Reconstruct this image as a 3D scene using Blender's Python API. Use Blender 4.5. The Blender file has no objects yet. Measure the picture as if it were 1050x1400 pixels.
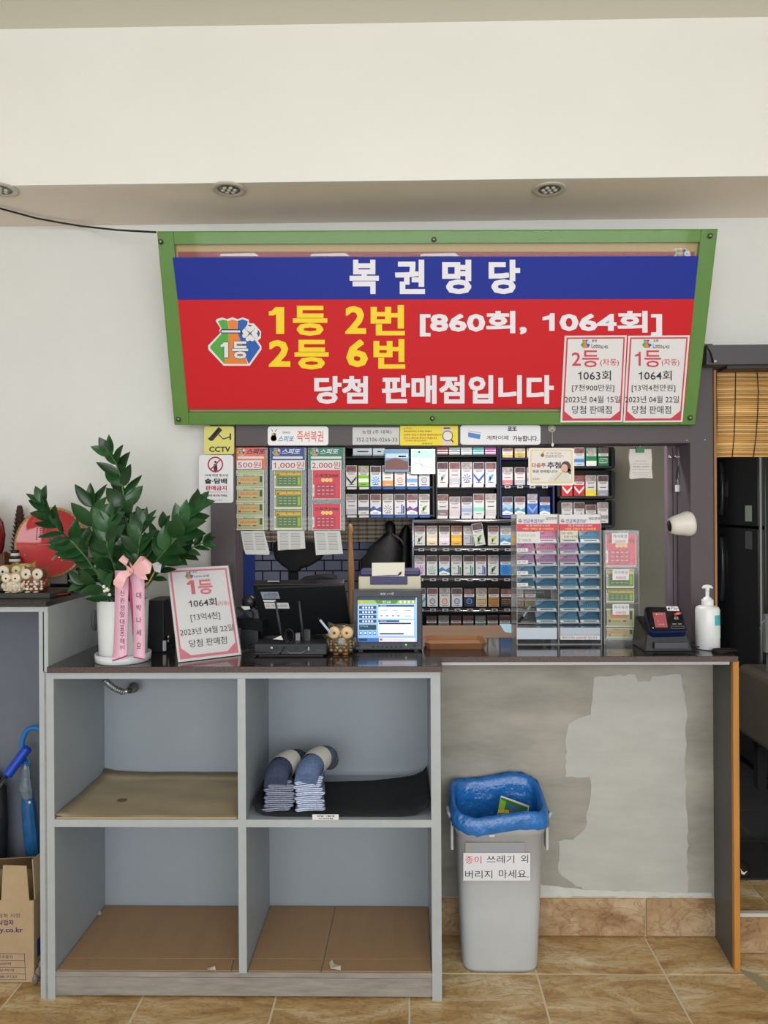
import bpy, bmesh, math, random
from mathutils import Matrix, Vector
random.seed(7)
S = bpy.context.scene
COL = S.collection
# ------------------------------------------------------------------ camera
F, CX, CY, TH, ROLL = 1000.0, 540.0, 695.0, 0.016, 0.0055
CAM = Vector((0, 0, 1.48))
fwd = Vector((-math.sin(TH), math.cos(TH), 0)); r0 = Vector((math.cos(TH), math.sin(TH), 0)); u0 = Vector((0, 0, 1))
RT = r0 * math.cos(ROLL) - u0 * math.sin(ROLL); UP = u0 * math.cos(ROLL) + r0 * math.sin(ROLL)
cd = bpy.data.cameras.new('camera'); cam = bpy.data.objects.new('camera', cd); COL.objects.link(cam)
cd.sensor_fit = 'VERTICAL'; cd.sensor_height = 36; cd.sensor_width = 27
cd.lens = F / 1400 * 36; cd.shift_x = (525 - CX) / 1400; cd.shift_y = (CY - 700) / 1400; cd.clip_start = .05
cam.matrix_world = Matrix(((RT.x, UP.x, -fwd.x, CAM.x), (RT.y, UP.y, -fwd.y, CAM.y), (RT.z, UP.z, -fwd.z, CAM.z), (0, 0, 0, 1)))
S.camera = cam
# ------------------------------------------------------------------ light
S.view_settings.view_transform = 'Standard'; S.view_settings.look = 'None'
S.view_settings.gamma = 1; S.view_settings.use_curve_mapping = False; S.view_settings.exposure = -0.27
w = bpy.data.worlds.new('sky'); S.world = w; w.use_nodes = True
w.node_tree.nodes['Background'].inputs[0].default_value = (.80, .88, 1, 1)
w.node_tree.nodes['Background'].inputs[1].default_value = 1.0
def area(name, loc, target, sx, sy, power, col=(1, 1, 1), spread=math.pi):
    l = bpy.data.lights.new(name, 'AREA'); l.shape = 'RECTANGLE'; l.size = sx; l.size_y = sy; l.energy = power; l.color = col; l.spread = spread
    o = bpy.data.objects.new(name, l); COL.objects.link(o)
    o.location = loc; o.rotation_euler = (Vector(target) - Vector(loc)).to_track_quat('-Z', 'Y').to_euler(); return o
area('daylight_shop_window', (0.3, -2.9, 1.75), (0.1, 2.5, 1.25), 5.0, 2.0, 162, (.985, 1.0, 1.0))
area('ceiling_lamp_shop', (0, .4, 2.9), (0, .4, 0), 1.2, .3, 9, (1, .97, .93))
area('ceiling_lamp_inner', (.35, 3.0, 2.28), (.35, 3.25, 0), 1.1, .12, 23, (1, .93, .90))
# ------------------------------------------------------------------ helpers
def P(px, py, Y):
    d = fwd + RT * ((px - CX) / F) + UP * ((CY - py) / F)
    return CAM + d * (Y / d.y)
def PZ(px, py, z):
    d = fwd + RT * ((px - CX) / F) + UP * ((CY - py) / F)
    return CAM + d * ((z - CAM.z) / d.z)
def X(px, Y): return P(px, 695, Y).x
def Z(py, Y, px=556): return P(px, py, Y).z
def lin(c): c /= 255; return c / 12.92 if c <= .04045 else ((c + .055) / 1.055) ** 2.4
MATS = {}
def mat(rgb, rough=.5, metal=0., var=0., scale=8., bump=0., alpha=1., emit=0., coat=0., trans=0., stretch=None, name=None, ior=1.45, rnd=0., bscale=None, spec=.5):
    key = (rgb, rough, metal, var, scale, bump, alpha, emit, coat, trans, stretch, name, rnd, bscale, spec)
    if key in MATS: return MATS[key]
    m = bpy.data.materials.new(name or 'paint'); m.use_nodes = True; m.use_backface_culling = False
    nt = m.node_tree; b = nt.nodes['Principled BSDF']; L = nt.links
    c = [lin(v) for v in rgb]
    b.inputs['Base Color'].default_value = (*c, 1); b.inputs['Roughness'].default_value = rough; b.inputs['Metallic'].default_value = metal
    b.inputs['IOR'].default_value = ior; b.inputs['Specular IOR Level'].default_value = spec
    if coat: b.inputs['Coat Weight'].default_value = coat; b.inputs['Coat Roughness'].default_value = .05
    if alpha < 1: b.inputs['Alpha'].default_value = alpha
    if trans: b.inputs['Transmission Weight'].default_value = trans
    if emit: b.inputs['Emission Color'].default_value = (*c, 1); b.inputs['Emission Strength'].default_value = emit
    if var or bump or rnd:
        tc = nt.nodes.new('ShaderNodeTexCoord'); mp = nt.nodes.new('ShaderNodeMapping'); no = nt.nodes.new('ShaderNodeTexNoise')
        geo = nt.nodes.new('ShaderNodeNewGeometry')
        mp.inputs['Scale'].default_value = stretch or (1, 1, 1); no.inputs['Scale'].default_value = scale; no.inputs['Detail'].default_value = 6; no.inputs['Roughness'].default_value = .62
        L.new(geo.outputs['Position'], mp.inputs[0]); L.new(mp.outputs[0], no.inputs[0])
        if var or rnd:
            rp = nt.nodes.new('ShaderNodeMapRange'); rp.inputs['From Min'].default_value = .3; rp.inputs['From Max'].default_value = .7
            rp.inputs['To Min'].default_value = 1 - var; rp.inputs['To Max'].default_value = 1 + var
            L.new(no.outputs[0], rp.inputs['Value'])
            vm = nt.nodes.new('ShaderNodeVectorMath'); vm.operation = 'SCALE'; vm.inputs[0].default_value = c
            L.new(rp.outputs[0], vm.inputs['Scale']); last = vm
            if rnd:
                oi = nt.nodes.new('ShaderNodeObjectInfo'); r2 = nt.nodes.new('ShaderNodeMapRange')
                r2.inputs['To Min'].default_value = 1 - rnd; r2.inputs['To Max'].default_value = 1 + rnd
                v2 = nt.nodes.new('ShaderNodeVectorMath'); v2.operation = 'SCALE'
                L.new(oi.outputs['Random'], r2.inputs['Value']); L.new(vm.outputs[0], v2.inputs[0]); L.new(r2.outputs[0], v2.inputs['Scale']); last = v2
            L.new(last.outputs[0], b.inputs['Base Color'])
        if bump:
            bp = nt.nodes.new('ShaderNodeBump'); bp.inputs['Strength'].default_value = 1; bp.inputs['Distance'].default_value = bump
            n2 = no
            if bscale:
                n2 = nt.nodes.new('ShaderNodeTexNoise'); n2.inputs['Scale'].default_value = bscale; n2.inputs['Detail'].default_value = 4; L.new(mp.outputs[0], n2.inputs[0])
            L.new(n2.outputs[0], bp.inputs['Height']); L.new(bp.outputs[0], b.inputs['Normal'])
    MATS[key] = m; return m
def clear(name='acrylic', tint=(235, 240, 240), op=.10, gloss=.05, ior=1.3):
    key = (name, tint, op, gloss, ior)
    if key in MATS: return MATS[key]
    m = bpy.data.materials.new(name); m.use_nodes = True; nt = m.node_tree; nt.nodes.clear(); L = nt.links
    o = nt.nodes.new('ShaderNodeOutputMaterial'); t = nt.nodes.new('ShaderNodeBsdfTransparent'); g = nt.nodes.new('ShaderNodeBsdfGlossy'); d = nt.nodes.new('ShaderNodeBsdfDiffuse')
    g.inputs['Roughness'].default_value = gloss; d.inputs[0].default_value = (*[lin(v) for v in tint], 1)
    fr = nt.nodes.new('ShaderNodeFresnel'); fr.inputs[0].default_value = ior
    m1 = nt.nodes.new('ShaderNodeMixShader'); m2 = nt.nodes.new('ShaderNodeMixShader'); m1.inputs[0].default_value = op
    L.new(t.outputs[0], m1.inputs[1]); L.new(d.outputs[0], m1.inputs[2]); L.new(fr.outputs[0], m2.inputs[0]); L.new(m1.outputs[0], m2.inputs[1]); L.new(g.outputs[0], m2.inputs[2]); L.new(m2.outputs[0], o.inputs[0])
    MATS[key] = m; return m
WM = {}
def tag(o, label=None, cat=None, group=None, kind=None):
    if label: o['label'] = label
    if cat: o['category'] = cat
    if group: o['group'] = group
    if kind: o['kind'] = kind
    return o
def thing(name, label, cat, M=None, group=None):
    o = bpy.data.objects.new(name, None); COL.objects.link(o); o.empty_display_size = .05
    if M is None: M = Matrix()
    if isinstance(M, Vector): M = Matrix.Translation(M)
    o.matrix_world = M; WM[o.name] = M
    return tag(o, label, cat, group)
def smooth(pts, n=5):
    pts = [Vector(p) for p in pts]; o = []
    for i in range(len(pts) - 1):
        p0, p1, p2, p3 = pts[max(i - 1, 0)], pts[i], pts[i + 1], pts[min(i + 2, len(pts) - 1)]
        for k in range(n): t = k / n; o.append(.5 * ((2 * p1) + (p2 - p0) * t + (2 * p0 - 5 * p1 + 4 * p2 - p3) * t * t + (3 * p1 - p0 - 3 * p2 + p3) * t ** 3))
    return o + [pts[-1]]
class MB:
    """collects shapes in a frame M, then links them as ONE mesh object"""
    def __init__(s, M=None): s.M = M or Matrix(); s.v = []; s.f = []; s.mi = []; s.sm = []; s.mats = []
    def _m(s, m):
        if m not in s.mats: s.mats.append(m)
        return s.mats.index(m)
    def add(s, vs, fs, m, smooth=False):
        n = len(s.v); s.v += [s.M @ Vector(v) for v in vs]; i = s._m(m)
        for f in fs: s.f.append([n + k for k in f]); s.mi.append(i); s.sm.append(smooth)
        return s
    def box(s, a, b, m):
        x0, x1 = sorted((a[0], b[0])); y0, y1 = sorted((a[1], b[1])); z0, z1 = sorted((a[2], b[2]))
        return s.add([(x0, y0, z0), (x1, y0, z0), (x1, y1, z0), (x0, y1, z0), (x0, y0, z1), (x1, y0, z1), (x1, y1, z1), (x0, y1, z1)],
                     [(0, 3, 2, 1), (4, 5, 6, 7), (0, 1, 5, 4), (1, 2, 6, 5), (2, 3, 7, 6), (3, 0, 4, 7)], m)
    def pb(s, px0, py0, px1, py1, Y, dep, m):
        """box whose front face covers these photo coordinates at depth Y"""
        a = P(px0, py1, Y); b = P(px1, py0, Y); c = P(px0, py0, Y); d = P(px1, py1, Y)
        return s.box(((a.x + c.x) / 2, Y, (a.z + d.z) / 2), ((b.x + d.x) / 2, Y + dep, (b.z + c.z) / 2), m)
    def slab(s, q, off, m):
        """q: polygon (ccw seen from front), extruded by vector off"""
        n = len(q); off = Vector(off); q = [Vector(p) for p in q]
        return s.add([*q, *[p + off for p in q]], [tuple(range(n)), tuple(range(2 * n - 1, n - 1, -1))] + [(i, (i + n), (i + 1) % n + n, (i + 1) % n) for i in range(n)], m)
    def tube(s, pts, r, m, seg=8, cap=True, flat=1.):
        pts = [Vector(p) for p in pts]; n = len(pts); rs = r if isinstance(r, (list, tuple)) else [r] * n
        vs = []; t0 = (pts[1] - pts[0]).normalized(); a = t0.orthogonal().normalized()
        for i, p in enumerate(pts):
            t = (pts[min(i + 1, n - 1)] - pts[max(i - 1, 0)]).normalized(); a = (a - t * a.dot(t)).normalized(); b = t.cross(a)
            for k in range(seg):
                an = 2 * math.pi * k / seg; vs.append(p + a * (math.cos(an) * rs[i]) + b * (math.sin(an) * rs[i] * flat))
        fs = [(i * seg + k, i * seg + (k + 1) % seg, (i + 1) * seg + (k + 1) % seg, (i + 1) * seg + k) for i in range(n - 1) for k in range(seg)]
        s.add(vs, fs, m, True)
        if cap:
            s.add(vs[:seg], [tuple(range(seg - 1, -1, -1))], m); s.add(vs[-seg:], [tuple(range(seg))], m)
        return s
    def lathe(s, c, prof, m, seg=24, ax='z', sx=1., sy=1., cap=True):
        c = Vector(c); vs = []
        for r, h in prof:
            for k in range(seg):
                an = 2 * math.pi * k / seg; a, b = r * math.cos(an) * sx, r * math.sin(an) * sy
                v = {'z': (a, b, h), 'y': (a, h, b), 'x': (h, a, b)}[ax]; vs.append(c + Vector(v))
        n = len(prof)
        s.add(vs, [(i * seg + k, i * seg + (k + 1) % seg, (i + 1) * seg + (k + 1) % seg, (i + 1) * seg + k) for i in range(n - 1) for k in range(seg)], m, True)
        if cap:
            if prof[0][0] > 1e-5: s.add(vs[:seg], [tuple(range(seg - 1, -1, -1))], m)
            if prof[-1][0] > 1e-5: s.add(vs[-seg:], [tuple(range(seg))], m)
        return s
    def loft(s, loops, m, cap=(True, True), smooth=True):
        n = len(loops[0]); vs = [p for l in loops for p in l]
        s.add(vs, [(i * n + k, i * n + (k + 1) % n, (i + 1) * n + (k + 1) % n, (i + 1) * n + k) for i in range(len(loops) - 1) for k in range(n)], m, smooth)
        if cap[0]: s.add(loops[0], [tuple(range(n - 1, -1, -1))], m)
        if cap[1]: s.add(loops[-1], [tuple(range(n))], m)
        return s
    def ball(s, c, r, m, seg=14, rings=9):
        rx, ry, rz = r if isinstance(r, (tuple, list)) else (r, r, r)
        return s.lathe(c, [(math.sin(math.pi * i / rings), -math.cos(math.pi * i / rings) * rz) for i in range(rings + 1)], m, seg, 'z', rx, ry, False)
    def build(s, name, parent=None, bevel=0., kind=None, label=None, seg=2):
        me = bpy.data.meshes.new(name); inv = WM[parent.name].inverted() if parent else Matrix()
        me.from_pydata([inv @ v for v in s.v], [], s.f)
        for m in s.mats: me.materials.append(m)
        me.polygons.foreach_set('material_index', s.mi); me.polygons.foreach_set('use_smooth', s.sm); me.update()
        bm = bmesh.new(); bm.from_mesh(me); bmesh.ops.remove_doubles(bm, verts=bm.verts, dist=1e-6); 
        if len(bm.faces) < 4000 and name not in NOFIX: bmesh.ops.recalc_face_normals(bm, faces=bm.faces)
        bm.to_mesh(me); bm.free()
        o = bpy.data.objects.new(name, me); COL.objects.link(o); o.parent = parent
        WM[o.name] = WM[parent.name] if parent else Matrix()
        if bevel:
            b = o.modifiers.new('bevel', 'BEVEL'); b.width = bevel; b.segments = seg; b.limit_method = 'ANGLE'; b.angle_limit = math.radians(40)
        if kind: o['kind'] = kind
        if label: o['label'] = label
        return o
NOFIX = {'print', 'lettering', 'screen_image'}
def frame(o, right, up):
    """matrix of a flat thing: local x to the right, z up, y away from the viewer"""
    r = Vector(right).normalized(); u = Vector(up); u = (u - r * u.dot(r)).normalized(); n = u.cross(r) * -1
    n = r.cross(u) * -1
    return Matrix(((r.x, n.x, u.x, o[0]), (r.y, n.y, u.y, o[1]), (r.z, n.z, u.z, o[2]), (0, 0, 0, 1)))
def pixmap(M, d=0.):
    inv = M.inverted(); n = M.to_3x3() @ Vector((0, 1, 0)); o = M.to_translation() + n * d
    def f(px, py):
        r = fwd + RT * ((px - CX) / F) + UP * ((CY - py) / F); t = (o - CAM).dot(n) / r.dot(n); q = inv @ (CAM + r * t); return q.x, q.z
    return f
TX = {}; CH = {}
def glyph(ch, bold, shear):
    """one character: verts, faces, x0, x1, advance"""
    k = (ch, bold, shear)
    if k in CH: return CH[k]
    if ch == '1':
        w_ = .085 + 2 * bold; x = .30; sh = lambda p: (p[0] + shear * p[1], p[1])
        vs = [sh(p) for p in ((x - w_ / 2, -bold), (x + w_ / 2, -bold), (x + w_ / 2, .72 + bold), (x - w_ * .3, .72 + bold), (x - w_ / 2, .64), (.08 - bold, .575 - bold), (.08 - bold, .575 - bold - w_ * .9), (x - w_ / 2, .64 - w_ * 1.15))]
        CH[k] = (vs, [(0, 1, 2, 3, 4, 7), (7, 4, 3, 5, 6)][:1] + [(4, 5, 6, 7)], .08 - bold, x + w_ / 2, .50); return CH[k]
    def mk(t):
        c = bpy.data.curves.new('t', 'FONT'); c.body = t; c.size = 1; c.offset = bold; c.shear = shear; c.resolution_u = 2; c.fill_mode = 'FRONT'
        o = bpy.data.objects.new('t', c); me = o.to_mesh(); vs = [(v.co.x, v.co.y) for v in me.vertices]; fs = [tuple(p.vertices) for p in me.polygons]
        o.to_mesh_clear(); bpy.data.objects.remove(o); bpy.data.curves.remove(c); return vs, fs
    vs, fs = mk(ch)
    if not vs: CH[k] = ([], [], 0, 0, .26); return CH[k]
    x0 = min(v[0] for v in vs); x1 = max(v[0] for v in vs); v2, _ = mk(ch + ch); CH[k] = (vs, fs, x0, x1, max(v[0] for v in v2) - x1); return CH[k]
def glyphs(s, bold=0., shear=0.):
    k = (s, bold, shear)
    if k in TX: return TX[k]
    V = []; Fc = []; pen = 0
    for ch in s:
        vs, fs, x0, x1, adv = glyph(ch, bold, shear); n = len(V); V += [(x + pen, y) for x, y in vs]; Fc += [tuple(n + i for i in f) for f in fs]; pen += adv
    if not V: TX[k] = ([], [], 1, 1); return TX[k]
    x0 = min(v[0] for v in V); x1 = max(v[0] for v in V); y0 = min(v[1] for v in V); y1 = max(v[1] for v in V)
    TX[k] = ([((x - x0) / max(x1 - x0, 1e-6), (y - y0) / max(y1 - y0, 1e-6)) for x, y in V], Fc, x1 - x0, y1 - y0); return TX[k]
class Flat:
    """flat print: shapes given in photo coordinates or local ones through map m, laid in thin layers in front of a board"""
    def __init__(s, M, y=0., m=None, step=.0003): s.mb = MB(M); s.m = m or pixmap(M); s.y = y; s.k = 0; s.step = step
    def lift(s, n=1): s.k += n; return s
    @property
    def yy(s): return s.y - s.step * (s.k + 1)
    def poly(s, pts, m):
        q = [s.m(*p) for p in pts]; ar = sum(q[i][0] * q[(i + 1) % len(q)][1] - q[(i + 1) % len(q)][0] * q[i][1] for i in range(len(q)))
        if ar < 0: q = q[::-1]
        s.mb.add([(x, s.yy, z) for x, z in q], [tuple(range(len(q)))], m); return s
    def rect(s, a, b, c, d, m): return s.poly([(a, b), (c, b), (c, d), (a, d)], m)
    def line(s, a, b, c, d, w, m):
        dx, dy = c - a, d - b; l = math.hypot(dx, dy) or 1; nx, ny = -dy / l * w / 2, dx / l * w / 2
        return s.poly([(a + nx, b + ny), (c + nx, d + ny), (c - nx, d - ny), (a - nx, b - ny)], m)
    def box(s, a, b, c, d, w, m):
        s.rect(a, b, c, b + w, m); s.rect(a, d - w, c, d, m); s.rect(a, b, a + w, d, m); s.rect(c - w, b, c, d, m); return s
    def disc(s, x, y, r, m, ry=None, n=18): return s.poly([(x + r * math.cos(2 * math.pi * k / n), y + (ry or r) * math.sin(2 * math.pi * k / n)) for k in range(n)], m)
    def ring(s, x, y, r, w, m, n=24, asp=1.):
        for k in range(n):
            if asp != 1.:
                a, b = 2 * math.pi * k / n, 2 * math.pi * (k + 1) / n; r2 = r - w; s.poly([(x + r * math.cos(a), y + r * asp * math.sin(a)), (x + r * math.cos(b), y + r * asp * math.sin(b)), (x + r2 * math.cos(b), y + r2 * asp * math.sin(b)), (x + r2 * math.cos(a), y + r2 * asp * math.sin(a))], m); continue
            a, b = 2 * math.pi * k / n, 2 * math.pi * (k + 1) / n
            s.poly([(x + r * math.cos(a), y + r * math.sin(a)), (x + r * math.cos(b), y + r * math.sin(b)), (x + (r - w) * math.cos(b), y + (r - w) * math.sin(b)), (x + (r - w) * math.cos(a), y + (r - w) * math.sin(a))], m)
        return s
    def text(s, t, a, b, c, d, m, bold=0., shear=0.):
        """(a, b) top left, (c, d) bottom right of the inked box"""
        if t == '1' and bold > .02:
            g = lambda pts: s.poly([(a + u * (c - a), b + v * (d - b)) for u, v in pts], m)
            g([(.42, 0), (1, 0), (1, 1), (.47, 1), (.47, .27)]); g([(.42, 0), (.47, .27), (.30, .31), (0, .31), (0, .16), (.2, .13)]); return s
        if bold > .02:
            k = (bold - .012) * abs(d - b); a += k; c -= k; b += k; d -= k
            k0 = s.k
            for dx, dy in ((-k, -k), (k, -k), (-k, k), (k, k)): s.text(t, a + dx, b + dy, c + dx, d + dy, m, .014, shear); s.k += .12
            s.k = k0; return s
        vs, fs, w_, h_ = glyphs(t, bold, shear)
        q = [s.m(a + u * (c - a), d + v * (b - d)) for u, v in vs]
        s.mb.add([(x, s.yy, z) for x, z in q], fs, m); return s
    def build(s, name, parent, label=None): return s.mb.build(name, parent, label=label)
# palette
WHITE = mat((226, 226, 228), .45); PAPER = mat((224, 223, 226), .6); BLACK = mat((20, 20, 22), .45); INK = mat((38, 38, 44), .6)
RED = mat((190, 40, 52), .45); INKRED = mat((180, 30, 45), .5); GREY = mat((120, 122, 128), .5); STEEL = mat((170, 170, 172), .25, 1.); DARKPL = mat((30, 32, 36), .4)
ACR = clear()
def ell(c, rx, ry, n=18, p=2.):
    o = []
    for k in range(n):
        a = 2 * math.pi * k / n; ca, sa = math.cos(a), math.sin(a); o.append(Vector((c[0] + rx * math.copysign(abs(ca) ** (2 / p), ca), c[1] + ry * math.copysign(abs(sa) ** (2 / p), sa), c[2])))
    return o
def lottery_bag(fl, x, y, w_, text=None, simple=False):
    """money bag emblem with a clover knot, centre x y, width w_ in map units (y down)"""
    k = w_ / 800.; f = lambda pts: [(x + (a - 505) * k, y + (b - 520) * k) for a, b in pts]
    fl.poly(f([(220, 210), (240, 180), (320, 160), (390, 185), (470, 155), (550, 185), (625, 158), (715, 190), (720, 245), (790, 250), (850, 310), (900, 370), (895, 470), (850, 505), (905, 590), (905, 640), (730, 882), (340, 882), (110, 640), (105, 580), (290, 390), (270, 350), (295, 325)]), WHITE); fl.lift()
    fl.poly(f([(255, 215), (325, 190), (395, 205), (415, 330), (410, 500), (350, 855), (135, 615), (140, 590), (310, 400), (310, 330)]), mat((80, 165, 60), .45))
    fl.poly(f([(400, 215), (470, 190), (545, 210), (540, 330), (560, 420), (700, 855), (352, 855), (410, 500), (418, 330)]), mat((228, 130, 50), .45))
    fl.poly(f([(550, 210), (625, 185), (700, 215), (690, 270), (640, 340), (700, 480), (810, 500), (880, 600), (880, 620), (715, 855), (690, 800), (560, 420), (545, 330)]), mat((30, 90, 180), .45)); fl.lift()
    nav = mat((35, 60, 120), .45)
    fl.poly(f([(290, 350), (305, 333), (600, 333), (600, 398), (305, 398), (290, 382)]), nav)
    for dx, dy in ((0, 0), (-75, 0), (75, 0), (0, -65), (0, 65)): fl.poly(f([(735 + dx + 72 * math.cos(a * .6283), 398 + dy + 66 * math.sin(a * .6283)) for a in range(10)]), nav)
    fl.lift(); fl.poly(f([(308, 352), (588, 352), (588, 382), (308, 382)]), WHITE)
    for i in range(4):
        ca, sa = math.cos(i * math.pi / 2), math.sin(i * math.pi / 2)
        fl.poly(f([(735 + u * ca - v * sa, 398 + u * sa + v * ca) for u, v in ((0, -12), (-62, -62), (-66, -98), (-40, -118), (-12, -112), (0, -98), (12, -112), (40, -118), (66, -98), (62, -62))]), WHITE)
    fl.lift()
    if text:
        for dx, dy in ((-8, 0), (8, 0), (0, -8), (0, 8)):
            a, b = f([(295 + dx, 530 + dy), (412 + dx, 755 + dy)]); fl.text(text[0], a[0], a[1], b[0], b[1], nav, .03)
            a, b = f([(470 + dx, 515 + dy), (708 + dx, 775 + dy)]); fl.text(text[1], a[0], a[1], b[0], b[1], nav, .03)
            fl.lift()
        a, b = f([(295, 530), (412, 755)]); fl.text(text[0], a[0], a[1], b[0], b[1], WHITE, .03)
        a, b = f([(470, 515), (708, 775)]); fl.text(text[1], a[0], a[1], b[0], b[1], WHITE, .03)
    fl.lift()
# ------------------------------------------------------------------ the setting
YF, YB, YW = 2.20, 2.57, 2.62           # cabinet front, cubby back, wall
ZC = 1.007                              # counter top
ZR = .136; ZI = .1365                    # step behind the counter, raised inner floor
def struct(name, mb, **k): return tag(mb.build(name, **k), kind='structure')
cream = mat((234, 233, 228), .8, var=.02, scale=2); wallp = mat((222, 223, 221), .75, var=.02, scale=3, bump=.0006, bscale=180)
soff = mat((240, 228, 216), .8, var=.05, scale=1.5)
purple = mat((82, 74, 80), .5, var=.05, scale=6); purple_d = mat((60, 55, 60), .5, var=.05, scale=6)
ZS = 1.48 + 1.026
b = MB(); b.box((-3.2, -3.2, 3.0), (3.2, 2.29, 3.1), mat((222, 219, 206), .85)); struct('ceiling', b)
b = MB(); b.box((-3.2, 2.29, ZS), (3.2, 2.31, 3.1), cream); b.box((-3.2, 2.3101, ZS), (3.2, YW + .1, ZS + .02), soff); struct('trim_1', b)
xl = X(288, YW); xd = X(976, YW)
b = MB(); b.box((-3.2, YW, 0), (xl, YW + .12, ZS), wallp); b.box((xl, YW, Z(560, YW)), (xd, YW + .12, ZS), wallp); b.box((xd, YW, Z(490, YW)), (3.2, YW + .12, ZS), wallp); struct('wall_back', b)
sw = mat((214, 212, 205), .8)
b = MB(); b.box((-3.3, -3.2, 0), (-3.2, 5, 3.1), sw); struct('wall_left', b)
b = MB(); b.box((3.2, -3.2, 0), (3.3, 5, 3.1), sw); struct('wall_right', b)
b = MB(); b.box((-3.3, -3.3, 0), (3.3, -3.2, .7), sw); b.box((-3.3, -3.3, 2.8), (3.3, -3.2, 3.1), sw); struct('wall_front', b)
# stone tile material
def stone(name, c1, c2, c3, rough=.28, seed=0, dark=1.):
    m = bpy.data.materials.new(name); m.use_nodes = True; nt = m.node_tree; L = nt.links; bs = nt.nodes['Principled BSDF']; bs.inputs['Roughness'].default_value = rough
    g = nt.nodes.new('ShaderNodeNewGeometry'); oi = nt.nodes.new('ShaderNodeObjectInfo'); ad = nt.nodes.new('ShaderNodeVectorMath'); ad.operation = 'MULTIPLY_ADD'
    ad.inputs[1].default_value = (1, 1, 1)
    sc = nt.nodes.new('ShaderNodeVectorMath'); sc.operation = 'SCALE'; sc.inputs[0].default_value = (7, 5, 9); L.new(oi.outputs['Random'], sc.inputs['Scale'])
    L.new(g.outputs['Position'], ad.inputs[0]); L.new(sc.outputs[0], ad.inputs[2])
    mp = nt.nodes.new('ShaderNodeMapping'); mp.inputs['Rotation'].default_value = (.5, .9, .7); mp.inputs['Scale'].default_value = (1, 3.2, 1.6); L.new(ad.outputs[0], mp.inputs[0])
    n1 = nt.nodes.new('ShaderNodeTexNoise'); n1.inputs['Scale'].default_value = 3.2; n1.inputs['Detail'].default_value = 9; n1.inputs['Roughness'].default_value = .68; n1.inputs['Distortion'].default_value = 1.1; L.new(mp.outputs[0], n1.inputs[0])
    n2 = nt.nodes.new('ShaderNodeTexNoise'); n2.inputs['Scale'].default_value = 9; n2.inputs['Detail'].default_value = 8; n2.inputs['Distortion'].default_value = 2.5; L.new(mp.outputs[0], n2.inputs[0])
    cr = nt.nodes.new('ShaderNodeValToRGB'); e = cr.color_ramp.elements; e[0].position = .32; e[0].color = (*[lin(v) * dark for v in c1], 1); e[1].position = .7; e[1].color = (*[lin(v) * dark for v in c3], 1)
    k = e.new(.5); k.color = (*[lin(v) * dark for v in c2], 1); L.new(n1.outputs[0], cr.inputs[0])
    c2r = nt.nodes.new('ShaderNodeValToRGB'); e = c2r.color_ramp.elements; e[0].position = .47; e[0].color = (1, 1, 1, 1); e[1].position = .56; e[1].color = (1, 1, 1, 1); q = e.new(.505); q.color = (.62, .55, .48, 1); L.new(n2.outputs[0], c2r.inputs[0])
    mx = nt.nodes.new('ShaderNodeMix'); mx.data_type = 'RGBA'; mx.blend_type = 'MULTIPLY'; mx.inputs[0].default_value = .8; L.new(cr.outputs[0], mx.inputs[6]); L.new(c2r.outputs[0], mx.inputs[7]); L.new(mx.outputs[2], bs.inputs['Base Color'])
    bp = nt.nodes.new('ShaderNodeBump'); bp.inputs['Distance'].default_value = .0015; bp.inputs['Strength'].default_value = .6; L.new(n2.outputs[0], bp.inputs['Height']); L.new(bp.outputs[0], bs.inputs['Normal'])
    return m
tile_m = stone('floor_stone', (150, 112, 66), (196, 164, 114), (230, 216, 186)); skirt_m = stone('skirting_stone', (140, 108, 78), (176, 146, 112), (206, 188, 160), .35)
grout = mat((214, 202, 180), .8)
b = MB(); b.box((-3.2, -3.2, -.1), (3.2, 2.7, -.0015), grout); floor = struct('floor', b)
T = .405; G = .003
def piece(name, parent, x0, y0, z0, x1, y1, z1, m, bev=.0015):
    b = MB(); b.box((x0, y0, z0), (x1, y1, z1), m); return b.build(name, parent, bevel=bev, seg=1)
first = None
for j in range(-3, 2):
    for i in range(-4, 4):
        y0 = 2.327 + j * T; 
        if y0 + T < .9: continue
        y1 = min(y0 + T, 2.545)
        if first is None or y1 - y0 < T - .01:
            piece('tile', floor, i * T + G, y0 + G, -.006, (i + 1) * T - G, y1 - G, 0, tile_m)
        else:
            piece('tile', floor, i * T + G, y0 + G, -.006, (i + 1) * T - G, y1 - G, 0, tile_m)
# plaster wall under the right counter, recessed
def plaster_mat(name, a, bcol, k, rough=.75):
    m = mat(a, rough, var=.24, scale=2.4, bump=.0012, stretch=(1, 1, 3.2), bscale=14, name=name); return m
pl = plaster_mat('rough_plaster', (160, 157, 149), 0, 0); pl2 = mat((186, 187, 183), .7, var=.07, scale=5, bump=.0008, stretch=(1, 1, 3), bscale=16, name='skim_plaster'); pl3 = mat((206, 207, 204), .7, var=.08, scale=20)
YP = 2.54; XR1 = X(600.5, YF)
b = MB(); b.box((XR1 + .001, YP, 0), (1.075, YP + .1, ZC - .02), pl); wc = struct('wall_counter', b)
M = Matrix.Translation((0, YP, 0)); pm = pixmap(M)
def blob(pts, n=3, amp=1.6):
    out = []
    for i, (x, y) in enumerate(pts):
        x2, y2 = pts[(i + 1) % len(pts)]; d = math.hypot(x2 - x, y2 - y); k = max(1, int(d / 7))
        for j in range(k):
            t = j / k; out.append((x + (x2 - x) * t + random.uniform(-amp, amp) * (j > 0), y + (y2 - y) * t + random.uniform(-amp, amp) * (j > 0)))
    return out
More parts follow.
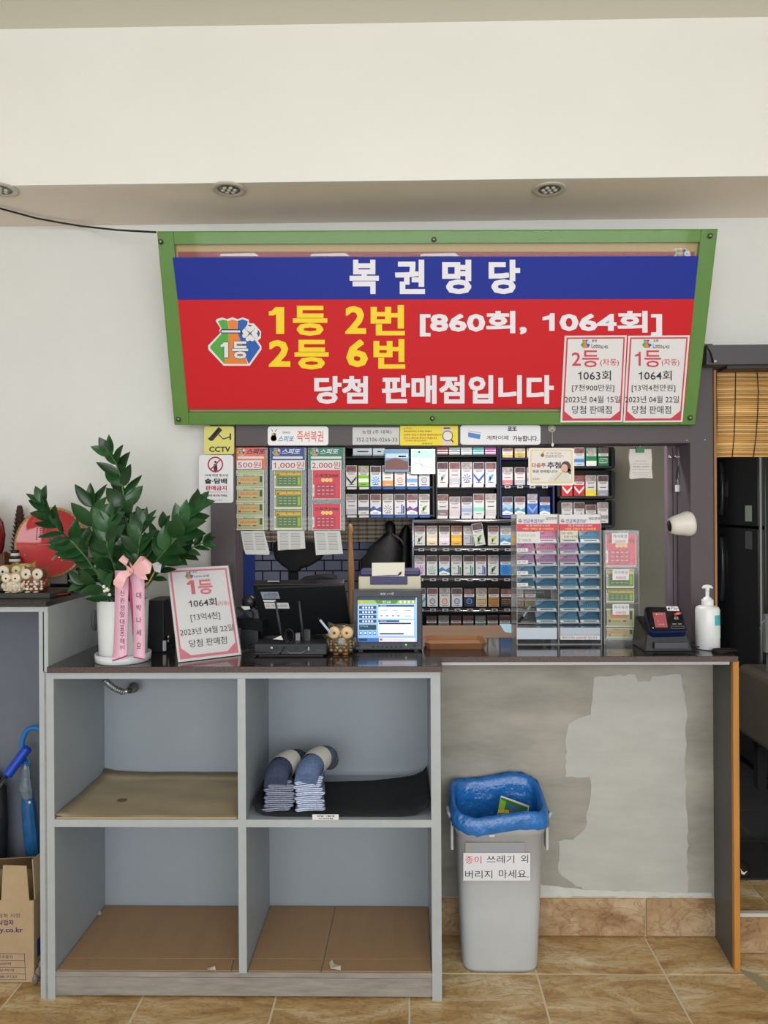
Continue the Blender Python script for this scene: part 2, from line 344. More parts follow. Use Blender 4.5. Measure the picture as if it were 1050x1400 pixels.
patch = blob([(812, 926), (868, 922), (872, 932), (888, 932), (892, 924), (930, 922), (938, 965), (938, 1010), (936, 1040), (940, 1120), (940, 1222), (880, 1221), (800, 1218), (775, 1202), (763, 1190), (764, 1150), (783, 1148), (800, 1132), (803, 1108), (808, 1080), (806, 1062), (773, 1062), (774, 1005), (777, 990), (790, 982), (808, 977)])
q = [pm(*p) for p in patch]
b = MB(); b.slab([(x, YP - .0012, z) for x, z in q], (0, .001, 0), pl2); b.build('skim_patch', wc, label='smooth pale skim patch')
b = MB(); q = [pm(*p) for p in blob([(735, 1208), (800, 1216), (880, 1218), (973, 1221), (973, 1226), (735, 1226), (700, 1222)], amp=1.2)]
b.slab([(x, YP - .003, z) for x, z in q], (0, .003, 0), pl3); b.build('plaster_lip', wc)
zt = Z(1226, YP, 800)
b = MB(); b.box((XR1 + .001, YP - .004, 0), (1.058, YP, zt), grout); sk = struct('baseboard_back', b)
for x0, x1 in ((XR1, .41), (.41, .815), (.815, 1.0565)):
    piece('tile', sk, x0 + .002, YP - .011, .003, x1 - .002, YP - .003, zt - .002, skirt_m)
# frames round the hatch and the door
YH = 2.56
b = MB(); b.pb(288, 570, 322, 903, YH, .12, purple); struct('trim_2', b, bevel=.002)
b = MB(); b.pb(322, 560, 944, 608, YH, .12, purple); struct('trim_3', b, bevel=.002)
b = MB(); b.box((X(944, YH), YH, ZC), (X(976, YH), YH + .12, Z(470, YH, 960)), purple); struct('trim_4', b, bevel=.002)
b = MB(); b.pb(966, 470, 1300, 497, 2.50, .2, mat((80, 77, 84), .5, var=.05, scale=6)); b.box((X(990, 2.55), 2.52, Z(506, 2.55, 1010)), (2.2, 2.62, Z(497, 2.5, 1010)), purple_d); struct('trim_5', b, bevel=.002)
b = MB(); b.box((X(976, YH) + .0005, YH - .004, ZC + .0), (X(979.5, YH), YH + .04, Z(506, YH, 990)), mat((150, 108, 66), .5, var=.15, scale=12, stretch=(1, 1, .2))); struct('trim_6', b)
for (x, y), k in (((931 - 9, 581), 0), ((939, 602), 0), ((964, 601), 0)):
    pass
# inner room
gw = mat((70, 68, 66), .7); dk = mat((34, 33, 34), .7)
b = MB(); b.box((-1.9, 4.3, ZI), (3.2, 4.4, 2.6), dk); struct('wall_inner', b)
b = MB(); b.box((-1.9, YW + .12, 2.4), (3.2, 4.4, 2.5), mat((120, 118, 114), .8)); struct('trim_7', b)
b = MB(); b.box((-1.0, 3.75, ZI), (1.5, 3.82, 2.4), mat((26, 28, 44), .7)); wi = struct('wall_inner_back', b)
bk = mat((118, 124, 146), .55, var=.1, scale=9, rnd=.08)
for r in range(9):
    zz = Z(866 - r * 14.3, 3.75, 450)
    for c in range(11):
        xx = X(335 + c * 24 + (12 if r % 2 else 0) - 12, 3.75)
        piece('brick', wi, xx + .0035, 3.743, zz + .0035, xx + .0900 - .0035, 3.752, zz + .0535 - .0035, bk, 0)
# woven blind above the bricks
b = MB(); b.pb(345, 706, 566, 741, 3.70, .006, mat((152, 140, 124), .85))
wv = mat((176, 166, 150), .85); wd = mat((104, 92, 78), .85)
for i in range(56): b.pb(345 + i * 4, 706, 346.6 + i * 4, 741, 3.696, .003, wv if i % 3 else wd)
for i in range(12): b.pb(345, 706 + i * 3, 566, 707.3 + i * 3, 3.693, .003, wv if i % 2 else wd)
t = thing('woven_cloth', 'beige woven cloth strip on the wall above the blue-grey bricks', 'cloth', P(455, 741, 3.7))
b.build('weave', t, kind='stuff')
b = MB(); b.box((1.0, 3.70, ZI), (X(914, 3.7), 3.735, 2.395), mat((112, 110, 98), .6, var=.03, scale=3)); t = thing('closet_panel', 'plain olive-grey panel standing behind the card terminal', 'panel', Vector((1.1, 3.70, ZI))); b.build('panel', t)
b = MB(); b.box((xd - .02, YW + .12, ZI), (xd, 3.0, 2.4), dk); struct('wall_partition', b)
# step and inner floor, right
b = MB(); b.box((1.08, 2.444, -.006), (3.2, 2.654, ZR - .004), grout); st = struct('floor_step', b)
for i in range(2, 7): piece('tile', st, max(i * T + G, 1.084), 2.45, ZR - .01, (i + 1) * T - G, 2.652, ZR, tile_m); piece('tile', st, max(i * T + G, 1.084), 2.436, .003, (i + 1) * T - G, 2.4445, ZR - .012, skirt_m)
b = MB(); b.box((1.08, 2.432, ZR - .011), (3.2, 2.449, ZR + .001), mat((206, 202, 196), .4)); b.build('edge_strip', st)
b = MB(); b.box((-1.9, 2.745, .0), (3.2, 4.4, ZI - .003), mat((84, 84, 84), .6)); b.box((1.10, 2.656, .0), (3.2, 2.7449, ZI - .003), mat((84, 84, 84), .6)); fi = struct('floor_inner', b)
slate = mat((52, 52, 54), .45, var=.15, scale=3, rnd=.12)
for i in range(0, 6):
    for j in range(0, 5): piece('tile', fi, 1.105 + i * .30 + .0018, 2.657 + j * .30 + .0018, ZI - .006, 1.405 + i * .30 - .0018, 2.957 + j * .30 - .0018, ZI, slate, .001)
# ------------------------------------------------------------------ counters
gran = mat((44, 38, 38), .13, var=.35, scale=160, name='granite', coat=.3); gran2 = mat((84, 68, 66), .35, var=.45, scale=260, name='granite_edge')
t = thing('countertop', 'long polished dark granite worktop stepped back on the right', 'countertop', Vector((0, 2.4, ZC)))
b = MB(); zb = ZC - .018; xs = X(603.5, YF); xe = X(1006, 2.34); xwl = X(305, YH)
poly = [(-1.088, 2.19), (xs, 2.19), (xs, 2.33), (xe, 2.33), (xe, 2.555), (xe, YH - .003), (X(944, YH) + .0, YH - .003), (X(944, YH) - .003, 2.67), (X(322, YH) + .003, 2.67), (X(322, YH) + .003, YH - .003), (X(288, YH) - .003, YH - .003), (X(288, YH) - .003, YW - .003), (-1.088, YW - .003)]
b.slab([(x, y, ZC) for x, y in poly], (0, 0, -.018), gran); top = b.build('slab', t)
b = MB(); n = 3
b.add([(-1.088, 2.1895, zb), (xs + .0005, 2.1895, zb), (xs + .0005, 2.1895, ZC - .001), (-1.088, 2.1895, ZC - .001)], [(0, 1, 2, 3)], gran2)
b.add([(xs + .0006, 2.3295, zb), (xe, 2.3295, zb), (xe, 2.3295, ZC - .001), (xs + .0006, 2.3295, ZC - .001)], [(0, 1, 2, 3)], gran2); b.build('front_edge', t)
b = MB(); b.box((xs + .001, 2.345, zb - .012), (xe - .02, 2.36, zb - .0005), mat((176, 178, 182), .35, .6)); b.build('metal_strip', t)
b = MB(); b.box((X(322, YH) + .004, 2.672, ZC - .03), (X(944, YH) - .004, 2.95, ZC), mat((124, 98, 76), .4, var=.2, scale=6, stretch=(.3, 4, 1), name='desk_wood'))
t = thing('inner_desk', 'brown wooden desk board behind the tray in the hatch', 'desk', Vector((.2, 2.9, ZC))); b.build('desk_top', t)
b = MB()
for x in (-.55, .2, .95): b.box((x, 2.746, ZI), (x + .03, 2.94, ZC - .03), dk)
b.build('frame', t)
# end panel with raw wood edge
t = thing('end_panel', 'dark grey end panel with a raw orange wood edge under right worktop', 'panel', Vector((1.065, 2.45, 0)))
pf0, pf1, pk0 = X(1001, 2.345), X(1009.3, 2.345), X(973.5, YP - .001)
b = MB(); b.slab([(pf0 + .0006, 2.362, 0), (pf1 - .0006, 2.362, 0), (pk0 + .019, YP - .001, 0), (pk0, YP - .001, 0)], (0, 0, zb - .001), mat((92, 92, 92), .55, var=.04, scale=4)); b.build('board', t)
b = MB(); b.box((pf0, 2.345, .0), (pf1, 2.362, zb - .001), mat((186, 128, 58), .55, var=.18, scale=14, stretch=(1, 1, .15), name='raw_wood')); b.build('edge_band', t, bevel=.002)
b = MB(); b.add([(1.056, 2.36, .0006), (1.1, 2.33, .0006), (1.13, 2.21, .0006), (1.10, 2.21, .0006), (1.075, 2.30, .0006), (1.055, 2.34, .0006)], [tuple(range(6))], mat((158, 150, 124), .8)); b.build('sealant_strip', floor)
# open shelf cabinet
lg = mat((172, 178, 182), .5, var=.05, scale=12, name='grey_laminate_edge'); bl = mat((154, 163, 172), .5, var=.035, scale=3, bump=.0002, bscale=60, name='grey_laminate'); wood_g = mat((150, 143, 138), .8, var=.22, scale=9, stretch=(1, 1, 7), name='worn_board')
zf = lambda y: Z(y, YF)
XL0, XL1, XR0, XR1 = X(62, YF), X(72, YF), X(587.5, YF), X(600.5, YF); XD0, XD1 = X(323.5, YF), X(334, YF)
t = thing('shelf_cabinet', 'blue-grey open cabinet of four cubbies under the left worktop', 'cabinet', Vector((-.5, 2.3, 0)))
def panel(name, a, c, m=bl, bev=.0012, label=None):
    b = MB(); b.box(a, c, m); 
    # light front edge
    if m is bl: 
        x0, x1 = sorted((a[0], c[0])); z0, z1 = sorted((a[2], c[2])); b.add([(x0, YF - .0006, z0), (x1, YF - .0006, z0), (x1, YF - .0006, z1), (x0, YF - .0006, z1)], [(0, 1, 2, 3)], lg)
        b.box((x0 - .0003, YF - .001, z0 - .0003), (x1 + .0003, YF + .004, z1 + .0003), lg)
    return b.build(name, t, bevel=0, label=label)
panel('side_panel', (XL0, YF, 0), (XL1, YB, zb - .001)); panel('side_panel', (XR0, YF, 0), (XR1, YB, zb - .001))
panel('top_rail', (XL1 + .0005, YF, zf(927)), (XR0 - .0005, YB, zb - .001)); panel('divider', (XD0, YF, zf(1331)), (XD1, YB, zf(927) - .001))
zs1, zs0 = zf(1121), zf(1131)
panel('shelf', (XL1 + .0005, YF, zs0), (XD0 - .0005, YB, zs1)); panel('shelf', (XD1 + .0005, YF, zs0), (XR0 - .0005, YB, zs1))
zb1 = zf(1331)
b = MB(); b.box((XL1 + .0005, YF + .002, zf(1338)), (XR0 - .0005, YB, zb1), wood_g); b.build('bottom_board', t)
b = MB(); b.box((XL1 + .0005, YF + .004, zf(1364)), (XR0 - .0005, YF + .022, zf(1339)), wood_g); b.build('plinth_board', t)
b = MB(); b.box((XL1, YB, zf(1338)), (XR0, YB + .008, zb - .002), bl); b.build('back_panel', t)
b = MB(); b.box((XL0 - .006, YF - .002, 0), (XL0 - .0005, YF + .03, zb - .001), mat((146, 146, 144), .6, var=.2, scale=20)); b.build('edge_trim', t, label='scuffed trim')
# flexible pipe through back of the upper left cubby
t2 = thing('flexible_conduit', 'ribbed silver flexible conduit poking into the upper left cubby', 'conduit', P(165, 938, 2.5))
pts = [P(143, 930, 2.44), P(150, 936, 2.45), P(158, 942, 2.46), P(168, 946, 2.475)]
b = MB(); b.tube(pts, .0085, mat((180, 182, 180), .3, .8), 10)
for i in range(12):
    k = i / 11 * 2.999; a = pts[int(k)].lerp(pts[int(k) + 1], k % 1); d = (pts[int(k) + 1] - pts[int(k)]).normalized() * .0015; b.tube([a - d, a + d], .011, mat((180, 182, 180), .3, .8), 10)
b.build('ribbed_tube', t2)
b = MB(); b.lathe(P(178, 943, 2.49), [(.004, -.012), (.011, -.01), (.013, 0), (.013, .03), (.018, .031), (.018, .035)], mat((140, 138, 132), .35, .8), 14, 'y'); b.ball(P(177, 944, 2.477), .009, mat((60, 58, 55), .5)); b.tube([P(168, 946, 2.475), P(177, 944, 2.479)], .0085, mat((180, 182, 180), .3, .8), 10); b.build('connector', t2)
b = MB(); b.tube([P(178, 943, 2.52), P(178, 943, 2.569)], .013, mat((120, 120, 116), .4, .8), 12); b.build('pipe_stub', t2)
# left raised counter
t = thing('raised_counter', 'taller grey counter with dark granite top at the left edge', 'counter', Vector((-1.5, 2.4, 0)))
ZL = Z(822, 2.2, 40)
b = MB(); b.box((-2.6, 2.19, ZL - .016), (-1.090, YW - .002, ZL), gran); b.build('slab', t)
b = MB(); b.box((-2.6, 2.198, ZL - .032), (-1.090, 2.215, ZL - .0165), lg); b.build('front_rail', t)
b = MB(); b.box((-1.106, 2.20, zb), (-1.0895, YW - .002, ZL - .0165), lg); b.build('side_panel', t, bevel=.001)
b = MB(); b.box((-1.104, 2.2, 0), (-1.088 - .0, 2.224, zb - .001), lg); 
b = MB(); b.box((XL0 - .022, 2.2, 0), (XL0 - .0065, YW - .05, ZL - .0165), lg); b.build('end_panel', t)
b = MB(); b.box((-2.6, YW - .05, 0), (XL0 - .023, YW - .03, ZL - .0165), mat((108, 114, 127), .5, var=.06, scale=3)); b.build('back_panel', t)
b = MB(); b.lathe(P(129, 865, 2.5).xyz * 0 + Vector((-1.089, 2.53, ZC + .09)), [(0, 0), (.024, 0), (.026, .004), (.02, .006), (0, .006)], mat((120, 124, 130), .5), 20, 'x', 1, 1.4); b.build('cable_cover', t)
# ------------------------------------------------------------------ banner
BL, BR_ = P(240, 580, 2.545), P(948, 580, 2.545); TL_ = P(213, 319, 2.365)
MBn = frame(BL, BR_ - BL, TL_ - BL)
t = thing('banner_sign', 'large green-framed red and blue banner with big white and yellow lettering', 'banner', MBn)
pmn = pixmap(MBn); Wn = (pmn(948, 580)[0] + pmn(980, 311)[0]) / 2; Hn = (pmn(213, 319)[1] + pmn(980, 311)[1]) / 2
green = mat((82, 132, 26), .4, var=.06, scale=5); gd = mat((70, 112, 34), .45)
fx0, fz0 = pmn(262, 558); fx1, fz1 = pmn(955, 333); 
fw = .052
def lb(mb, x0, z0, x1, z1, y0, y1, m): mb.box((x0, y0, z0), (x1, y1, z1), m)
tan = mat((182, 156, 104), .6)
b = MB(MBn); lb(b, .01, .01, Wn - .01, Hn - .01, .004, .02, tan); b.build('back_board', t)
b = MB(MBn); lb(b, 0, 0, fw, Hn, -.014, .02, green); b.build('frame_bar', t, bevel=.002)
b = MB(MBn); lb(b, Wn - fw, 0, Wn, Hn, -.014, .02, green); b.build('frame_bar', t, bevel=.002)
b = MB(MBn); lb(b, fw + .0004, 0, Wn - fw - .0004, fw - .008, -.014, .02, green); b.build('frame_bar', t, bevel=.002)
b = MB(MBn); lb(b, fw + .0004, Hn - .04, Wn - fw - .0004, Hn, -.014, .02, green); b.build('frame_bar', t, bevel=.002)
f = Flat(MBn, .003); x0, z0 = pmn(242, 345); f.rect(243, 344, 950, 560, mat((150, 52, 56), .5)); 
f.lift(); lottery_bag(f, 932, 351, 26)
for cx in (450, 600, 326): f.poly([(cx - 26, 350), (cx - 24, 347), (cx + 22, 346), (cx + 28, 350)], PAPER)
f.build('old_poster', t)
b = MB(MBn); lb(b, .004, .004, Wn - .004, Hn - .004, -.0175, -.0155, clear('acrylic_cover', (230, 240, 235), .02, .04, 1.2)); b.build('acrylic_cover', t)
bolt = mat((120, 124, 110), .25, .9)
for px, py in ((222, 331), (593, 328), (968, 323), (246, 572), (591, 571), (941, 570)):
    x, z = pmn(px, py); b = MB(MBn); b.lathe((x, -.0176, z), [(.0085, 0), (.0085, -.003), (.006, -.0075), (0, -.009)], bolt, 16, 'y'); b.build('bolt', t)
f = Flat(MBn, -.0178, pixmap(MBn, -.018))
RB = mat((204, 34, 42), .5, spec=.2); BB = mat((34, 50, 152), .5, spec=.2); YB_ = mat((246, 214, 20), .42); WB = mat((232, 230, 240), .42)
f.poly([(236, 352), (955, 350), (949, 409), (243, 410)], BB); f.poly([(243, 410), (949, 409), (936, 557), (257, 559)], RB); f.build('overlay_print', t)
Bo = .035
def LT(items):
    f = Flat(MBn, -.0184, pixmap(MBn, -.018)); f.lift(1)
    for a in items: f.text(*a)
    f.build('lettering', t)
LT([(s_, a, 355, c, 402, WB, Bo) for s_, a, c in (('복', 478, 518), ('권', 540, 581), ('명', 604.5, 644.5), ('당', 668, 711))])
LT([(s_, a, b_, c, d, YB_, Bo) for s_, a, b_, c, d in (('1', 367.6, 420, 388.6, 456.5), ('등', 400.5, 418, 447.6, 459), ('2', 472, 418.5, 500.5, 456.5), ('번', 506.7, 417, 553.5, 458.5))])
LT([(s_, a, b_, c, d, YB_, Bo) for s_, a, b_, c, d in (('2', 367.6, 465, 397, 501.5), ('등', 402.7, 464.5, 449.5, 505), ('6', 473.5, 464, 503, 502), ('번', 510.6, 463.5, 554, 504))])
LT([('[860회,', 574, 425, 720, 460, WB, .034), ('1064회]', 741.6, 425, 905, 459, WB, .034)])
LT([('당첨', 429.7, 514, 503, 552, WB, .034), ('판매점입니다', 522, 513, 757, 552, WB, .034)])

f = Flat(MBn, -.0186, pixmap(MBn, -.018)); lottery_bag(f, 321, 467, 73, ('1', '등')); f.build('emblem', t)
def winner_card(root, MM, f, cor, lines, bag, rm):
    """white card with thin rose border and triangular lower corners; cor = TL, TR, BR, BL in map units"""
    def B(u, v):
        a, b_, c, d = cor; return (a[0] * (1 - u) * (1 - v) + b_[0] * u * (1 - v) + c[0] * u * v + d[0] * (1 - u) * v, a[1] * (1 - u) * (1 - v) + b_[1] * u * (1 - v) + c[1] * u * v + d[1] * (1 - u) * v)
    q = lambda *p: [B(u, v) for u, v in p]
    f.poly(q((.03, .02), (.97, .02), (.97, .98), (.03, .98)), rm); f.lift()
    f.poly(q((.055, .037), (.945, .037), (.945, .87), (.80, .955), (.20, .955), (.055, .87)), PAPER); f.lift()
    return B
for nm, x0, xt, x1, xb, dat in (('second prize', 772, 857, 766, 851, [('2등', 781.6, 479, 818.6, 502, 1, .01), ('(자동)', 820.5, 490.5, 846, 501, 1, 0), ('1063회', 790, 506.5, 835, 520, 0, .005), ('[7천900만원]', 782, 525.5, 839.5, 536, 0, 0), ('2023년 04월 15일', 772, 541, 848, 550.7, 0, 0), ('당첨 판매점', 782, 554.5, 836, 565.5, 0, 0)]),
                                ('first prize', 859, 943, 852, 933, [('1등', 868, 479, 903.5, 502, 1, .01), ('(자동)', 904.5, 490.5, 928.5, 501, 1, 0), ('1064회', 873, 506.5, 918, 520, 0, .005), ('[13억4천만원]', 863.5, 525.5, 923, 536, 0, 0), ('2023년 04월 22일', 854.5, 541, 928, 550.7, 0, 0), ('당첨 판매점', 864, 554.5, 917, 565.5, 0, 0)])):
    t2 = thing('prize_notice', {'second prize': 'white paper notice with red 2등 on lower right of the banner', 'first prize': 'white paper notice with red 1등 at the banner lower right corner'}[nm], 'notice', MBn, None)
    pc = pixmap(MBn, -.020); cor = [(x0, 459), (xt, 458.5), (xb, 577), (x1, 577.5)]
    q = [pc(*p) for p in cor]; b = MB(MBn); b.slab([(x, -.0205, z) for x, z in q], (0, .0012, 0), PAPER); b.build('sheet', t2)
    f = Flat(MBn, -.0206, pc); winner_card(t2, MBn, f, cor, None, None, mat((205, 60, 80), .5)); 
    bx = 800 if nm[0] == 's' else 884; lottery_bag(f, bx, 470, 14); f.build('print', t2)
    f = Flat(MBn, -.0216, pc); f.lift(2); f.text('Lotto', bx + 8.5, 469.5, bx + 21, 476, INK, 0); f.text('6/45', bx + 21.5, 472, bx + 31, 476.5, INK, 0); f.text('동행', bx + 9, 464, bx + 15.5, 467.5, INK, 0)
    for s, a, b_, c, d, r, bo in dat: f.text(s, a, b_, c, d, mat((205, 60, 80), .5) if r else INK, bo)
    f.build('lettering', t2)
# cable from the soffit to the banner
t = thing('black_cable', 'thin black cable sagging across the wall to the banner corner', 'cable', P(100, 303, 2.6))
b = MB(); b.tube([P(-60, 266, 2.36), P(0, 285, 2.44), P(50, 298.5, 2.525), P(80, 304, 2.56), P(110, 309, 2.59), P(160, 314.5, 2.5), P(213, 317.5, 2.372)], .0033, BLACK, 6); b.build('wire', t)
for px, lab in ((0, 'round recessed ceiling spotlight at the left edge of the soffit'), (313, 'round recessed ceiling spotlight above the left half of the banner'), (751, 'round recessed ceiling spotlight above the right half of the banner')):
    c = PZ(px, 258, ZS); t = thing('recessed_spotlight', lab, 'spotlight', c, 'soffit spotlights')
    b = MB(); b.lathe(c, [(.055, -.0005), (.055, -.004), (.046, -.006), (.036, -.004), (.036, -.0008)], mat((196, 190, 178), .4), 28); b.build('trim_ring', t)
    b = MB(); b.lathe(c, [(0, -.003), (.035, -.003), (.035, -.001)], mat((120, 116, 108), .3, .6), 24); b.build('reflector', t)
    for k in range(7):
        a = k * 1.047; r = .019 if k < 6 else 0; b = MB(); b.ball(c + Vector((r * math.cos(a), r * math.sin(a), -.005)), (.007, .007, .004), mat((205, 202, 192), .15), 10, 6); b.build('lens', t)
# ------------------------------------------------------------------ signs on the hatch frame
def rounded(x0, y0, x1, y1, r, n=4):
    o = []
    for cx, cy, s in ((x0 + r, y0 + r, 2), (x1 - r, y0 + r, 3), (x1 - r, y1 - r, 0), (x0 + r, y1 - r, 1)):
        for k in range(n + 1): a = (s + k / n) * math.pi / 2; o.append((cx + r * math.cos(a), cy + r * math.sin(a)))
    return o
def board(name, label, cat, px, Y, m, th=.003, r=0, part='board', group=None, m2=None):
    """flat board facing the shop; px = photo box; returns root, Flat for its front"""
    x0, y0, x1, y1 = px; M = Matrix.Translation(P((x0 + x1) / 2, (y0 + y1) / 2, Y)); t = thing(name, label, cat, M, group)
    pm = pixmap(M, -th); q = [pm(*p) for p in (rounded(x0, y0, x1, y1, r) if r else [(x0, y0), (x1, y0), (x1, y1), (x0, y1)])]
    b = MB(M); b.slab([(x, -th, z) for x, z in q], (0, th, 0), m); b.build(part, t)
    return t, M, (lambda y=0: Flat(M, -th - y, pm))
yel = mat((216, 210, 112), .45)
t, M, FL = board('cctv_sign', 'yellow CCTV sticker at top left of the hatch frame', 'sign', (279, 583, 320, 621), YH - .0005, yel, .003, 3)
f = FL(); f.poly([(286.5, 598), (299, 583.5), (304, 588), (291.5, 602)], BLACK); f.poly([(284, 600), (287, 597.5), (292, 602), (288, 603)], BLACK); f.line(299, 594, 305, 600.3, 1.2, BLACK); f.line(305, 600.3, 314, 597.5, 1.5, BLACK); f.rect(313.8, 592.5, 316, 601.5, BLACK); f.line(291.5, 596.5, 299, 587, 1, yel)
f.build('print', t); f = FL(.0003); f.text('CCTV', 286, 610.5, 315, 618, INK, .03); f.build('lettering', t)
t, M, FL = board('age_limit_sign', 'white plastic sign with red circle banning liquor and tobacco sales', 'sign', (272, 622, 319, 687.5), YH - .0005, mat((222, 222, 228), .35), .004, 4)
f = FL(); f.disc(294.5, 631.5, 1.6, BLACK); f.poly([(292.5, 634), (296.5, 634), (297.5, 641), (296, 646), (293, 646), (292, 640)], BLACK); f.lift(); f.ring(294.5, 635, 10.8, 2, INKRED); f.line(288.5, 641.5, 301, 628.5, 1.8, INKRED); f.rect(278, 672.6, 312.5, 673.1, INKRED); f.build('print', t)
f = FL(.0004); f.text('19세 미만 청소년', 280, 648, 312, 651.6, INK, .02); f.text('술·담배', 280, 654, 310.5, 661.5, INK, .04); f.text('판매금지', 281, 664, 310, 670.5, INKRED, .03); f.text('신분증 제시해 주세요', 281, 675.8, 311, 679.2, INK, .02); f.text('여성가족부 보건복지부', 288, 683, 304, 684.6, INK, 0); f.build('lettering', t)
t, M, FL = board('scratch_lottery_sign', 'white rounded sign with orange-red 즉석복권 on the hatch header', 'sign', (366, 583, 449, 609), YH - .0005, mat((232, 232, 236), .3), .004, 4)
f = FL(); f.disc(374, 599, 4, mat((150, 140, 60), .4)); f.poly([(370, 601), (372, 592), (376, 592), (378, 601), (376, 603.5), (372, 603.5)], mat((208, 160, 60), .4)); f.poly([(375, 592), (376.5, 592), (378.5, 601), (376, 603)], mat((80, 70, 160), .4)); f.line(373, 590, 371, 587, .7, INK); f.line(376, 590, 378.5, 587, .7, INK); f.build('print', t)
f = FL(.0004); f.text('행복한', 386, 590, 397, 592.6, INK, 0); f.text('스피또', 380, 596, 402, 604, mat((30, 110, 190), .4), .01, .25); f.text('즉석복권', 406, 589, 442, 604, mat((226, 96, 60), .4), .01); f.build('lettering', t)
t, M, FL = board('account_note', 'white paper note with a handwritten-style account number on the hatch header', 'note', (482, 584.5, 546, 608), YH - .0005, mat((206, 206, 210), .5), .001)
f = FL(); f.text('농협 (주 태복)', 495, 588, 535, 594, INK, 0); f.text('352-2106-0266-33', 487, 598.2, 543, 603.6, INK, 0); f.build('lettering', t)
t, M, FL = board('yellow_notice', 'yellow notice with magnifying glass picture on the hatch header', 'notice', (547, 582, 626, 609), YH - .0005, mat((238, 218, 36), .45), .0012)
f = FL(); f.rect(605, 584, 618, 609, mat((226, 208, 206), .5)); f.rect(606.5, 584.5, 615.5, 586, RED); f.lift(); f.disc(612, 596, 6.2, mat((232, 226, 220), .4)); f.lift(); f.ring(612, 596, 7.3, 1, INK); f.line(617, 601.5, 620, 604.5, 1.6, INK); f.build('print', t)
f = FL(.0007); f.text('▲ 유의사항', 552, 584.5, 563, 587, INKRED, 0); f.text('로또(온라인)·스피또 판매시', 552, 588.5, 590, 591.3, INK, .01); f.text('인쇄된 번호가 제대로 발매되었는지', 552, 593, 603, 596, INKRED, .01); f.text('반드시 확인해 주시기 바랍니다.', 552, 597.5, 598, 600.5, INKRED, .01); f.text('구입 후에는 교환이 불가능합니다', 554, 601.5, 583, 603.5, INK, 0); f.text('동행복권', 577, 605.5, 591, 607.6, INK, 0); f.build('lettering', t)
t, M, FL = board('bank_transfer_sign', 'white rounded sign with blue card picture on the hatch header', 'sign', (629.5, 581, 739, 608), YH - .0005, mat((228, 228, 236), .3), .004, 4)
f = FL(); f.poly([(640, 591), (657, 594), (656, 600.5), (640, 597.5)], mat((66, 126, 200), .4)); f.line(640.5, 589, 658, 592, .5, GREY); f.build('print', t)
f = FL(.0004); f.text('로또', 694, 583.2, 706.5, 589, INK, .04); f.text('계좌이체', 665, 595.5, 695, 601.5, mat((100, 60, 60), .5), .01); f.text('가능합니다.', 701, 595.5, 735.5, 603.5, INK, .02); f.build('lettering', t)
# hanging card on a suction hook
t = thing('suction_hook', 'clear round suction hook on the header above the hanging card', 'hook', P(754.5, 586, YH - .001)); c = P(754.5, 586, YH)
b = MB(); b.lathe(c, [(.014, -.0005), (.013, -.003), (.006, -.006), (.006, -.010), (0, -.011)], mat((196, 194, 180), .2), 20, 'y'); b.build('suction_cup', t)
b = MB(); b.tube([c + Vector((0, -.011, 0)), P(755, 596, 2.54), P(755.5, 610, 2.54)], .0012, mat((190, 188, 180), .4), 6); b.ball(P(755.5, 608, 2.54), (.005, .004, .007), WHITE); b.build('string', t)
t, M, FL = board('hanging_card', 'cream-bordered hanging card showing 다음주 추첨 and a woman in white', 'card', (722.5, 612.5, 785, 663.5), 2.545, mat((238, 234, 224), .4), .003, 3)
f = FL(); f.poly(rounded(725, 614.5, 783, 661, 2.5), mat((226, 208, 160), .5)); f.lift(); f.poly(rounded(727, 616.5, 781, 659, 2), mat((230, 226, 222), .5)); f.lift()
f.poly([(748, 659), (753, 652), (764, 646), (770, 645), (777, 648), (780.5, 659)], mat((214, 216, 206), .5)); f.lift(); f.disc(773.5, 638.5, 7, mat((74, 56, 52), .5), 8); f.poly([(776, 640), (781, 642), (780, 649), (777, 647)], mat((74, 56, 52), .5)); f.lift(); f.disc(771.5, 640.5, 4.6, mat((222, 178, 156), .5), 6); f.line(768, 646, 758, 657, 1.6, mat((214, 168, 146), .5)); f.lift(); f.rect(769, 644.2, 773, 645, mat((200, 70, 70), .5)); f.disc(741.5, 622.5, 2.4, mat((120, 90, 60), .4)); f.poly([(740, 620), (744, 616), (743, 621)], mat((220, 180, 60), .4)); f.build('print', t)
f = FL(.0012); f.text('동행복권', 746, 618.7, 767, 620.6, mat((170, 90, 110), .5)); f.text('연금복권', 745.5, 622, 760.5, 625.6, mat((90, 100, 130), .4)); f.text('720+', 761, 621.5, 770, 625.6, mat((190, 120, 170), .4)); f.text('다음주', 727, 633, 746, 639.2, INKRED, .02); f.text('추첨', 748, 631.5, 766.5, 640.5, mat((40, 44, 90), .4), .03); f.text('복권 판매합니다!', 728, 642.5, 762, 646.6, INK, .01); f.text('동행복권', 728, 653.5, 738, 656.5, mat((160, 80, 60), .4)); f.build('lettering', t)
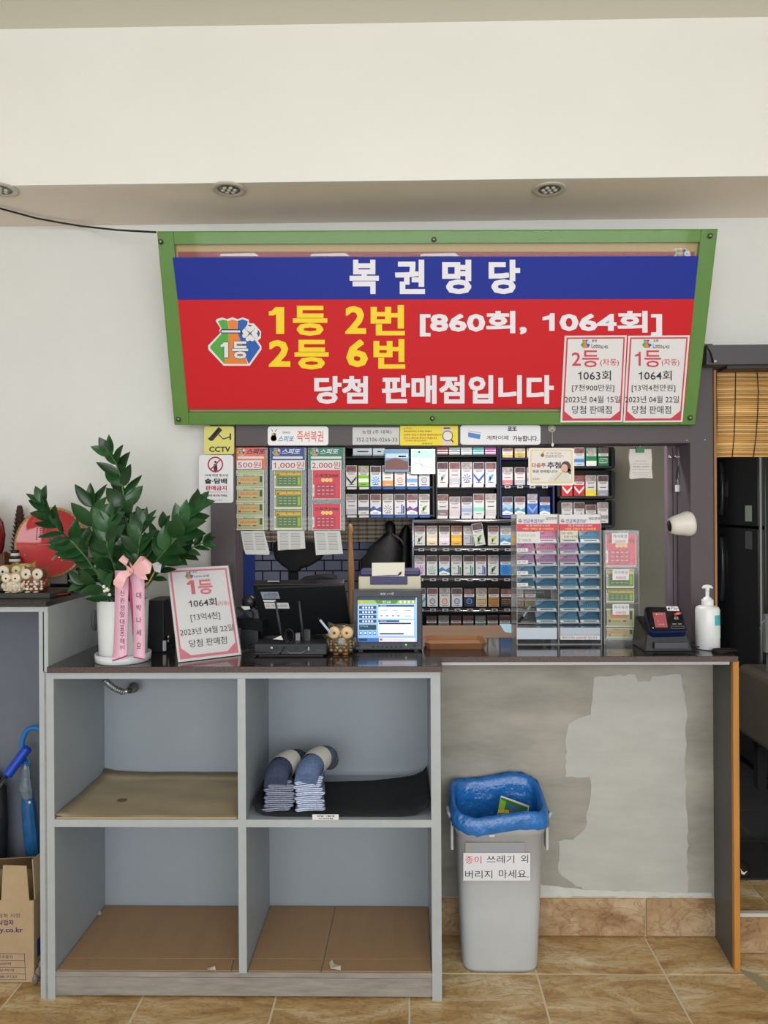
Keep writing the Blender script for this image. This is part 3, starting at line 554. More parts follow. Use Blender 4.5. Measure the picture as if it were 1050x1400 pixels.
# bundle of slips on a green clip
t = thing('slip_bundle', 'bundle of white slips hanging from a green clip at right of hatch', 'paper bundle', P(875, 615, 2.62))
slip = mat((214, 210, 208), .7)
for k, (dx, dy) in enumerate(((-1, -1), (1.5, 1.2), (-.5, .3), (.8, .8), (0, 0))):
    q = [(861 + dx, 614), (889 + dx, 614), (890 + dx, 628), (889.5 + dx, 640), (891 + dx, 653 + dy), (876 + dx, 652.5 + dy), (861 + dx, 654 + dy), (862 + dx, 640), (860 + dx, 626)]
    y = 2.625 - k * .0015; b = MB(); b.slab([P(*p, y) for p in q], (0, .0008, 0), slip); b.build('slip', t)
f = Flat(Matrix.Translation((0, 2.6185, 0)))
for y, a, c in ((630, 868, 884), (634, 865, 887), (641.5, 864, 888), (646, 864, 888), (649, 866, 886)): f.rect(a, y, c, y + .5, mat((150, 150, 152), .6))
f.text('복권 번호 기입 용지', 865, 637, 887, 639, INK); f.build('print', t)
b = MB(); b.pb(870, 611, 881, 618.5, 2.610, .018, mat((50, 120, 70), .4)); b.tube([P(875.5, 612, 2.62), P(875.5, 606, 2.62)], .0015, STEEL, 6); b.build('clip', t, bevel=.001)
# window track, cable, bracket, security camera
t = thing('window_track', 'pinkish aluminium sliding window track inside the hatch at right', 'window track', P(920, 700, 2.75))
al = mat((176, 160, 172), .4, .5); 
for a, c, y, m in ((912.5, 919.5, 2.74, mat((150, 138, 146), .4, .5)), (919.6, 921, 2.745, mat((80, 78, 86), .5)), (921.1, 926, 2.735, al), (926.1, 931.5, 2.75, mat((104, 106, 112), .4, .4))):
    b = MB(); b.box((X(a, y), y, ZC + .001), (X(c, y), y + .03, Z(609, y, 920)), m); b.build('rail', t)
b = MB(); b.box((X(931, 2.70) , 2.70, ZC), (X(944, 2.70) + .06, 2.8, Z(600, 2.7)), mat((26, 25, 27), .6)); tag(b.build('window_jamb'), 'black jamb strip between window track and hatch post', 'jamb')
t = thing('wall_bracket', 'small chrome bracket with black lead at upper right of the hatch', 'bracket', P(930, 625, 2.66))
ch = mat((200, 200, 202), .2, .9)
b = MB(); b.tube([P(914, 625, 2.66), P(920, 625, 2.66)], .0055, ch, 10); b.tube([P(920, 625, 2.66), P(922, 625, 2.66)], .0045, BLACK, 8); b.tube([P(922, 625, 2.66), P(939, 624, 2.66), P(939.5, 642, 2.66), P(930, 638.5, 2.66)], .0035, ch, 8); b.build('arm', t)
b = MB(); b.tube([P(929, 615, 2.67), P(930, 632, 2.665), P(925, 645, 2.665), P(924, 655, 2.665), P(929, 655, 2.665), P(927, 640, 2.665)], .0016, DARKPL, 6); b.tube([P(927, 655, 2.67), P(927.5, 672, 2.67)], .003, GREY, 6); b.build('lead', t)
b = MB(); b.pb(924.5, 663, 930.5, 672.5, 2.662, .012, WHITE); b.build('plug', t, bevel=.002)
t = thing('security_camera', 'round white security camera mounted on the right hatch post', 'camera', P(932, 717, 2.512))
c = P(932, 717, 2.512); b = MB(Matrix.Translation(c) @ Matrix.Rotation(-.12, 4, 'Y')); b.lathe((0, 0, 0), [(.020, -.042), (.026, -.040), (.032, -.028), (.039, .004), (.0425, .012), (.0425, .026), (.038, .036), (.03, .0385)], mat((224, 220, 212), .35), 32, 'x'); b.build('housing', t); b = MB(); b.tube([c + Vector((.024, .036, 0)), c + Vector((.024, .0475, 0))], .014, mat((214, 210, 202), .4), 14); b.build('mount', t)
b = MB(Matrix.Translation(c) @ Matrix.Rotation(-.12, 4, 'Y')); b.lathe((0, 0, 0), [(0, -.046), (.010, -.0455), (.019, -.043), (.0205, -.040)], mat((14, 14, 18), .12), 24, 'x'); b.build('lens', t)
# screws on the frame
for (x, y) in ((939, 602), (964, 601)):
    t = thing('screw', 'tiny silver screw head, %s on the purple-brown hatch frame' % ('left of the post joint' if x < 950 else 'right on the post'), 'screw', P(x, y, YH)); b = MB(); b.lathe(P(x, y, YH), [(.0035, -.0002), (.003, -.0018), (0, -.002)], STEEL, 10, 'y'); b.build('head', t)
# ------------------------------------------------------------------ cigarette racks and packs
ORD = ['first', 'second', 'third', 'fourth', 'fifth', 'sixth', 'seventh', 'eighth', 'ninth', 'tenth']
WARN = mat((120, 84, 84), .4, var=.5, scale=55, name='warning_photo'); WARN2 = mat((150, 142, 140), .4, var=.5, scale=70, name='warning_photo'); WARN3 = mat((84, 66, 70), .4, var=.5, scale=60, name='warning_photo')
CW = mat((214, 212, 212), .3); CLIN = mat((90, 88, 92), .5)
C = lambda *a: mat(a, .35)
def pack(cx, y0, y1, Y, body, motif, mc, label, group, wpx=14.6, tilt=0., warn=None, k=0):
    """photo column cx, top y0, bottom y1; the pack box stands on the shelf at depth Y"""
    p0 = P(cx, y1, Y); h = P(cx, y0, Y).z - p0.z; w_ = wpx * Y / 1000; M = Matrix.Translation(p0) @ Matrix.Rotation(tilt, 4, 'Y')
    t = thing('cigarette_pack', label, 'cigarette pack', M, group)
    b = MB(M); b.box((-w_ / 2, 0, 0), (w_ / 2, .022, h), body); b.build('carton', t)
    wm = warn or (WARN, WARN2, WARN3)[k % 3]
    f = Flat(M, 0, lambda u, v: ((u - .5) * w_, (1 - v) * h))
    f.rect(.03, .02, .97, .30, wm); f.rect(.03, .31, .97, .46, CW); f.lift(); f.rect(.12, .34, .88, .37, CLIN); f.rect(.2, .40, .8, .42, CLIN); f.build('warning_panel', t)
    f = Flat(M, 0, lambda u, v: ((u - .5) * w_, (1 - v) * h))
    if motif == 'ring': f.ring(.5, .70, .27, .08, mc, 16, w_ / h); f.rect(.38, .68, .62, .71, mc)
    elif motif == 'bar': f.poly([(.62, .5), (.74, .5), (.74, .96), (.62, .96)], mc); f.poly([(.78, .56), (.92, .6), (.92, .96), (.78, .96)], mc); f.rect(.12, .62, .4, .65, CLIN)
    elif motif == 'burst':
        for a in range(8): f.poly([(.5, .72), (.5 + .42 * math.cos(a * .785), .72 + .22 * math.sin(a * .785)), (.5 + .36 * math.cos(a * .785 + .3), .72 + .19 * math.sin(a * .785 + .3))], mc)
    elif motif == 'leaf': f.poly([(.2, .9), (.45, .6), (.8, .52), (.6, .75)], mc); f.poly([(.3, .6), (.5, .7), (.45, .95)], mc); f.rect(.1, .52, .3, .54, CLIN)
    elif motif == 'band': f.rect(.02, .62, .98, .80, mc)
    elif motif == 'low': f.rect(0, .72, 1, 1, mc); f.rect(.2, .56, .8, .6, CLIN)
    elif motif == 'wave': f.poly([(0, .7), (.3, .58), (.6, .72), (1, .6), (1, .98), (0, .98)], mc); f.lift(); f.poly([(0, .86), (.4, .76), (1, .88), (1, .98), (0, .98)], C(230, 236, 240))
    elif motif == 'chev': f.poly([(.02, .5), (.5, .78), (.98, .5), (.98, .62), (.5, .92), (.02, .62)], mc)
    elif motif == 'box': f.box(.12, .58, .88, .84, .03, mc); f.lift(); f.text('TOBACCO', .2, .67, .8, .75, mc)
    f.lift(); f.rect(.25, .90, .75, .93, CLIN if motif != 'low' else CW)
    f.build('brand_panel', t); return t
def rack(name, label, px, Y, rows, sidem, Z1=3.742, strip=None, tagm=None, lip=2.0, top=True, steel=False):
    """px: outer box; rows: list of (bottom y of packs, top y of row)"""
    x0, y0, x1, y1 = px; t = thing('cigarette_rack', label, 'display rack', P((x0 + x1) / 2, y1, Y))
    xa, xb = X(x0, Y), X(x1, Y); b = MB(); b.box((xa, Y + .12, Z(y1, Y)), (xb, Z1, Z(y0, Y)), mat((30, 30, 32), .5)); b.build('back_panel', t)
    for a, c in ((xa, xa + .008), (xb - .008, xb)): b = MB(); b.box((a, Y - .004, Z(y1, Y)), (c, Y + .1195, Z(y0, Y)), sidem); b.build('side_panel', t)
    if top: b = MB(); b.box((xa + .0085, Y, Z(y0, Y) - .006), (xb - .0085, Y + .1195, Z(y0, Y)), sidem); b.build('top_panel', t)
    for i, yb in enumerate(rows):
        zz = P((x0 + x1) / 2, yb, Y).z
        b = MB(); b.box((xa + .0085, Y - .004, zz - .008), (xb - .0085, Y + .1195, zz - .0006), sidem); s_ = b.build('shelf', t)
        if strip: b = MB(); b.pb(x0 + 3, yb + .6, x1 - 3, yb + 3.6, Y - .006, .0015, strip); b.build('price_strip', s_)
        if steel:
            b = MB(); c = P((x0 + x1) / 2, yb + 5, Y - .012); b.tube([(xa + .01, c.y, P(x0, yb + 5, c.y).z), (xb - .01, c.y, P(x1, yb + 5, c.y).z)], .006, mat((190, 184, 186), .22, .9), 10); b.build('rail', t)
    return t
navy = mat((26, 30, 86), .35); blk = mat((22, 22, 24), .4)
YR = 3.52
def tags(t, xs, y, Y, m, w_=9, h_=3, round_=False):
    for x in xs:
        b = MB()
        if round_: b.pb(x - 4, y - 1.8, x + 4, y + 1.8, Y - .0195, .001, m); b.pb(x - 2, y - .8, x + 2, y + .8, Y - .020, .0004, INK)
        else: b.pb(x - w_ / 2, y - h_ / 2, x + w_ / 2, y + h_ / 2, Y - .0085, .001, m)
        b.build('price_tag', t)
tw = mat((206, 206, 208), .5); tb = mat((40, 90, 170), .4)
# rack A: black with blue price strips
ra = rack('a', 'black cigarette rack with blue price strips, leftmost of the wall racks', (466, 610, 594, 707), YR, [624, 665.5, 704], blk, strip=None)
for yb in (667.5, 706): tags(ra, [481 + i * 16.7 for i in range(2)], yb, YR, tw, 13, 3); tags(ra, [514 + i * 16.7 for i in range(5)], yb, YR, tb, 14, 3)
A1 = [('white pack with dark camel sketch', C(206, 206, 202), 'chev', C(60, 60, 60)), ('green and white pack', C(120, 190, 40), 'band', C(226, 232, 220)), ('white and light blue pack', C(200, 210, 220), 'burst', C(60, 150, 210)), ('white pack with small orange marks', C(222, 220, 212), 'low', C(212, 150, 90)), ('silver pack with orange ring', C(210, 208, 208), 'ring', C(220, 130, 70)), ('white pack with pale blue stripe', C(214, 220, 230), 'band', C(120, 160, 220)), ('silver pack with grey ring', C(196, 198, 204), 'ring', C(120, 122, 130))]
A2 = [('plain-fronted white pack with pinkish photo', C(206, 204, 204), 'low', C(180, 180, 184)), ('white pack with grey band', C(212, 212, 210), 'band', C(90, 94, 104)), ('silver pack with blue swoosh lines', C(204, 206, 210), 'wave', C(60, 80, 150)), ('white pack with grey swirl', C(216, 216, 216), 'burst', C(130, 134, 140)), ('silver pack with navy bar', C(206, 208, 214), 'bar', C(50, 60, 130)), ('white pack with purple curve', C(212, 206, 214), 'wave', C(110, 60, 140)), ('white pack with dull green corner', C(208, 210, 206), 'leaf', C(110, 150, 80))]
for i, (d, bo, mo, mc) in enumerate(A1): pack(480.5 + i * 16.6, 636.5 + (i % 3) * .3, 665, YR, bo, mo, mc, '%s, %s on middle row, leftmost rack' % (d, ORD[i]), 'packs in the leftmost rack', k=i)
for i, (d, bo, mo, mc) in enumerate(A2): pack(480.5 + i * 16.6, 675.5, 703.5, YR, bo, mo, mc, '%s, %s on bottom row of leftmost rack' % (d, ORD[i]), 'packs in the leftmost rack', k=i + 1)
for i, (x0, x1) in enumerate(((482.5, 508.5), (510, 526))):
    c = P((x0 + x1) / 2, 623.5, YR); M = Matrix.Translation(c); t = thing('flat_carton', ('pale blue-grey flat carton, left of the two on the top row of leftmost rack', 'pale blue-grey flat carton, right of the two on the top row of leftmost rack')[i], 'carton', M)
    b = MB(); b.pb(x0, 613, x1, 621.5, YR + .0, .06, C(166, 182, 188)); b.build('carton', t); b = MB(); b.pb(x0 + 6, 616.5, x1 - 5, 618, YR - .0008, .0005, INK); b.build('print', t)
    b = MB(); b.box((X(x0, YR), YR, P(x0, 623.4, YR).z), (X(x1, YR), YR + .06, P(x0, 621.6, YR).z), C(120, 130, 134)); b.build('carton_base', t)
# two clear hanging notices in front of rack A
for i, (px, m, lab) in enumerate((((526, 614, 559, 645), mat((110, 140, 170), .35), 'blue and brown landscape leaflet hanging over the leftmost rack'), ((562, 614, 595, 648), mat((222, 230, 222), .35), 'pale green-white leaflet hanging over the leftmost rack'))):
    t, M, FL = board('leaflet', lab, 'leaflet', px, YR - .007, m, .001)
    f = FL()
    if i == 0: f.poly([(527, 630), (540, 626), (558, 631), (558, 642), (527, 642)], mat((110, 80, 74), .5)); f.rect(527, 620, 558, 626, mat((170, 196, 210), .5)); f.rect(545, 623, 555, 625, mat((190, 60, 60), .5))
    else: f.rect(563, 615, 594, 626, mat((170, 206, 200), .5)); f.line(566, 632, 590, 640, .5, GREY); f.line(572, 628, 582, 645, .5, GREY); f.rect(572, 617, 574, 619, GREY)
    f.build('print', t)
# rack B
rb = rack('b', 'black cigarette rack in the middle, second from left of the wall racks', (596, 610, 682, 710), YR, [622.5, 665.5, 709], blk)
tags(rb, [605 + i * 16.4 for i in range(5)], 664.2, YR - .012, tw, 14, 4); tags(rb, [605 + i * 16.4 for i in range(5)], 707, YR - .012, tw, 14, 4)
B0 = [('dark red flat pack', C(110, 40, 50)), ('grey-green flat pack', C(110, 130, 130)), ('grey flat pack with gold sticker', C(150, 160, 160)), ('teal flat pack', C(40, 140, 140)), ('purple flat pack', C(130, 50, 120))]
for i, (d, bo) in enumerate(B0): pack(605 + i * 16.4, 612, 622, YR, bo, 'band', CW, '%s, %s on the top row of the middle rack' % (d, ORD[i]), 'packs in the middle rack', 15, k=i, warn=bo)
B1 = [('white pack with faint grey print', C(210, 208, 206), 'leaf', C(150, 150, 156)), ('pale grey pack, plain front', C(200, 198, 200), 'low', C(180, 178, 186)), ('white pack with grey-blue rays', C(206, 206, 212), 'burst', C(90, 100, 150)), ('white pack with blue star', C(206, 210, 224), 'chev', C(40, 80, 180)), ('white and sky blue pack with print', C(200, 212, 224), 'leaf', C(90, 150, 200))]
B2 = [('white over brown-grey pack', C(196, 194, 192), 'low', C(120, 104, 100)), ('pale pink-grey pack', C(206, 194, 196), 'low', C(196, 184, 186)), ('light blue-grey pack', C(186, 192, 206), 'band', C(150, 164, 190)), ('white pack with mint green block', C(206, 214, 208), 'band', C(130, 206, 186)), ('plain white-grey pack', C(208, 208, 204), 'low', C(190, 190, 188))]
for i, (d, bo, mo, mc) in enumerate(B1): pack(605.5 + i * 16.4, 632, 662, YR, bo, mo, mc, '%s, %s on the centre row of the middle rack' % (d, ORD[i]), 'packs in the middle rack', k=i + 2)
for i, (d, bo, mo, mc) in enumerate(B2): pack(605.5 + i * 16.4, 676 + (i in (1, 2)) * 3 - (i > 2), 705, YR, bo, mo, mc, '%s, %s on the bottom row of the middle rack' % (d, ORD[i]), 'packs in the middle rack', k=i)
for o_ in (): pass
# rack C navy
rc = rack('c', 'navy blue cigarette rack, behind and below the hanging card', (683, 610, 758, 708), YR, [626, 664, 705], navy)
tags(rc, [694 + i * 17 for i in range(4)], 665.5, YR, mat((176, 176, 178), .4), round_=True); tags(rc, [694 + i * 17 for i in range(4)], 706.5, YR, mat((60, 70, 140), .4), 14, 3)
CR = [[('gold-topped white pack', C(206, 200, 180), 'low', C(190, 160, 70)), ('yellow-gold pack', C(196, 176, 90), 'box', C(90, 80, 40)), ('white pack beside the gold one', C(210, 208, 206), 'low', C(190, 190, 196)), ('pale pack under the card corner', C(200, 200, 206), 'band', C(120, 130, 170))],
      [('white pack with pink-red photo', C(206, 200, 200), 'low', C(190, 120, 120)), ('silver pack with dark photo', C(204, 204, 206), 'low', C(170, 170, 176)), ('pale pack behind the hanging card', C(200, 204, 210), 'band', C(80, 110, 180)), ('grey pack behind the hanging card', C(196, 198, 204), 'low', C(90, 100, 150))],
      [('pale blue pack', C(150, 186, 216), 'wave', C(90, 140, 196)), ('white pack with teal wave', C(196, 204, 206), 'wave', C(70, 140, 170)), ('blue pack with pinkish photo, tallest', C(60, 100, 180), 'chev', C(110, 160, 220)), ('deep blue pack', C(40, 86, 160), 'wave', C(60, 130, 210))]]
for r, (y0, y1) in enumerate(((613, 625.5), (639, 663), (679, 704))):
    for i, (d, bo, mo, mc) in enumerate(CR[r]): pack(694 + i * 17, y0 - (4 if (r, i) == (2, 2) else 0), y1, YR, bo, mo, mc, '%s, %s on the %s row of the navy rack' % (d, ORD[i], ('top', 'middle', 'bottom')[r]), 'packs in the navy rack', 14, k=i + r)
# rack D stepped black tiers
t = thing('tiered_cigarette_rack', 'black three-tier cigarette rack with rounded ends, rightmost of the wall racks', 'display rack', P(800, 710, YR))
for y0, y1, dy in ((611, 641, .0), (643, 682, .0), (684, 722, .0)):
    pts = rounded(762, y0, 841, y1, 5); b = MB(); q = [P(*p, YR + .03) for p in pts]; b.slab(q, (0, .19, 0), blk); tr = b.build('tier', t)
    b = MB(); b.pb(766, y1 - 3.5, 837, y1 - 1, YR - .006, .036, mat((44, 44, 48), .3)); b.build('front_lip', tr)
    b = MB(); b.box((X(836, YR), YR - .006, Z(y1 - 2, YR)), (X(839, YR), YR + .029, Z(y0 + 2, YR)), blk); b.build('end_cheek', tr)
DR = [[('white pack with red corner', C(190, 196, 206), 'band', C(70, 130, 190)), ('green pack', C(40, 130, 80), 'low', C(220, 226, 220)), ('darker green pack', C(30, 110, 66), 'box', C(210, 220, 210))],
      [('red pack with dark photo', C(206, 40, 44), 'chev', C(226, 226, 226)), ('red pack beside the first', C(190, 44, 50), 'chev', C(220, 220, 220)), ('white pack with yellow base', C(206, 204, 196), 'low', C(226, 206, 50)), ('white pack with silver base', C(206, 208, 210), 'low', C(150, 156, 166))],
      [('white pack with dark red photo', C(206, 204, 204), 'low', C(180, 178, 180)), ('white pack with grey photo', C(208, 208, 208), 'bar', C(120, 120, 126)), ('short silver pack', C(190, 192, 194), 'low', C(160, 162, 166)), ('white pack with head photo', C(214, 214, 214), 'band', C(150, 150, 156))]]
for r, (y0, y1, xs_) in enumerate(((612, 637, (792, 808.5, 825)), (650, 678, (775.5, 792, 808, 824.5)), (687, 715, (775.5, 792, 808, 824.5)))):
    for i, (d, bo, mo, mc) in enumerate(DR[r]): pack(xs_[i], y0 + (3 if 'short' in d else 0), y1, YR, bo, mo, mc, '%s, %s on the %s tier of the rightmost rack' % (d, ORD[i], ('top', 'middle', 'bottom')[r]), 'packs in the rightmost rack', 14, k=i + r * 2)
# rack E lower
YE = 3.50
re_ = rack('e', 'low black cigarette rack with steel rails standing behind the wooden tray', (563, 714, 744, 866), YE, [746.5, 787.5, 830.5, 864], blk, steel=True, top=False)
b = MB(); b.tube([P(564, 713, YE - .01), P(744, 712, YE - .01)], .008, mat((196, 190, 190), .22, .9), 10); b.build('top_rail', re_)
b = MB(); b.tube([P(564.5, 712, YE - .01), P(564.5, 870, YE - .01)], .006, mat((120, 124, 136), .3, .8), 10); b.build('post', re_)
b = MB(); b.box((X(566, YE) , YE + .0, ZI), (X(742, YE), YE + .12, P(650, 864, YE).z - .01), blk); b.build('plinth', re_)
for yb in (751.5, 792.5, 834): tags(re_, [576 + i * 16.9 + (0 if yb < 760 else -1) for i in range(10)], yb, YE, mat((176, 176, 178), .4), round_=True)
E = [[('white pack with grey floral sketch', C(204, 206, 198), 'leaf', C(120, 124, 120)), ('cream pack', C(222, 204, 170), 'band', C(236, 224, 200)), ('white-lilac pack', C(214, 206, 212), 'band', C(232, 224, 230)), ('yellow pack', C(222, 168, 50), 'band', C(240, 190, 60)), ('silver-grey pack with bars', C(176, 180, 184), 'bar', C(120, 126, 134)), ('tilted white pack with green twig', C(200, 206, 192), 'leaf', C(90, 140, 60)), ('white pack with yellow-green twig', C(202, 206, 196), 'leaf', C(170, 180, 50)), ('white over sky-blue pack', C(140, 180, 206), 'wave', C(70, 140, 190))],
     [('white pack with magenta burst', C(214, 196, 214), 'burst', C(180, 70, 160)), ('white pack with yellow splash', C(206, 214, 214), 'burst', C(130, 180, 130)), ('white pack with teal swirl', C(200, 212, 220), 'wave', C(40, 130, 170)), ('white pack with dark green bar', C(206, 210, 208), 'bar', C(50, 110, 100)), ('white pack with teal bar', C(206, 212, 210), 'bar', C(60, 140, 140)), ('white pack with blue bar', C(206, 210, 216), 'bar', C(50, 90, 180)), ('white pack with small green fleck', C(210, 212, 208), 'leaf', C(60, 130, 100)), ('white over bright blue flower pack', C(60, 140, 206), 'burst', C(20, 80, 180))],
     [('pale blue pack beside the screen', C(170, 196, 204), 'chev', C(70, 140, 170)), ('white pack with grey ring', C(206, 206, 208), 'ring', C(100, 104, 112)), ('white pack with orange ring', C(208, 208, 206), 'ring', C(214, 120, 60)), ('white pack with blue ring', C(206, 208, 214), 'ring', C(50, 90, 170)), ('navy pack with pale blue ring', C(30, 40, 66), 'ring', C(110, 150, 200)), ('cream pack with olive label', C(204, 188, 150), 'box', C(110, 96, 50)), ('tan pack', C(172, 132, 80), 'box', C(96, 66, 34)), ('black pack with gold label', C(46, 42, 38), 'box', C(160, 136, 80)), ('tan pack behind acrylic stand', C(150, 120, 80), 'box', C(90, 66, 40)), ('olive-gold pack behind acrylic stand', C(140, 124, 76), 'box', C(80, 66, 40))],
     [('navy pack', C(40, 52, 84), 'low', CW), ('grey and white pack', C(120, 122, 126), 'low', CW), ('brown pack', C(110, 74, 52), 'low', CW), ('black and white pack', C(90, 90, 94), 'low', CW), ('teal pack with pinkish photo', C(60, 130, 136), 'low', CW), ('dull grey-green pack', C(120, 124, 110), 'low', CW), ('light grey pack', C(150, 152, 150), 'low', CW)]]
for r, (y0, y1, x0) in enumerate(((719, 745.5, 574), (759.5, 786.5, 574), (804.5, 829.5, 574), (842, 863.5, 590))):
    for i, (d, bo, mo, mc) in enumerate(E[r]):
        ti = (r, i) == (0, 5)
        pack(x0 + i * 16.75 + (r == 2) * .6 + ti * -1, y0 - 4 * ti, y1 - ti * .0, YE - .012 * ti, bo, mo, mc, '%s, %s on the %s row of the low rack' % (d, ORD[i], ('top', 'second', 'third', 'bottom')[r]), 'packs in the low rack', 14.4, k=i + r, tilt=-.16 * ti)
# ------------------------------------------------------------------ hanging scratch ticket sleeves
YS = 2.575
def ticket_face(f, kind, x0, y0, x1, y1):
    w_, h_ = x1 - x0, y1 - y0; q = lambda u, v: (x0 + u * w_, y0 + v * h_)
    def R(u0, v0, u1, v1, m): a = q(u0, v0); c = q(u1, v1); f.rect(a[0], a[1], c[0], c[1], m)
    def Tx(s, u0, v0, u1, v1, m, bo=0): a = q(u0, v0); c = q(u1, v1); f.text(s, a[0], a[1], c[0], c[1], m, bo)
    if kind == 500:
        R(.04, .08, .97, .94, mat((166, 170, 128), .5)); f.lift(); R(.84, .14, .93, .60, mat((60, 80, 40), .5)); R(.1, .26, .74, .66, mat((192, 180, 128), .5)); R(.0, .1, .03, .9, CLIN); f.lift()
        Tx('행운의 나무', .26, .06, .66, .18, mat((40, 130, 50), .5), .02); Tx('200,000,000', .12, .30, .74, .56, mat((220, 110, 60), .5), .03); R(.08, .60, .16, .74, mat((150, 40, 30), .5)); R(.60, .64, .72, .72, mat((150, 60, 40), .5)); R(.2, .66, .5, .70, mat((90, 130, 60), .5))
    elif kind == 1000:
        R(.02, .02, .98, .90, mat((112, 142, 70), .5)); f.lift(); R(.13, .34, .82, .84, mat((92, 118, 84), .5)); R(.85, .38, .93, .8, mat((150, 186, 60), .5)); R(0, .3, .06, .98, WHITE); f.lift()
        Tx('₩500,000,000', .05, .10, .95, .30, mat((240, 170, 60), .4), .05); R(.02, .4, .04, .9, CLIN)
        for i in range(4):
            for j in range(3): R(.17 + i * .165, .42 + j * .14, .28 + i * .165, .46 + j * .14, mat((160, 190, 150), .5))
    else:
        R(.02, .0, .98, .98, mat((214, 66, 90), .5)); f.lift(); R(.12, .46, .80, .95, mat((176, 66, 84), .5)); R(0, .5, .07, .9, PAPER); f.lift()
        Tx('스피또2000', .08, .12, .92, .26, mat((86, 44, 30), .5), .03)
        for i in range(3): f.disc(*q(.38 + i * .13, .34), w_ * .07, mat((240, 206, 120), .5))
        f.lift()
        for i in range(4):
            for j in range(3): R(.18 + i * .155, .54 + j * .13, .27 + i * .155, .58 + j * .13, mat((220, 150, 160), .5))
        R(.02, .6, .035, .8, CLIN)
def slab_px(q, y, th, m, name, par): b = MB(); b.slab([P(*p, y) for p in q], (0, th, 0), m); return b.build(name, par)
sl = clear('vinyl_sleeve', (200, 210, 214), .22, .12)
SL = [(500, '500원', (321, 612, 366, 725), (mat((226, 106, 60), .4), 'orange'), (324, 629.5, 358, 641), [(643, 647.5), (648.5, 666.5), (667.5, 686), (687, 705), (706, 724.5)], (323, 361)),
      (1000, '1,000원', (369, 612, 419, 725.5), (mat((34, 62, 140), .4), 'blue'), (372, 629.5, 417, 642.5), [(643.5, 667.5), (669, 696), (697.5, 724.5)], (375, 413)),
      (2000, '2,000원', (421, 612, 472, 725.5), (mat((30, 120, 92), .4), 'green'), (425, 629.5, 467, 642.5), [(642.8, 682.5), (689, 724.5)], (427, 466))]
for kind, price, px, (hm, hn), note, tk, (tx0, tx1) in SL:
    t, M, FL = board('ticket_sleeve', 'hanging clear sleeve with %s header and %s price, on the hatch header' % (hn, price), 'ticket holder', px, YS + .004, sl, .0008, part='sleeve', group=None)
    b = MB(M); pmM = pixmap(M, -.003); a = pmM(px[0] + 1, px[1]); c = pmM(px[2] - 3, 641 if kind != 500 else 640)
    b.box((a[0], -.0035, c[1]), (c[0], -.0022, a[1]), hm); b.build('header_card', t)
    f = Flat(M, -.0036, pixmap(M, -.0036)); x0 = px[0] + 2; lottery_bag(f, x0 + 7, 617.5, 11); f.poly(rounded(x0 + 2, 624, px[2] - 5, 627.3, 1.2, 2), PAPER); f.build('print', t)
    f = Flat(M, -.0050, pixmap(M, -.0036)); f.text('스피또', x0 + 14, 613.5, x0 + 40, 621, mat((40, 40, 110), .4) if kind == 500 else mat((200, 216, 226), .4), .03, .3); f.text('행운의 스피또로 희망을 드려요', x0 + 3.5, 624.8, px[2] - 7, 626.6, INK); f.build('lettering', t)
    b = MB(M); a = pmM(note[0], note[1]); c = pmM(note[2], note[3]); b.box((a[0], -.0062, c[1]), (c[0], -.0055, a[1]), PAPER); nt_ = b.build('price_note', t)
    f = Flat(M, -.0064, pixmap(M, -.0064)); f.text(price, note[0] + 1.5, note[1] + 1.5, note[2] - 1.5, note[3] - 1.2, INKRED, .0); f.build('price_lettering', t)
    for i, (a, b_) in enumerate(tk):
        lab = {500: 'pale green 500 won scratch ticket', 1000: 'bright green 500,000,000 scratch ticket', 2000: 'red 2,000 won scratch ticket with gold coins'}[kind]
        po = (['cut-off top strip', 'topmost full one', 'second full one', 'third full one', 'lowest one'] if kind == 500 else ['topmost', 'middle', 'lowest'] if kind == 1000 else ['upper one', 'lower one'])[i]
        y = YS - .0002; MM = Matrix.Translation(P((tx0 + tx1) / 2, (a + b_) / 2, y)); t2 = thing('scratch_ticket', '%s, %s in the %s-headed sleeve' % (lab, po, hn), 'lottery ticket', MM, 'scratch tickets in the hanging sleeves')
        b = MB(); b.pb(tx0, a, tx1, b_, y, .0008, mat((214, 214, 196), .5)); b.build('ticket', t2)
        f = Flat(MM, 0, step=.0001); 
        if b_ - a > 8: ticket_face(f, kind, tx0, a, tx1, b_)
        else: f.rect(tx0 + 2, a + .5, tx1 - 1, b_ - 1, mat((170, 180, 110), .5))
        if kind == 2000 and i == 0: pass
        f.build('print', t2)
for q, lab in (([(329, 726), (361, 726), (368.5, 755), (368, 758.5), (336, 758), (333, 750)], 'folded leaflet with black print hanging below the orange-headed sleeve'), ([(379, 726), (416, 726), (417.5, 750), (380, 752.5)], 'small-print leaflet hanging below the blue-headed sleeve'), ([(429, 726), (465, 726), (469, 757), (432, 759)], 'small-print leaflet hanging below the green-headed sleeve')):
    y = YS + .002; cx = sum(p[0] for p in q) / len(q); M = Matrix.Translation(P(cx, 740, y)); t = thing('paper_slip', lab, 'leaflet', M); slab_px(q, y, .0006, mat((204, 204, 204), .6), 'sheet', t)
    f = Flat(M, 0); x0 = q[0][0]; sk_ = (q[-1][0] - q[0][0]) / 30
    g = mat((110, 110, 114), .6)
    for r in range(11):
        yy = 729 + r * 2.2; dx = sk_ * (yy - 726)
        f.rect(x0 + 3 + dx, yy, x0 + 15 + dx, yy + .55, g); f.rect(x0 + 18 + dx, yy, x0 + 31 + dx, yy + .55, g)
    f.lift(); f.rect(x0 + 4 + sk_ * 8, 733.5, x0 + 15 + sk_ * 8, 739.5, mat((190, 190, 192), .6)); f.build('print', t)
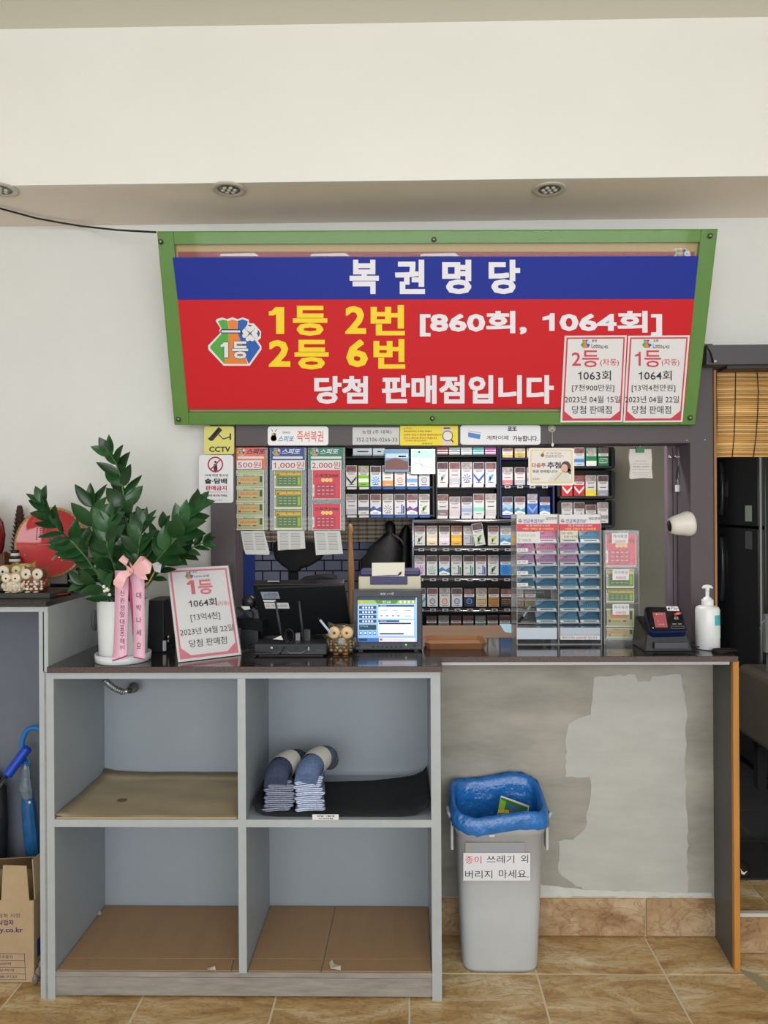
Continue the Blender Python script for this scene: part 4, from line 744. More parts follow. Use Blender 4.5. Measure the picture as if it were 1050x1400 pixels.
# ------------------------------------------------------------------ behind the hatch
t = thing('desk_chair', 'black office chair with rounded backrest behind the hatch', 'chair', Vector((X(405, 3.15), 3.15, ZI)))
b = MB(); cf = mat((18, 18, 20), .7); q = [(372, 750), (373, 743), (378, 739), (395, 737), (425, 738), (438, 740), (443, 745), (443, 757), (438, 765), (424, 774), (411, 778), (407, 783), (394, 783), (392, 778), (384, 773), (375, 764)]
b.slab([P(*p, 3.0) for p in q], (0, .05, 0), cf); b.build('backrest', t, bevel=.012, seg=3)
b = MB(); b.slab([P(*p, 3.03) for p in ((394, 780), (407, 780), (407, 900), (394, 900))], (0, .015, 0), cf); b.build('back_post', t)
b = MB(); x = X(400, 3.15); b.box((x - .22, 3.06, .60), (x + .22, 3.48, .68), cf); b.build('seat', t, bevel=.03, seg=3)
b = MB(); b.tube([(x + .24, 3.1, .86), (x + .24, 3.35, .86)], .02, cf, 8); b.tube([(x + .24, 3.2, .86), (x + .24, 3.2, .64), (x + .18, 3.2, .62)], .012, cf, 8); b.build('armrest', t)
b = MB(); b.tube([(x, 3.27, .60), (x, 3.27, ZI + .06)], .025, DARKPL, 10); b.build('column', t)
for k in range(5):
    a = k * 1.2566; e = Vector((x + .22 * math.cos(a), 3.27 + .22 * math.sin(a), ZI + .045)); b = MB(); b.tube([(x, 3.27, ZI + .08), e], [.02, .014], DARKPL, 8); b.ball(e - Vector((0, 0, .02)), .0245, BLACK, 8, 6); b.build('leg', t)
b = MB(); q = [(410, 792), (440, 787.5), (456, 789), (458, 797), (410, 797)]; b.slab([P(*p, 2.95) for p in q], (0, .12, 0), mat((26, 26, 28), .6)); b.box((X(420, 3) , 2.95, ZC), (X(450, 3), 3.05, P(430, 797, 2.95).z), DARKPL); tag(b.build('receipt_box', bevel=.004), 'low black box standing behind the black monitor', 'box')
bag = mat((16, 16, 17), .55, var=.2, scale=12, bump=.004, bscale=16)
t = thing('black_bag', 'black bag hanging on the wall behind the lottery terminal', 'bag', P(533, 716, 3.6))
px = lambda r: r * .0036
b = MB(); L_ = []
for cx, y, r, ry in ((533, 713, 3, .02), (533, 717, 6, .03), (534, 723, 7, .035), (534, 729, 6, .04), (530, 738, 13, .05), (526, 748, 22, .06), (525, 757, 24, .07), (521, 765, 28, .075), (522, 785, 30, .08), (522, 815, 29, .08), (524, 840, 22, .06)):
    c = P(cx, y, 3.60); L_.append([v + Vector((random.uniform(-.004, .004), 0, random.uniform(-.004, .004))) for v in ell(c, r * .0036, ry * .8, 20, 2.4)])
b.loft(L_, bag); b.build('bag_body', t)
b = MB(); b.loft([ell(P(cx, y, 3.64), r * .0036, .04, 14) for cx, y, r in ((556, 718, 2), (555, 722, 5), (553, 732, 8), (553, 745, 8), (553, 780, 8), (553, 820, 7))], bag); b.build('side_pouch', t)
b = MB(); b.tube([P(536, 730, 3.57), P(548, 738, 3.58), P(555, 750, 3.58)], .006, mat((66, 64, 62), .5), 6); b.build('strap', t)
b = MB(); b.tube([P(533, 713, 3.66), P(533, 712, 3.742)], .004, STEEL, 6); b.build('wall_hook', t)
t = thing('wooden_stick', 'light brown wooden massage stick standing upright left of the lottery terminal', 'stick', P(480, 850, 2.72))
b = MB(); b.tube([P(479, 716, 2.80), P(479, 718, 2.80), P(479, 724, 2.79), P(478.5, 731, 2.785), P(479, 750, 2.77), P(480, 780, 2.75), P(480, 830, 2.73), PZ(480, 872, ZC + .003)], [.004, .009, .0135, .0085, .012, .0145, .012, .008], mat((150, 108, 66), .5, var=.15, scale=20, stretch=(4, 4, .4)), 10, flat=.6); b.build('shaft', t)
t = thing('blue_binder', 'dark blue binder standing against the left hatch post', 'binder', P(328, 800, 2.85))
b = MB(); b.box((X(318, 2.8), 2.80, ZC), (X(334, 2.8), 3.0, Z(742, 2.8)), mat((22, 48, 116), .45)); b.build('cover', t, bevel=.003); b = MB(); b.box((X(318, 2.8) + .004, 2.804, ZC + .004), (X(334, 2.8) - .004, 3.004, Z(742, 2.8) - .004), PAPER); b.build('pages', t)
# ------------------------------------------------------------------ things on the granite top
# potted plant
cp = Vector((X(167.5, 2.285), 2.285, ZC)); t = thing('potted_plant', 'ZZ plant with glossy dark green leaves in a white pot with pink ribbon', 'plant', cp)
por = mat((222, 226, 230), .18, coat=.3); R1 = .0775; HP = Z(819, 2.285, 168) - ZC
b = MB(); b.lathe(cp, [(.001, .0), (.078, 0), (.0835, .003), (.0845, .026), (.080, .0265), (.0785, .012), (.001, .010)], por, 40, 'z', 1, 1.0, False); b.build('saucer', t)
b = MB(); b.lathe(cp, [(.001, .0125), (.070, .0125), (.072, .016), (R1, HP), (R1 - .004, HP + .001), (R1 - .007, HP - .002), (R1 - .008, HP - .03), (.001, HP - .03)], por, 40, cap=False); b.build('pot', t)
b = MB(); b.lathe(cp, [(R1 - .009, HP - .0295), (R1 - .03, HP - .022), (.001, HP - .018)], mat((48, 38, 30), .95, var=.4, scale=60, bump=.004), 24, cap=False); b.build('soil', t)
leafm = mat((34, 74, 38), .28, var=.3, scale=14, rnd=.4, name='leaf'); stemm = mat((58, 96, 48), .4, var=.2, scale=20)
def leaf_mesh(name, wd, fold, bend):
    vs = []; fs = []; n = 7
    for i in range(n + 1):
        u = i / n; w_ = wd * math.sin(math.pi * min(1, u * .93 + .045) ** .85) * (1 if i not in (0, n) else .12); z = bend * math.sin(u * math.pi * .9)
        vs += [(-w_, u, z + fold * w_), (0, u, z), (w_, u, z + fold * w_)]
    for i in range(n):
        for k in (0, 1): a = i * 3 + k; fs.append((a, a + 1, a + 4, a + 3))
    me = bpy.data.meshes.new(name); me.from_pydata(vs, [], fs); me.materials.append(leafm); me.polygons.foreach_set('use_smooth', [True] * len(fs)); me.update(); return me
LM = [leaf_mesh('leaf', .245, .35, .06), leaf_mesh('leaf', .28, .25, .10), leaf_mesh('leaf', .20, .45, -.05)]
def put_leaf(parent, base, d, nrm, L):
    y = d.normalized(); n = (nrm - y * nrm.dot(y)).normalized(); x = y.cross(n)
    M = Matrix(((x.x * L, y.x * L, n.x * L, base.x), (x.y * L, y.y * L, n.y * L, base.y), (x.z * L, y.z * L, n.z * L, base.z), (0, 0, 0, 1)))
    o = bpy.data.objects.new('leaf', random.choice(LM)); COL.objects.link(o); o.parent = parent; o.matrix_local = WM[parent.name].inverted() @ M; return o
STEMS = [  # photo points (x, y, depth), leaf pairs, length in metres, sideways angle, first fraction
 ([(180, 822, 2.29), (177, 760, 2.30), (172, 700, 2.30), (166, 655, 2.29), (158, 632, 2.28), (150, 620, 2.27)], 12, .066, 55, .22),
 ([(184, 824, 2.27), (200, 785, 2.25), (222, 757, 2.24), (245, 731, 2.23), (262, 705, 2.23), (270, 694, 2.23)], 9, .070, 50, .42),
 ([(164, 824, 2.28), (140, 795, 2.26), (118, 762, 2.25), (100, 742, 2.24), (82, 726, 2.23), (68, 704, 2.23), (60, 688, 2.23)], 12, .066, 55, .25),
 ([(172, 824, 2.31), (150, 780, 2.33), (130, 745, 2.34), (126, 710, 2.34), (125, 692, 2.34)], 4, .085, 45, .45),
 ([(188, 824, 2.30), (210, 790, 2.30), (232, 762, 2.29), (255, 752, 2.28), (278, 742, 2.27)], 8, .052, 50, .35),
 ([(160, 822, 2.25), (143, 806, 2.22), (126, 800, 2.21), (116, 798, 2.21)], 4, .060, 50, .35),
 ([(180, 824, 2.27), (186, 780, 2.24), (190, 745, 2.23), (196, 716, 2.23)], 8, .060, 50, .25),
 ([(170, 824, 2.27), (158, 780, 2.24), (146, 745, 2.23), (150, 712, 2.23)], 8, .070, 50, .2),
 ([(176, 822, 2.32), (200, 770, 2.35), (214, 735, 2.36), (222, 722, 2.36)], 6, .056, 50, .3)]
for pts, n, L, ang, f0 in STEMS:
    q = [P(*p) for p in pts]; q[0] = Vector((cp.x + (q[0].x - cp.x) * .5, cp.y + (q[0].y - cp.y) * .4, ZC + HP - .025))
    b = MB(); k = len(q); b.tube(q, [.0048 - .003 * i / (k - 1) for i in range(k)], stemm, 8); st = b.build('stem', t)
    ln = [0]
    for i in range(1, k): ln.append(ln[-1] + (q[i] - q[i - 1]).length)
    def at(u):
        s_ = u * ln[-1]
        for i in range(1, k):
            if s_ <= ln[i] + 1e-9: v = (s_ - ln[i - 1]) / (ln[i] - ln[i - 1]); return q[i - 1].lerp(q[i], v), (q[i] - q[i - 1]).normalized()
        return q[-1], (q[-1] - q[-2]).normalized()
    for i in range(n):
        u = f0 + (1 - f0) * i / (n - 1) * .98; p, d = at(u); side = d.cross(Vector((0, -1, 0))).normalized(); ll = L * (.85 + .35 * math.sin(math.pi * min(1, .25 + .7 * i / n))) * random.uniform(.95, 1.2)
        for sg in (-1, 1):
            a = math.radians(ang * random.uniform(.8, 1.15) * (1 - .45 * (i / n))); rot = Matrix.Rotation(random.uniform(-.75, .75), 3, d)
            dd = d * math.cos(a) + (rot @ side) * sg * math.sin(a); dd.z -= .08
            nn = (Vector((0, -1, .45)) + Vector((random.uniform(-.5, .5), random.uniform(-.2, .3), random.uniform(-.4, .5))) + side * sg * -.35)
            put_leaf(st, p, dd, nn, ll)
    p, d = at(1); put_leaf(st, p, d, Vector((0, -1, .5)), L * .9)
# white beaded pick, bamboo sticks, tag
b = MB(); b.tube([P(150, 822, 2.26), P(145, 806, 2.22), P(141, 802, 2.21)], .0018, mat((206, 206, 196), .4), 6)
for x, y, r in ((142, 802, .0055), (147, 806, .0075), (143, 808, .005), (150, 813, .005)): b.ball(P(x, y, 2.212), r, mat((232, 230, 222), .25))
b.build('bead_pick', t, label='white beaded pick')
b = MB(); b.tube([Vector((cp.x + .04, cp.y, ZC + HP - .02)), P(198, 806, 2.26), P(211, 782, 2.24)], .0022, mat((206, 160, 90), .5), 6); b.build('bamboo_stick', t)
b = MB(); b.slab([P(*p, 2.238) for p in ((208, 771), (216, 768), (221, 771), (219, 783), (211, 781))], (0, .0006, 0), PAPER); b.build('paper_tag', t)
# ribbon on the pot
pink = mat((226, 176, 200), .4, var=.05, scale=6); pk2 = mat((236, 182, 184), .25, var=.06, scale=10); mag = mat((160, 50, 100), .4)
def strip(mb, pts, m, th=.0012):
    """pts: list of (left px, right px, y, depth)"""
    A = [P(l, y, d) for l, r, y, d in pts]; B_ = [P(r, y2, d) for (l, r, y, d), y2 in zip(pts, [p[2] for p in pts])]
    n = len(pts); vs = A + B_ + [v + Vector((0, th, 0)) for v in A + B_]; fs = []
    for i in range(n - 1): fs += [(i, i + 1, n + i + 1, n + i), (2 * n + i, 3 * n + i, 3 * n + i + 1, 2 * n + i + 1), (i, 2 * n + i, 2 * n + i + 1, i + 1), (n + i, n + i + 1, 3 * n + i + 1, 3 * n + i)]
    mb.add(vs, fs, m, True)
YRb = 2.197
rb1 = [(157, 176, 780, 2.2), (157, 175.5, 800, 2.198), (157, 175, 830, 2.196), (156, 174.5, 860, 2.194), (155, 174, 885, 2.19), (153.5, 174, 899, 2.186)]
rb2 = [(176, 197, 783, 2.2), (180, 197.5, 800, 2.198), (182, 197.5, 830, 2.196), (182.5, 198, 860, 2.194), (182.5, 198, 885, 2.19), (182.5, 198, 899, 2.186)]
for rb_, cut, txt, tx in ((rb1, [(153.5, 904.5), (174, 897.5)], '신원정밀 대표 주해인', (164, 170)), (rb2, [(182.5, 899.5), (198, 902.5)], '대박나세요', (186.5, 193))):
    b = MB(); strip(b, rb_, pink); l = rb_[-1]; b.slab([P(l[0], 898.8, l[3]), P(l[1], 898.8, l[3]), P(cut[1][0], cut[1][1] - 2, l[3] - .0005), P(cut[0][0], cut[0][1] - 2, l[3] - .0005)], (0, .0012, 0), pink)
    b.slab([P(cut[0][0], cut[0][1] - 2, l[3] - .0006), P(cut[1][0], cut[1][1] - 2, l[3] - .0006), P(cut[1][0], cut[1][1], l[3] - .001), P(cut[0][0], cut[0][1], l[3] - .001)], (0, .0012, 0), mag); r_ = b.build('ribbon_tail', t)
    # vertical writing, following the tail
    mb = MB(); chars = [c for c in txt]; n = len(chars)
    ys = ([811, 821, 831, 840, 845, 850, 859, 863, 868, 876.5, 886] if len(txt) > 6 else [814, 831, 848, 865, 883])
    for c_, y in zip(chars, ys):
        if c_ == ' ': continue
        hh = 3.9 if len(txt) > 6 else 4.3
        for i in range(len(rb_) - 1):
            if rb_[i][2] <= y <= rb_[i + 1][2]: d = rb_[i][3] + (rb_[i + 1][3] - rb_[i][3]) * (y - rb_[i][2]) / (rb_[i + 1][2] - rb_[i][2])
        vs, fs, _, _ = glyphs(c_, .0); mb.add([P(tx[0] + u * (tx[1] - tx[0]), y + hh - v * 2 * hh, d - .0009) for u, v in vs], fs, INK)
    mb.build('lettering', r_)
b = MB(); b.slab([P(174.5, 793, 2.203), P(178, 790, 2.203), P(181.5, 800, 2.203), P(182.5, 850, 2.202), P(182, 880, 2.2), P(180.5, 850, 2.203)], (0, .001, 0), mag); b.build('ribbon_edge', t)
def loop(pts, wd, m, name='bow_loop'):
    """ribbon loop: px centre line (x, y, depth) and half width vector in px"""
    A = []; B_ = []
    for (x, y, d), (wx, wy) in zip(pts, wd): A.append(P(x - wx, y - wy, d)); B_.append(P(x + wx, y + wy, d))
    n = len(pts); b = MB(); b.add(A + B_ + [v + Vector((0, .0008, 0)) for v in A + B_], [(i, i + 1, n + i + 1, n + i) for i in range(n - 1)] + [(2 * n + i, 3 * n + i, 3 * n + i + 1, 2 * n + i + 1) for i in range(n - 1)], m, True); b.build(name, t)
loop([(180, 780, 2.18), (172, 776, 2.175), (167, 770, 2.165), (172, 762, 2.17), (178, 770, 2.19), (180, 779, 2.19)], [(1, 3), (2, 6), (5, 4), (4, 3), (3, 4), (1, 3)], pk2)
loop([(180, 780, 2.18), (190, 778, 2.165), (201, 775, 2.155), (203, 766, 2.165), (194, 766, 2.185), (182, 777, 2.19)], [(1, 3), (0, 9), (4, 9), (5, 5), (2, 6), (1, 3)], pk2)
loop([(178, 782, 2.175), (168, 786, 2.165), (162, 797, 2.16), (160, 803, 2.165)], [(2, 3), (5, 4), (7, 3), (5, 4)], pk2, 'bow_tail')
loop([(182, 782, 2.175), (192, 786, 2.165), (200, 788, 2.165)], [(2, 3), (2, 6), (2, 5)], pk2, 'bow_tail')
b = MB(); b.ball(P(179.5, 781, 2.17), (.006, .006, .008), pk2); b.ball(P(178.5, 782, 2.160), (.003, .002, .002), mat((190, 160, 90), .3, .8)); b.build('bow_knot', t)
# speaker
t = thing('speaker', 'black box speaker behind the potted plant', 'speaker', Vector((X(218, 2.42), 2.45, ZC)))
b = MB(); b.box((X(199, 2.41), 2.41, ZC), (X(223, 2.41), 2.53, Z(821, 2.41, 215)), mat((26, 28, 34), .5)); b.build('cabinet', t, bevel=.003)
b = MB(); b.tube([P(230, 872, 2.44), P(230, 882, 2.44)], .0035, STEEL, 8); b.ball(P(230, 871, 2.44), (.006, .006, .009), STEEL); b.build('knob', t)
b = MB(); b.pb(222.5, 876, 226.5, 890, 2.40, .008, mat((200, 200, 204), .3)); b.build('trim', t)
b = MB(); b.tube([P(228, 862, 2.5), P(236, 870, 2.48), P(233, 880, 2.47), P(228, 884, 2.46)], .002, BLACK, 6); b.build('cable', t)
# standing notice
bl_, br_, tl_ = PZ(243.5, 905.5, ZC + .002), PZ(329.5, 895, ZC + .002), P(229, 777.5, 2.335)
MS = frame(bl_, br_ - bl_, tl_ - bl_); Ws = (br_ - bl_).length; Hs = (MS.inverted() @ tl_).z; pS = pixmap(MS)
t = thing('standing_notice', 'leaning white A4 notice with red 1등 standing on the counter', 'notice', MS)
b = MB(MS); b.box((0, 0, 0), (Ws, .0015, Hs), PAPER); b.build('paper', t)
b = MB(MS); b.box((-.001, -.0035, -.001), (Ws + .001, -.0015, Hs + .002), clear('acrylic_front', (235, 238, 240), .04, .02)); b.build('acrylic_front', t)
b = MB(); q = [bl_, br_, br_ + Vector((.02, .10, 0)), bl_ + Vector((.02, .10, 0))]; b.slab([v - Vector((0, 0, .0)) for v in q], (0, 0, -.0015), ACR); b.build('foot', t)
m_ = lambda u, v: (u * Ws, (1 - v) * Hs)
f = Flat(MS, 0, m_); rose = mat((214, 110, 130), .5)
f.poly([(.035, .025), (.965, .025), (.965, .975), (.035, .975)], rose); f.lift(); f.poly([(.065, .045), (.935, .045), (.935, .86), (.79, .945), (.21, .945), (.065, .86)], PAPER); f.lift()
f.m = lambda u, v: (u, Hs - v); lottery_bag(f, .33 * Ws, .085 * Hs, .030); f.build('print', t)
f2 = Flat(MS, -.0012, m_)
def L2(s, a, b_, c, d, m, bo=0.): f2.text(s, a, b_, c, d, m, bo)
L2('동행', .40, .045, .46, .065, INK); L2('Lotto 6/45', .41, .09, .66, .115, INK); L2('1', .28, .145, .40, .30, rose, .03); L2('등', .45, .145, .69, .31, rose, .022)
L2('1064회', .27, .355, .72, .445, INK, .012); L2('(자동)', .735, .40, .925, .455, rose); L2('[13억4천]', .27, .51, .745, .60, INK); L2('2023년 04월 22일', .08, .66, .935, .735, INK); L2('당첨 판매점', .20, .785, .80, .865, INK)
f2.build('lettering', t)
# black monitor seen from behind
mk = mat((26, 28, 31), .35); t = thing('pos_monitor', 'black touch monitor seen from behind, leaning back, with white stickers', 'monitor', Vector((X(415, 2.5), 2.5, ZC)))
TLm, TRm, BRm, BLm = P(345, 799, 2.47), P(470, 798, 2.47), P(481, 866, 2.56), P(359, 870, 2.56)
MM = frame(BLm, BRm - BLm, TLm - BLm); pm2 = pixmap(MM)
b = MB(MM); b.slab([(x, 0, z) for x, z in (pm2(*p) for p in ((359, 870), (481, 866), (470, 798), (345, 799)))], (0, .03, 0), mk); b.build('housing', t, bevel=.003); f = Flat(MM, 0, pm2)
b = MB(MM); a = pm2(352, 803); c = pm2(470, 800); 
b.box((a[0], -.004, a[1] - .004), (c[0], -.0002, c[1] + .003), mat((56, 58, 60), .3)); b.build('rim', t)
f.poly([(356, 809), (380, 809), (383, 818.5), (359, 818.5)], mat((150, 160, 176), .4)); f.poly([(359, 820), (377, 820), (376, 823), (361, 823)], PAPER); f.poly([(361, 824), (394, 824), (396, 832), (363, 832)], PAPER)
f.lift(); f.text('POS SYSTEM', 366, 811, 379, 817, INK); f.text('품명 모델 제조', 361, 812, 365, 817, INK); f.text('02-1544-0000', 364, 826, 393, 830, GREY); f.poly([(366, 793.8), (382, 793.8), (382, 795), (366, 795)], PAPER); f.build('sticker', t)
b = MB(); b.slab([P(*p, 2.60) for p in ((345, 868), (370, 868), (440, 868), (446, 875.5), (340, 875.5))], (0, .06, 0), mk); b.build('stand_foot', t)
b = MB(); b.box((X(390, 2.6), 2.59, ZC), (X(430, 2.6), 2.63, Z(850, 2.6)), mk); b.build('stand', t)
b = MB(); b.lathe(P(340, 823, 2.52), [(.001, -.01), (.016, -.01), (.024, 0), (.024, .03), (.001, .03)], mk, 20, 'y'); b.tube([P(343, 825, 2.54), P(352, 830, 2.535), P(362, 832, 2.53)], .010, mk, 8); b.build('card_swipe_arm', t)
b = MB(); b.pb(344, 822, 357, 848, 2.53, .03, mat((44, 46, 50), .4)); b.build('swipe_reader', t, bevel=.002)
f = Flat(Matrix.Translation((0, 2.5295, 0)));
t = thing('dark_tray_unit', 'low black desk unit with a pale tag, left of the black monitor', 'device', Vector((X(342, 2.5), 2.5, ZC)))
b = MB(); b.slab([P(323, 845, 2.52), P(358, 850, 2.46), P(360, 864, 2.46), P(323, 858, 2.52)], (0, .08, 0), DARKPL); b.box((X(328, 2.5), 2.5, ZC), (X(352, 2.5), 2.56, Z(860, 2.5)), DARKPL); b.build('body', t)
b = MB(); b.slab([P(329, 829, 2.50), P(341, 829, 2.50), P(342, 833, 2.50), P(334, 834, 2.50)], (0, .004, 0), PAPER); b.slab([P(323, 831, 2.505), P(331, 829, 2.505), P(345, 838, 2.505), P(345, 846, 2.505)], (0, .02, 0), DARKPL); b.build('hinge_cover', t)
t = thing('white_pebble', 'small white lumpy object between the standing notice and the black router', 'ornament', PZ(338, 872, ZC)); b = MB(); b.ball(PZ(338, 872, ZC) + Vector((0, 0, .010)), (.013, .011, .010), mat((216, 208, 196), .5), 12, 8); b.build('lump', t)
# router / set-top box with aerials
t = thing('network_router', 'flat black router with two upright aerials in front of the black monitor', 'router', Vector((X(396, 2.38), 2.38, ZC)))
b = MB(); b.box((X(346, 2.34), 2.34, ZC + .004), (X(446, 2.34), 2.44, Z(880, 2.34)), mat((36, 39, 45), .4)); b.build('body', t, bevel=.004)
b = MB(); b.box((X(352, 2.34), 2.35, ZC), (X(440, 2.34), 2.43, ZC + .0038), BLACK); b.build('feet', t)
f = Flat(Matrix.Translation((0, 2.34, 0)), 0)
for x0, x1 in ((370, 374), (376, 381), (384, 390), (402, 408), (415, 421)): f.rect(x0, 884, x1, 888, mat((12, 12, 14), .4))
f.lift(); f.rect(370, 884, 373, 887, mat((180, 180, 184), .4)); f.box(421, 884, 423, 890, .8, mat((190, 190, 192), .4)); f.rect(432, 888, 440, 890, mat((60, 62, 68), .4)); f.rect(353, 886, 355, 888, BLACK); f.build('ports', t)
for a, c in (((376.5, 822), (386, 876)), ((409, 822), (415, 876))):
    b = MB(); b.tube([P(*a, 2.36), P(a[0] + (c[0] - a[0]) * .5, (a[1] + c[1]) / 2, 2.36), P(*c, 2.37)], [.0032, .0042, .0042], mat((52, 55, 60), .4), 8); b.build('aerial', t)
b = MB()
for k in range(5):
    r = .018 - k * .001; c = P(395 + k * .4, 870, 2.36 + k * .005); b.tube([c + Vector((r * .9 * math.cos(a * .524), .002 * a / 12, r * 1.3 * math.sin(a * .524))) for a in range(13)], .002, BLACK, 5, cap=False)
b.tube([P(388, 886, 2.335), P(384, 893, 2.30), P(376, 896, 2.28)], .0018, BLACK, 5); b.tube([P(388, 886, 2.335), P(396, 893, 2.31), P(412, 893, 2.31), P(420, 888, 2.338)], .0016, mat((120, 120, 124), .4), 5); b.tube([P(345, 880, 2.39), P(338, 884, 2.37), P(342, 890, 2.34), P(352, 892, 2.31), P(372, 892, 2.29)], .0022, BLACK, 5); b.build('cable_coil', t)
b = MB(); b.pb(416, 861, 424, 876, 2.40, .02, mat((60, 60, 64), .3)); b.pb(404, 866, 410, 876, 2.40, .02, mat((150, 150, 156), .3)); b.build('plug', t)
b = MB(); b.slab([P(373, 874, 2.33), P(387, 875, 2.33), P(384, 869, 2.35)], (0, .003, 0), PAPER); b.build('paper_scrap', t)
# owls
def owl(c, h, body, belly, eye, lab, part=None, rz=0., iris=None, foot=None, squat=1., group=None):
    M = Matrix.Translation(c) @ Matrix.Rotation(rz, 4, 'Z'); t = thing('owl_figurine', lab, 'figurine', M, group); w_ = .36 * h * squat
    b = MB(M); b.lathe((0, 0, 0), [(w_ * .62, 0), (w_ * .86, .04 * h), (w_ * 1.02, .22 * h), (w_ * .98, .42 * h), (w_ * .86, .54 * h), (w_ * .95, .66 * h), (w_ * .96, .76 * h), (w_ * .8, .86 * h), (w_ * .45, .915 * h), (0, .925 * h)], body, 22, 'z', 1, .85)
    for s_ in (-1, 1): b.add([(s_ * w_ * .95, .05 * w_, .72 * h), (s_ * w_ * .35, -.45 * w_, .80 * h), (s_ * w_ * .3, .3 * w_, .86 * h), (s_ * w_ * 1.02, .0, 1.0 * h)], [(0, 1, 3), (1, 2, 3), (2, 0, 3)], body)
    b.build('body', t)
    for s_ in (-1, 1):
        b = MB(M); b.lathe((s_ * w_ * .48, -.80 * w_, .70 * h), [(0, -.012 * h), (w_ * .3, -.010 * h), (w_ * .45, .0), (w_ * .45, .05 * h)], eye, 18, 'y', cap=False); b.lathe((s_ * w_ * .46, -.80 * w_ - .012 * h, .69 * h), [(0, -.006 * h), (w_ * .10, -.004 * h), (w_ * .11, .001)], iris or BLACK, 10, 'y', cap=False); b.build('eye', t)
    b = MB(M); b.add([(-w_ * .14, -.86 * w_, .66 * h), (w_ * .14, -.86 * w_, .66 * h), (0, -1.12 * w_, .57 * h), (0, -.84 * w_, .53 * h)], [(0, 1, 2), (0, 2, 3), (1, 3, 2), (0, 3, 1)], mat((200, 150, 70), .25)); b.build('beak', t)
    b = MB(M)
    for r in range(4):
        for k in range(5 - r % 2):
            a = (-.8 + 1.6 * k / (4 - r % 2)) ; z = (.14 + r * .09) * h; rr = w_ * (1.0 - .02 * r); b.ball((rr * math.sin(a), -rr * .85 * math.cos(a), z), (w_ * .17, w_ * .06, .05 * h), belly[(r + k) % len(belly)], 8, 6)
    b.build('belly_feathers', t)
    for s_ in (-1, 1): b = MB(M); b.ball((s_ * w_ * .35, -.75 * w_, .03 * h), (w_ * .25, w_ * .25, .035 * h), foot or belly[0], 8, 6); b.build('foot', t)
    for s_ in (-1, 1): b = MB(M); b.ball((s_ * w_ * .95, -.1 * w_, .32 * h), (w_ * .22, w_ * .6, .2 * h), body, 10, 8); b.build('wing', t)
gl = lambda *c: mat(c, .14, var=.35, scale=60, coat=.4)
owl(PZ(465.5, 896, ZC) + Vector((0, .04, 0)), .103, gl(86, 84, 66), [gl(150, 96, 50), gl(90, 96, 84), gl(176, 120, 66)], mat((220, 186, 140), .2), 'glazed brown and green ceramic owl pen pot with big cream eyes', iris=mat((90, 80, 60), .3), squat=1.18)
t = thing('white_pen', 'pale blue-white pen leaning out of the ceramic owl', 'pen', P(447, 868, 2.34)); b = MB(); b.tube([P(454, 868, 2.33), P(437.5, 847.5, 2.33)], .0040, mat((176, 206, 224), .3), 8); b.tube([P(437.5, 847.5, 2.33), P(435, 845, 2.33)], .002, INK, 6); b.build('barrel', t)
# lottery terminal
dkg = mat((58, 62, 70), .4); t = thing('lottery_terminal', 'dark grey lottery terminal monitor with a lit blue and white screen', 'monitor', Vector((X(530, 2.42), 2.43, ZC)))
YT = 2.42; b = MB(); b.pb(482, 807, 577.5, 889, YT, .045, dkg); b.build('housing', t, bevel=.004)
for x in (492, 568): b = MB(); b.box((X(x - 3, YT), YT + .004, ZC), (X(x + 3, YT), YT + .04, Z(889.5, YT) + .002), BLACK); b.build('foot', t)
MT = Matrix.Translation((0, YT, 0)); f = Flat(MT, 0); f.rect(487.5, 815, 571, 879.5, mat((24, 26, 34), .3)); f.build('bezel', t)
def E_(r, g, bl__, k=.50): return mat((r, g, bl__), .4, emit=k)
f = Flat(MT, -.0006); f.rect(489, 817, 570, 877.5, E_(150, 190, 236)); f.lift(); f.rect(489, 817, 568, 820.3, E_(30, 50, 90)); f.rect(489, 820.3, 568, 825.5, E_(150, 180, 80)); f.rect(489, 872, 518, 877.5, E_(50, 110, 180)); f.rect(518, 872, 568, 877, E_(236, 226, 236)); f.rect(517, 827, 566, 846, E_(206, 220, 240)); f.rect(517.5, 849, 566, 869, E_(236, 240, 250)); f.lift()
f.poly([(512, 820.3), (545, 820.3), (541, 825.5), (516, 825.5)], E_(80, 130, 20)); f.rect(517, 827, 566, 829.5, E_(30, 60, 110)); f.rect(517.5, 848, 546, 850.5, E_(30, 70, 120)); f.rect(518, 851.3, 562, 853.3, E_(30, 34, 60)); f.rect(519, 865.6, 552, 867.4, E_(30, 34, 60))
for i in range(4): f.rect(491, 828.3 + i * 6.3, 514.5, 832.5 + i * 6.3, E_(40, 70, 110))
f.rect(491, 854, 514.5, 861, E_(20, 60, 80)); f.rect(491, 873, 502, 876, E_(20, 40, 80)); f.rect(519, 873, 523, 875.5, E_(210, 60, 60)); f.rect(492.5, 821.5, 496, 824.5, E_(220, 160, 60))
for i in range(4): f.rect(491 + i * 6.3, 863, 495.5 + i * 6.3, 868, E_(70, 140, 180))
bt = E_(240, 246, 255)
for a, c in ((518.5, 532), (533.5, 548.5), (550.5, 565)): f.rect(a, 831.5, c, 837.5, bt); 
for a in (518.5, 526, 534, 541.5): f.rect(a, 839, a + 6.3, 845, bt)
f.rect(550.5, 839, 565, 845, bt); f.rect(546, 848, 556, 850.5, bt); f.rect(557, 848, 565.5, 850.5, bt)
f.lift()
for i in range(4):
    for k in range(4): f.rect(495.5 + k * 4, 829.4 + i * 6.3, 498 + k * 4, 831.6 + i * 6.3, E_(230, 240, 250))
    f.rect(492 + i * 6.3, 864, 494.5 + i * 6.3, 866.5, E_(230, 240, 250)); f.rect(546.5 + i * 5.6, 821.5, 549 + i * 5.6, 824.5, E_(230, 240, 230))
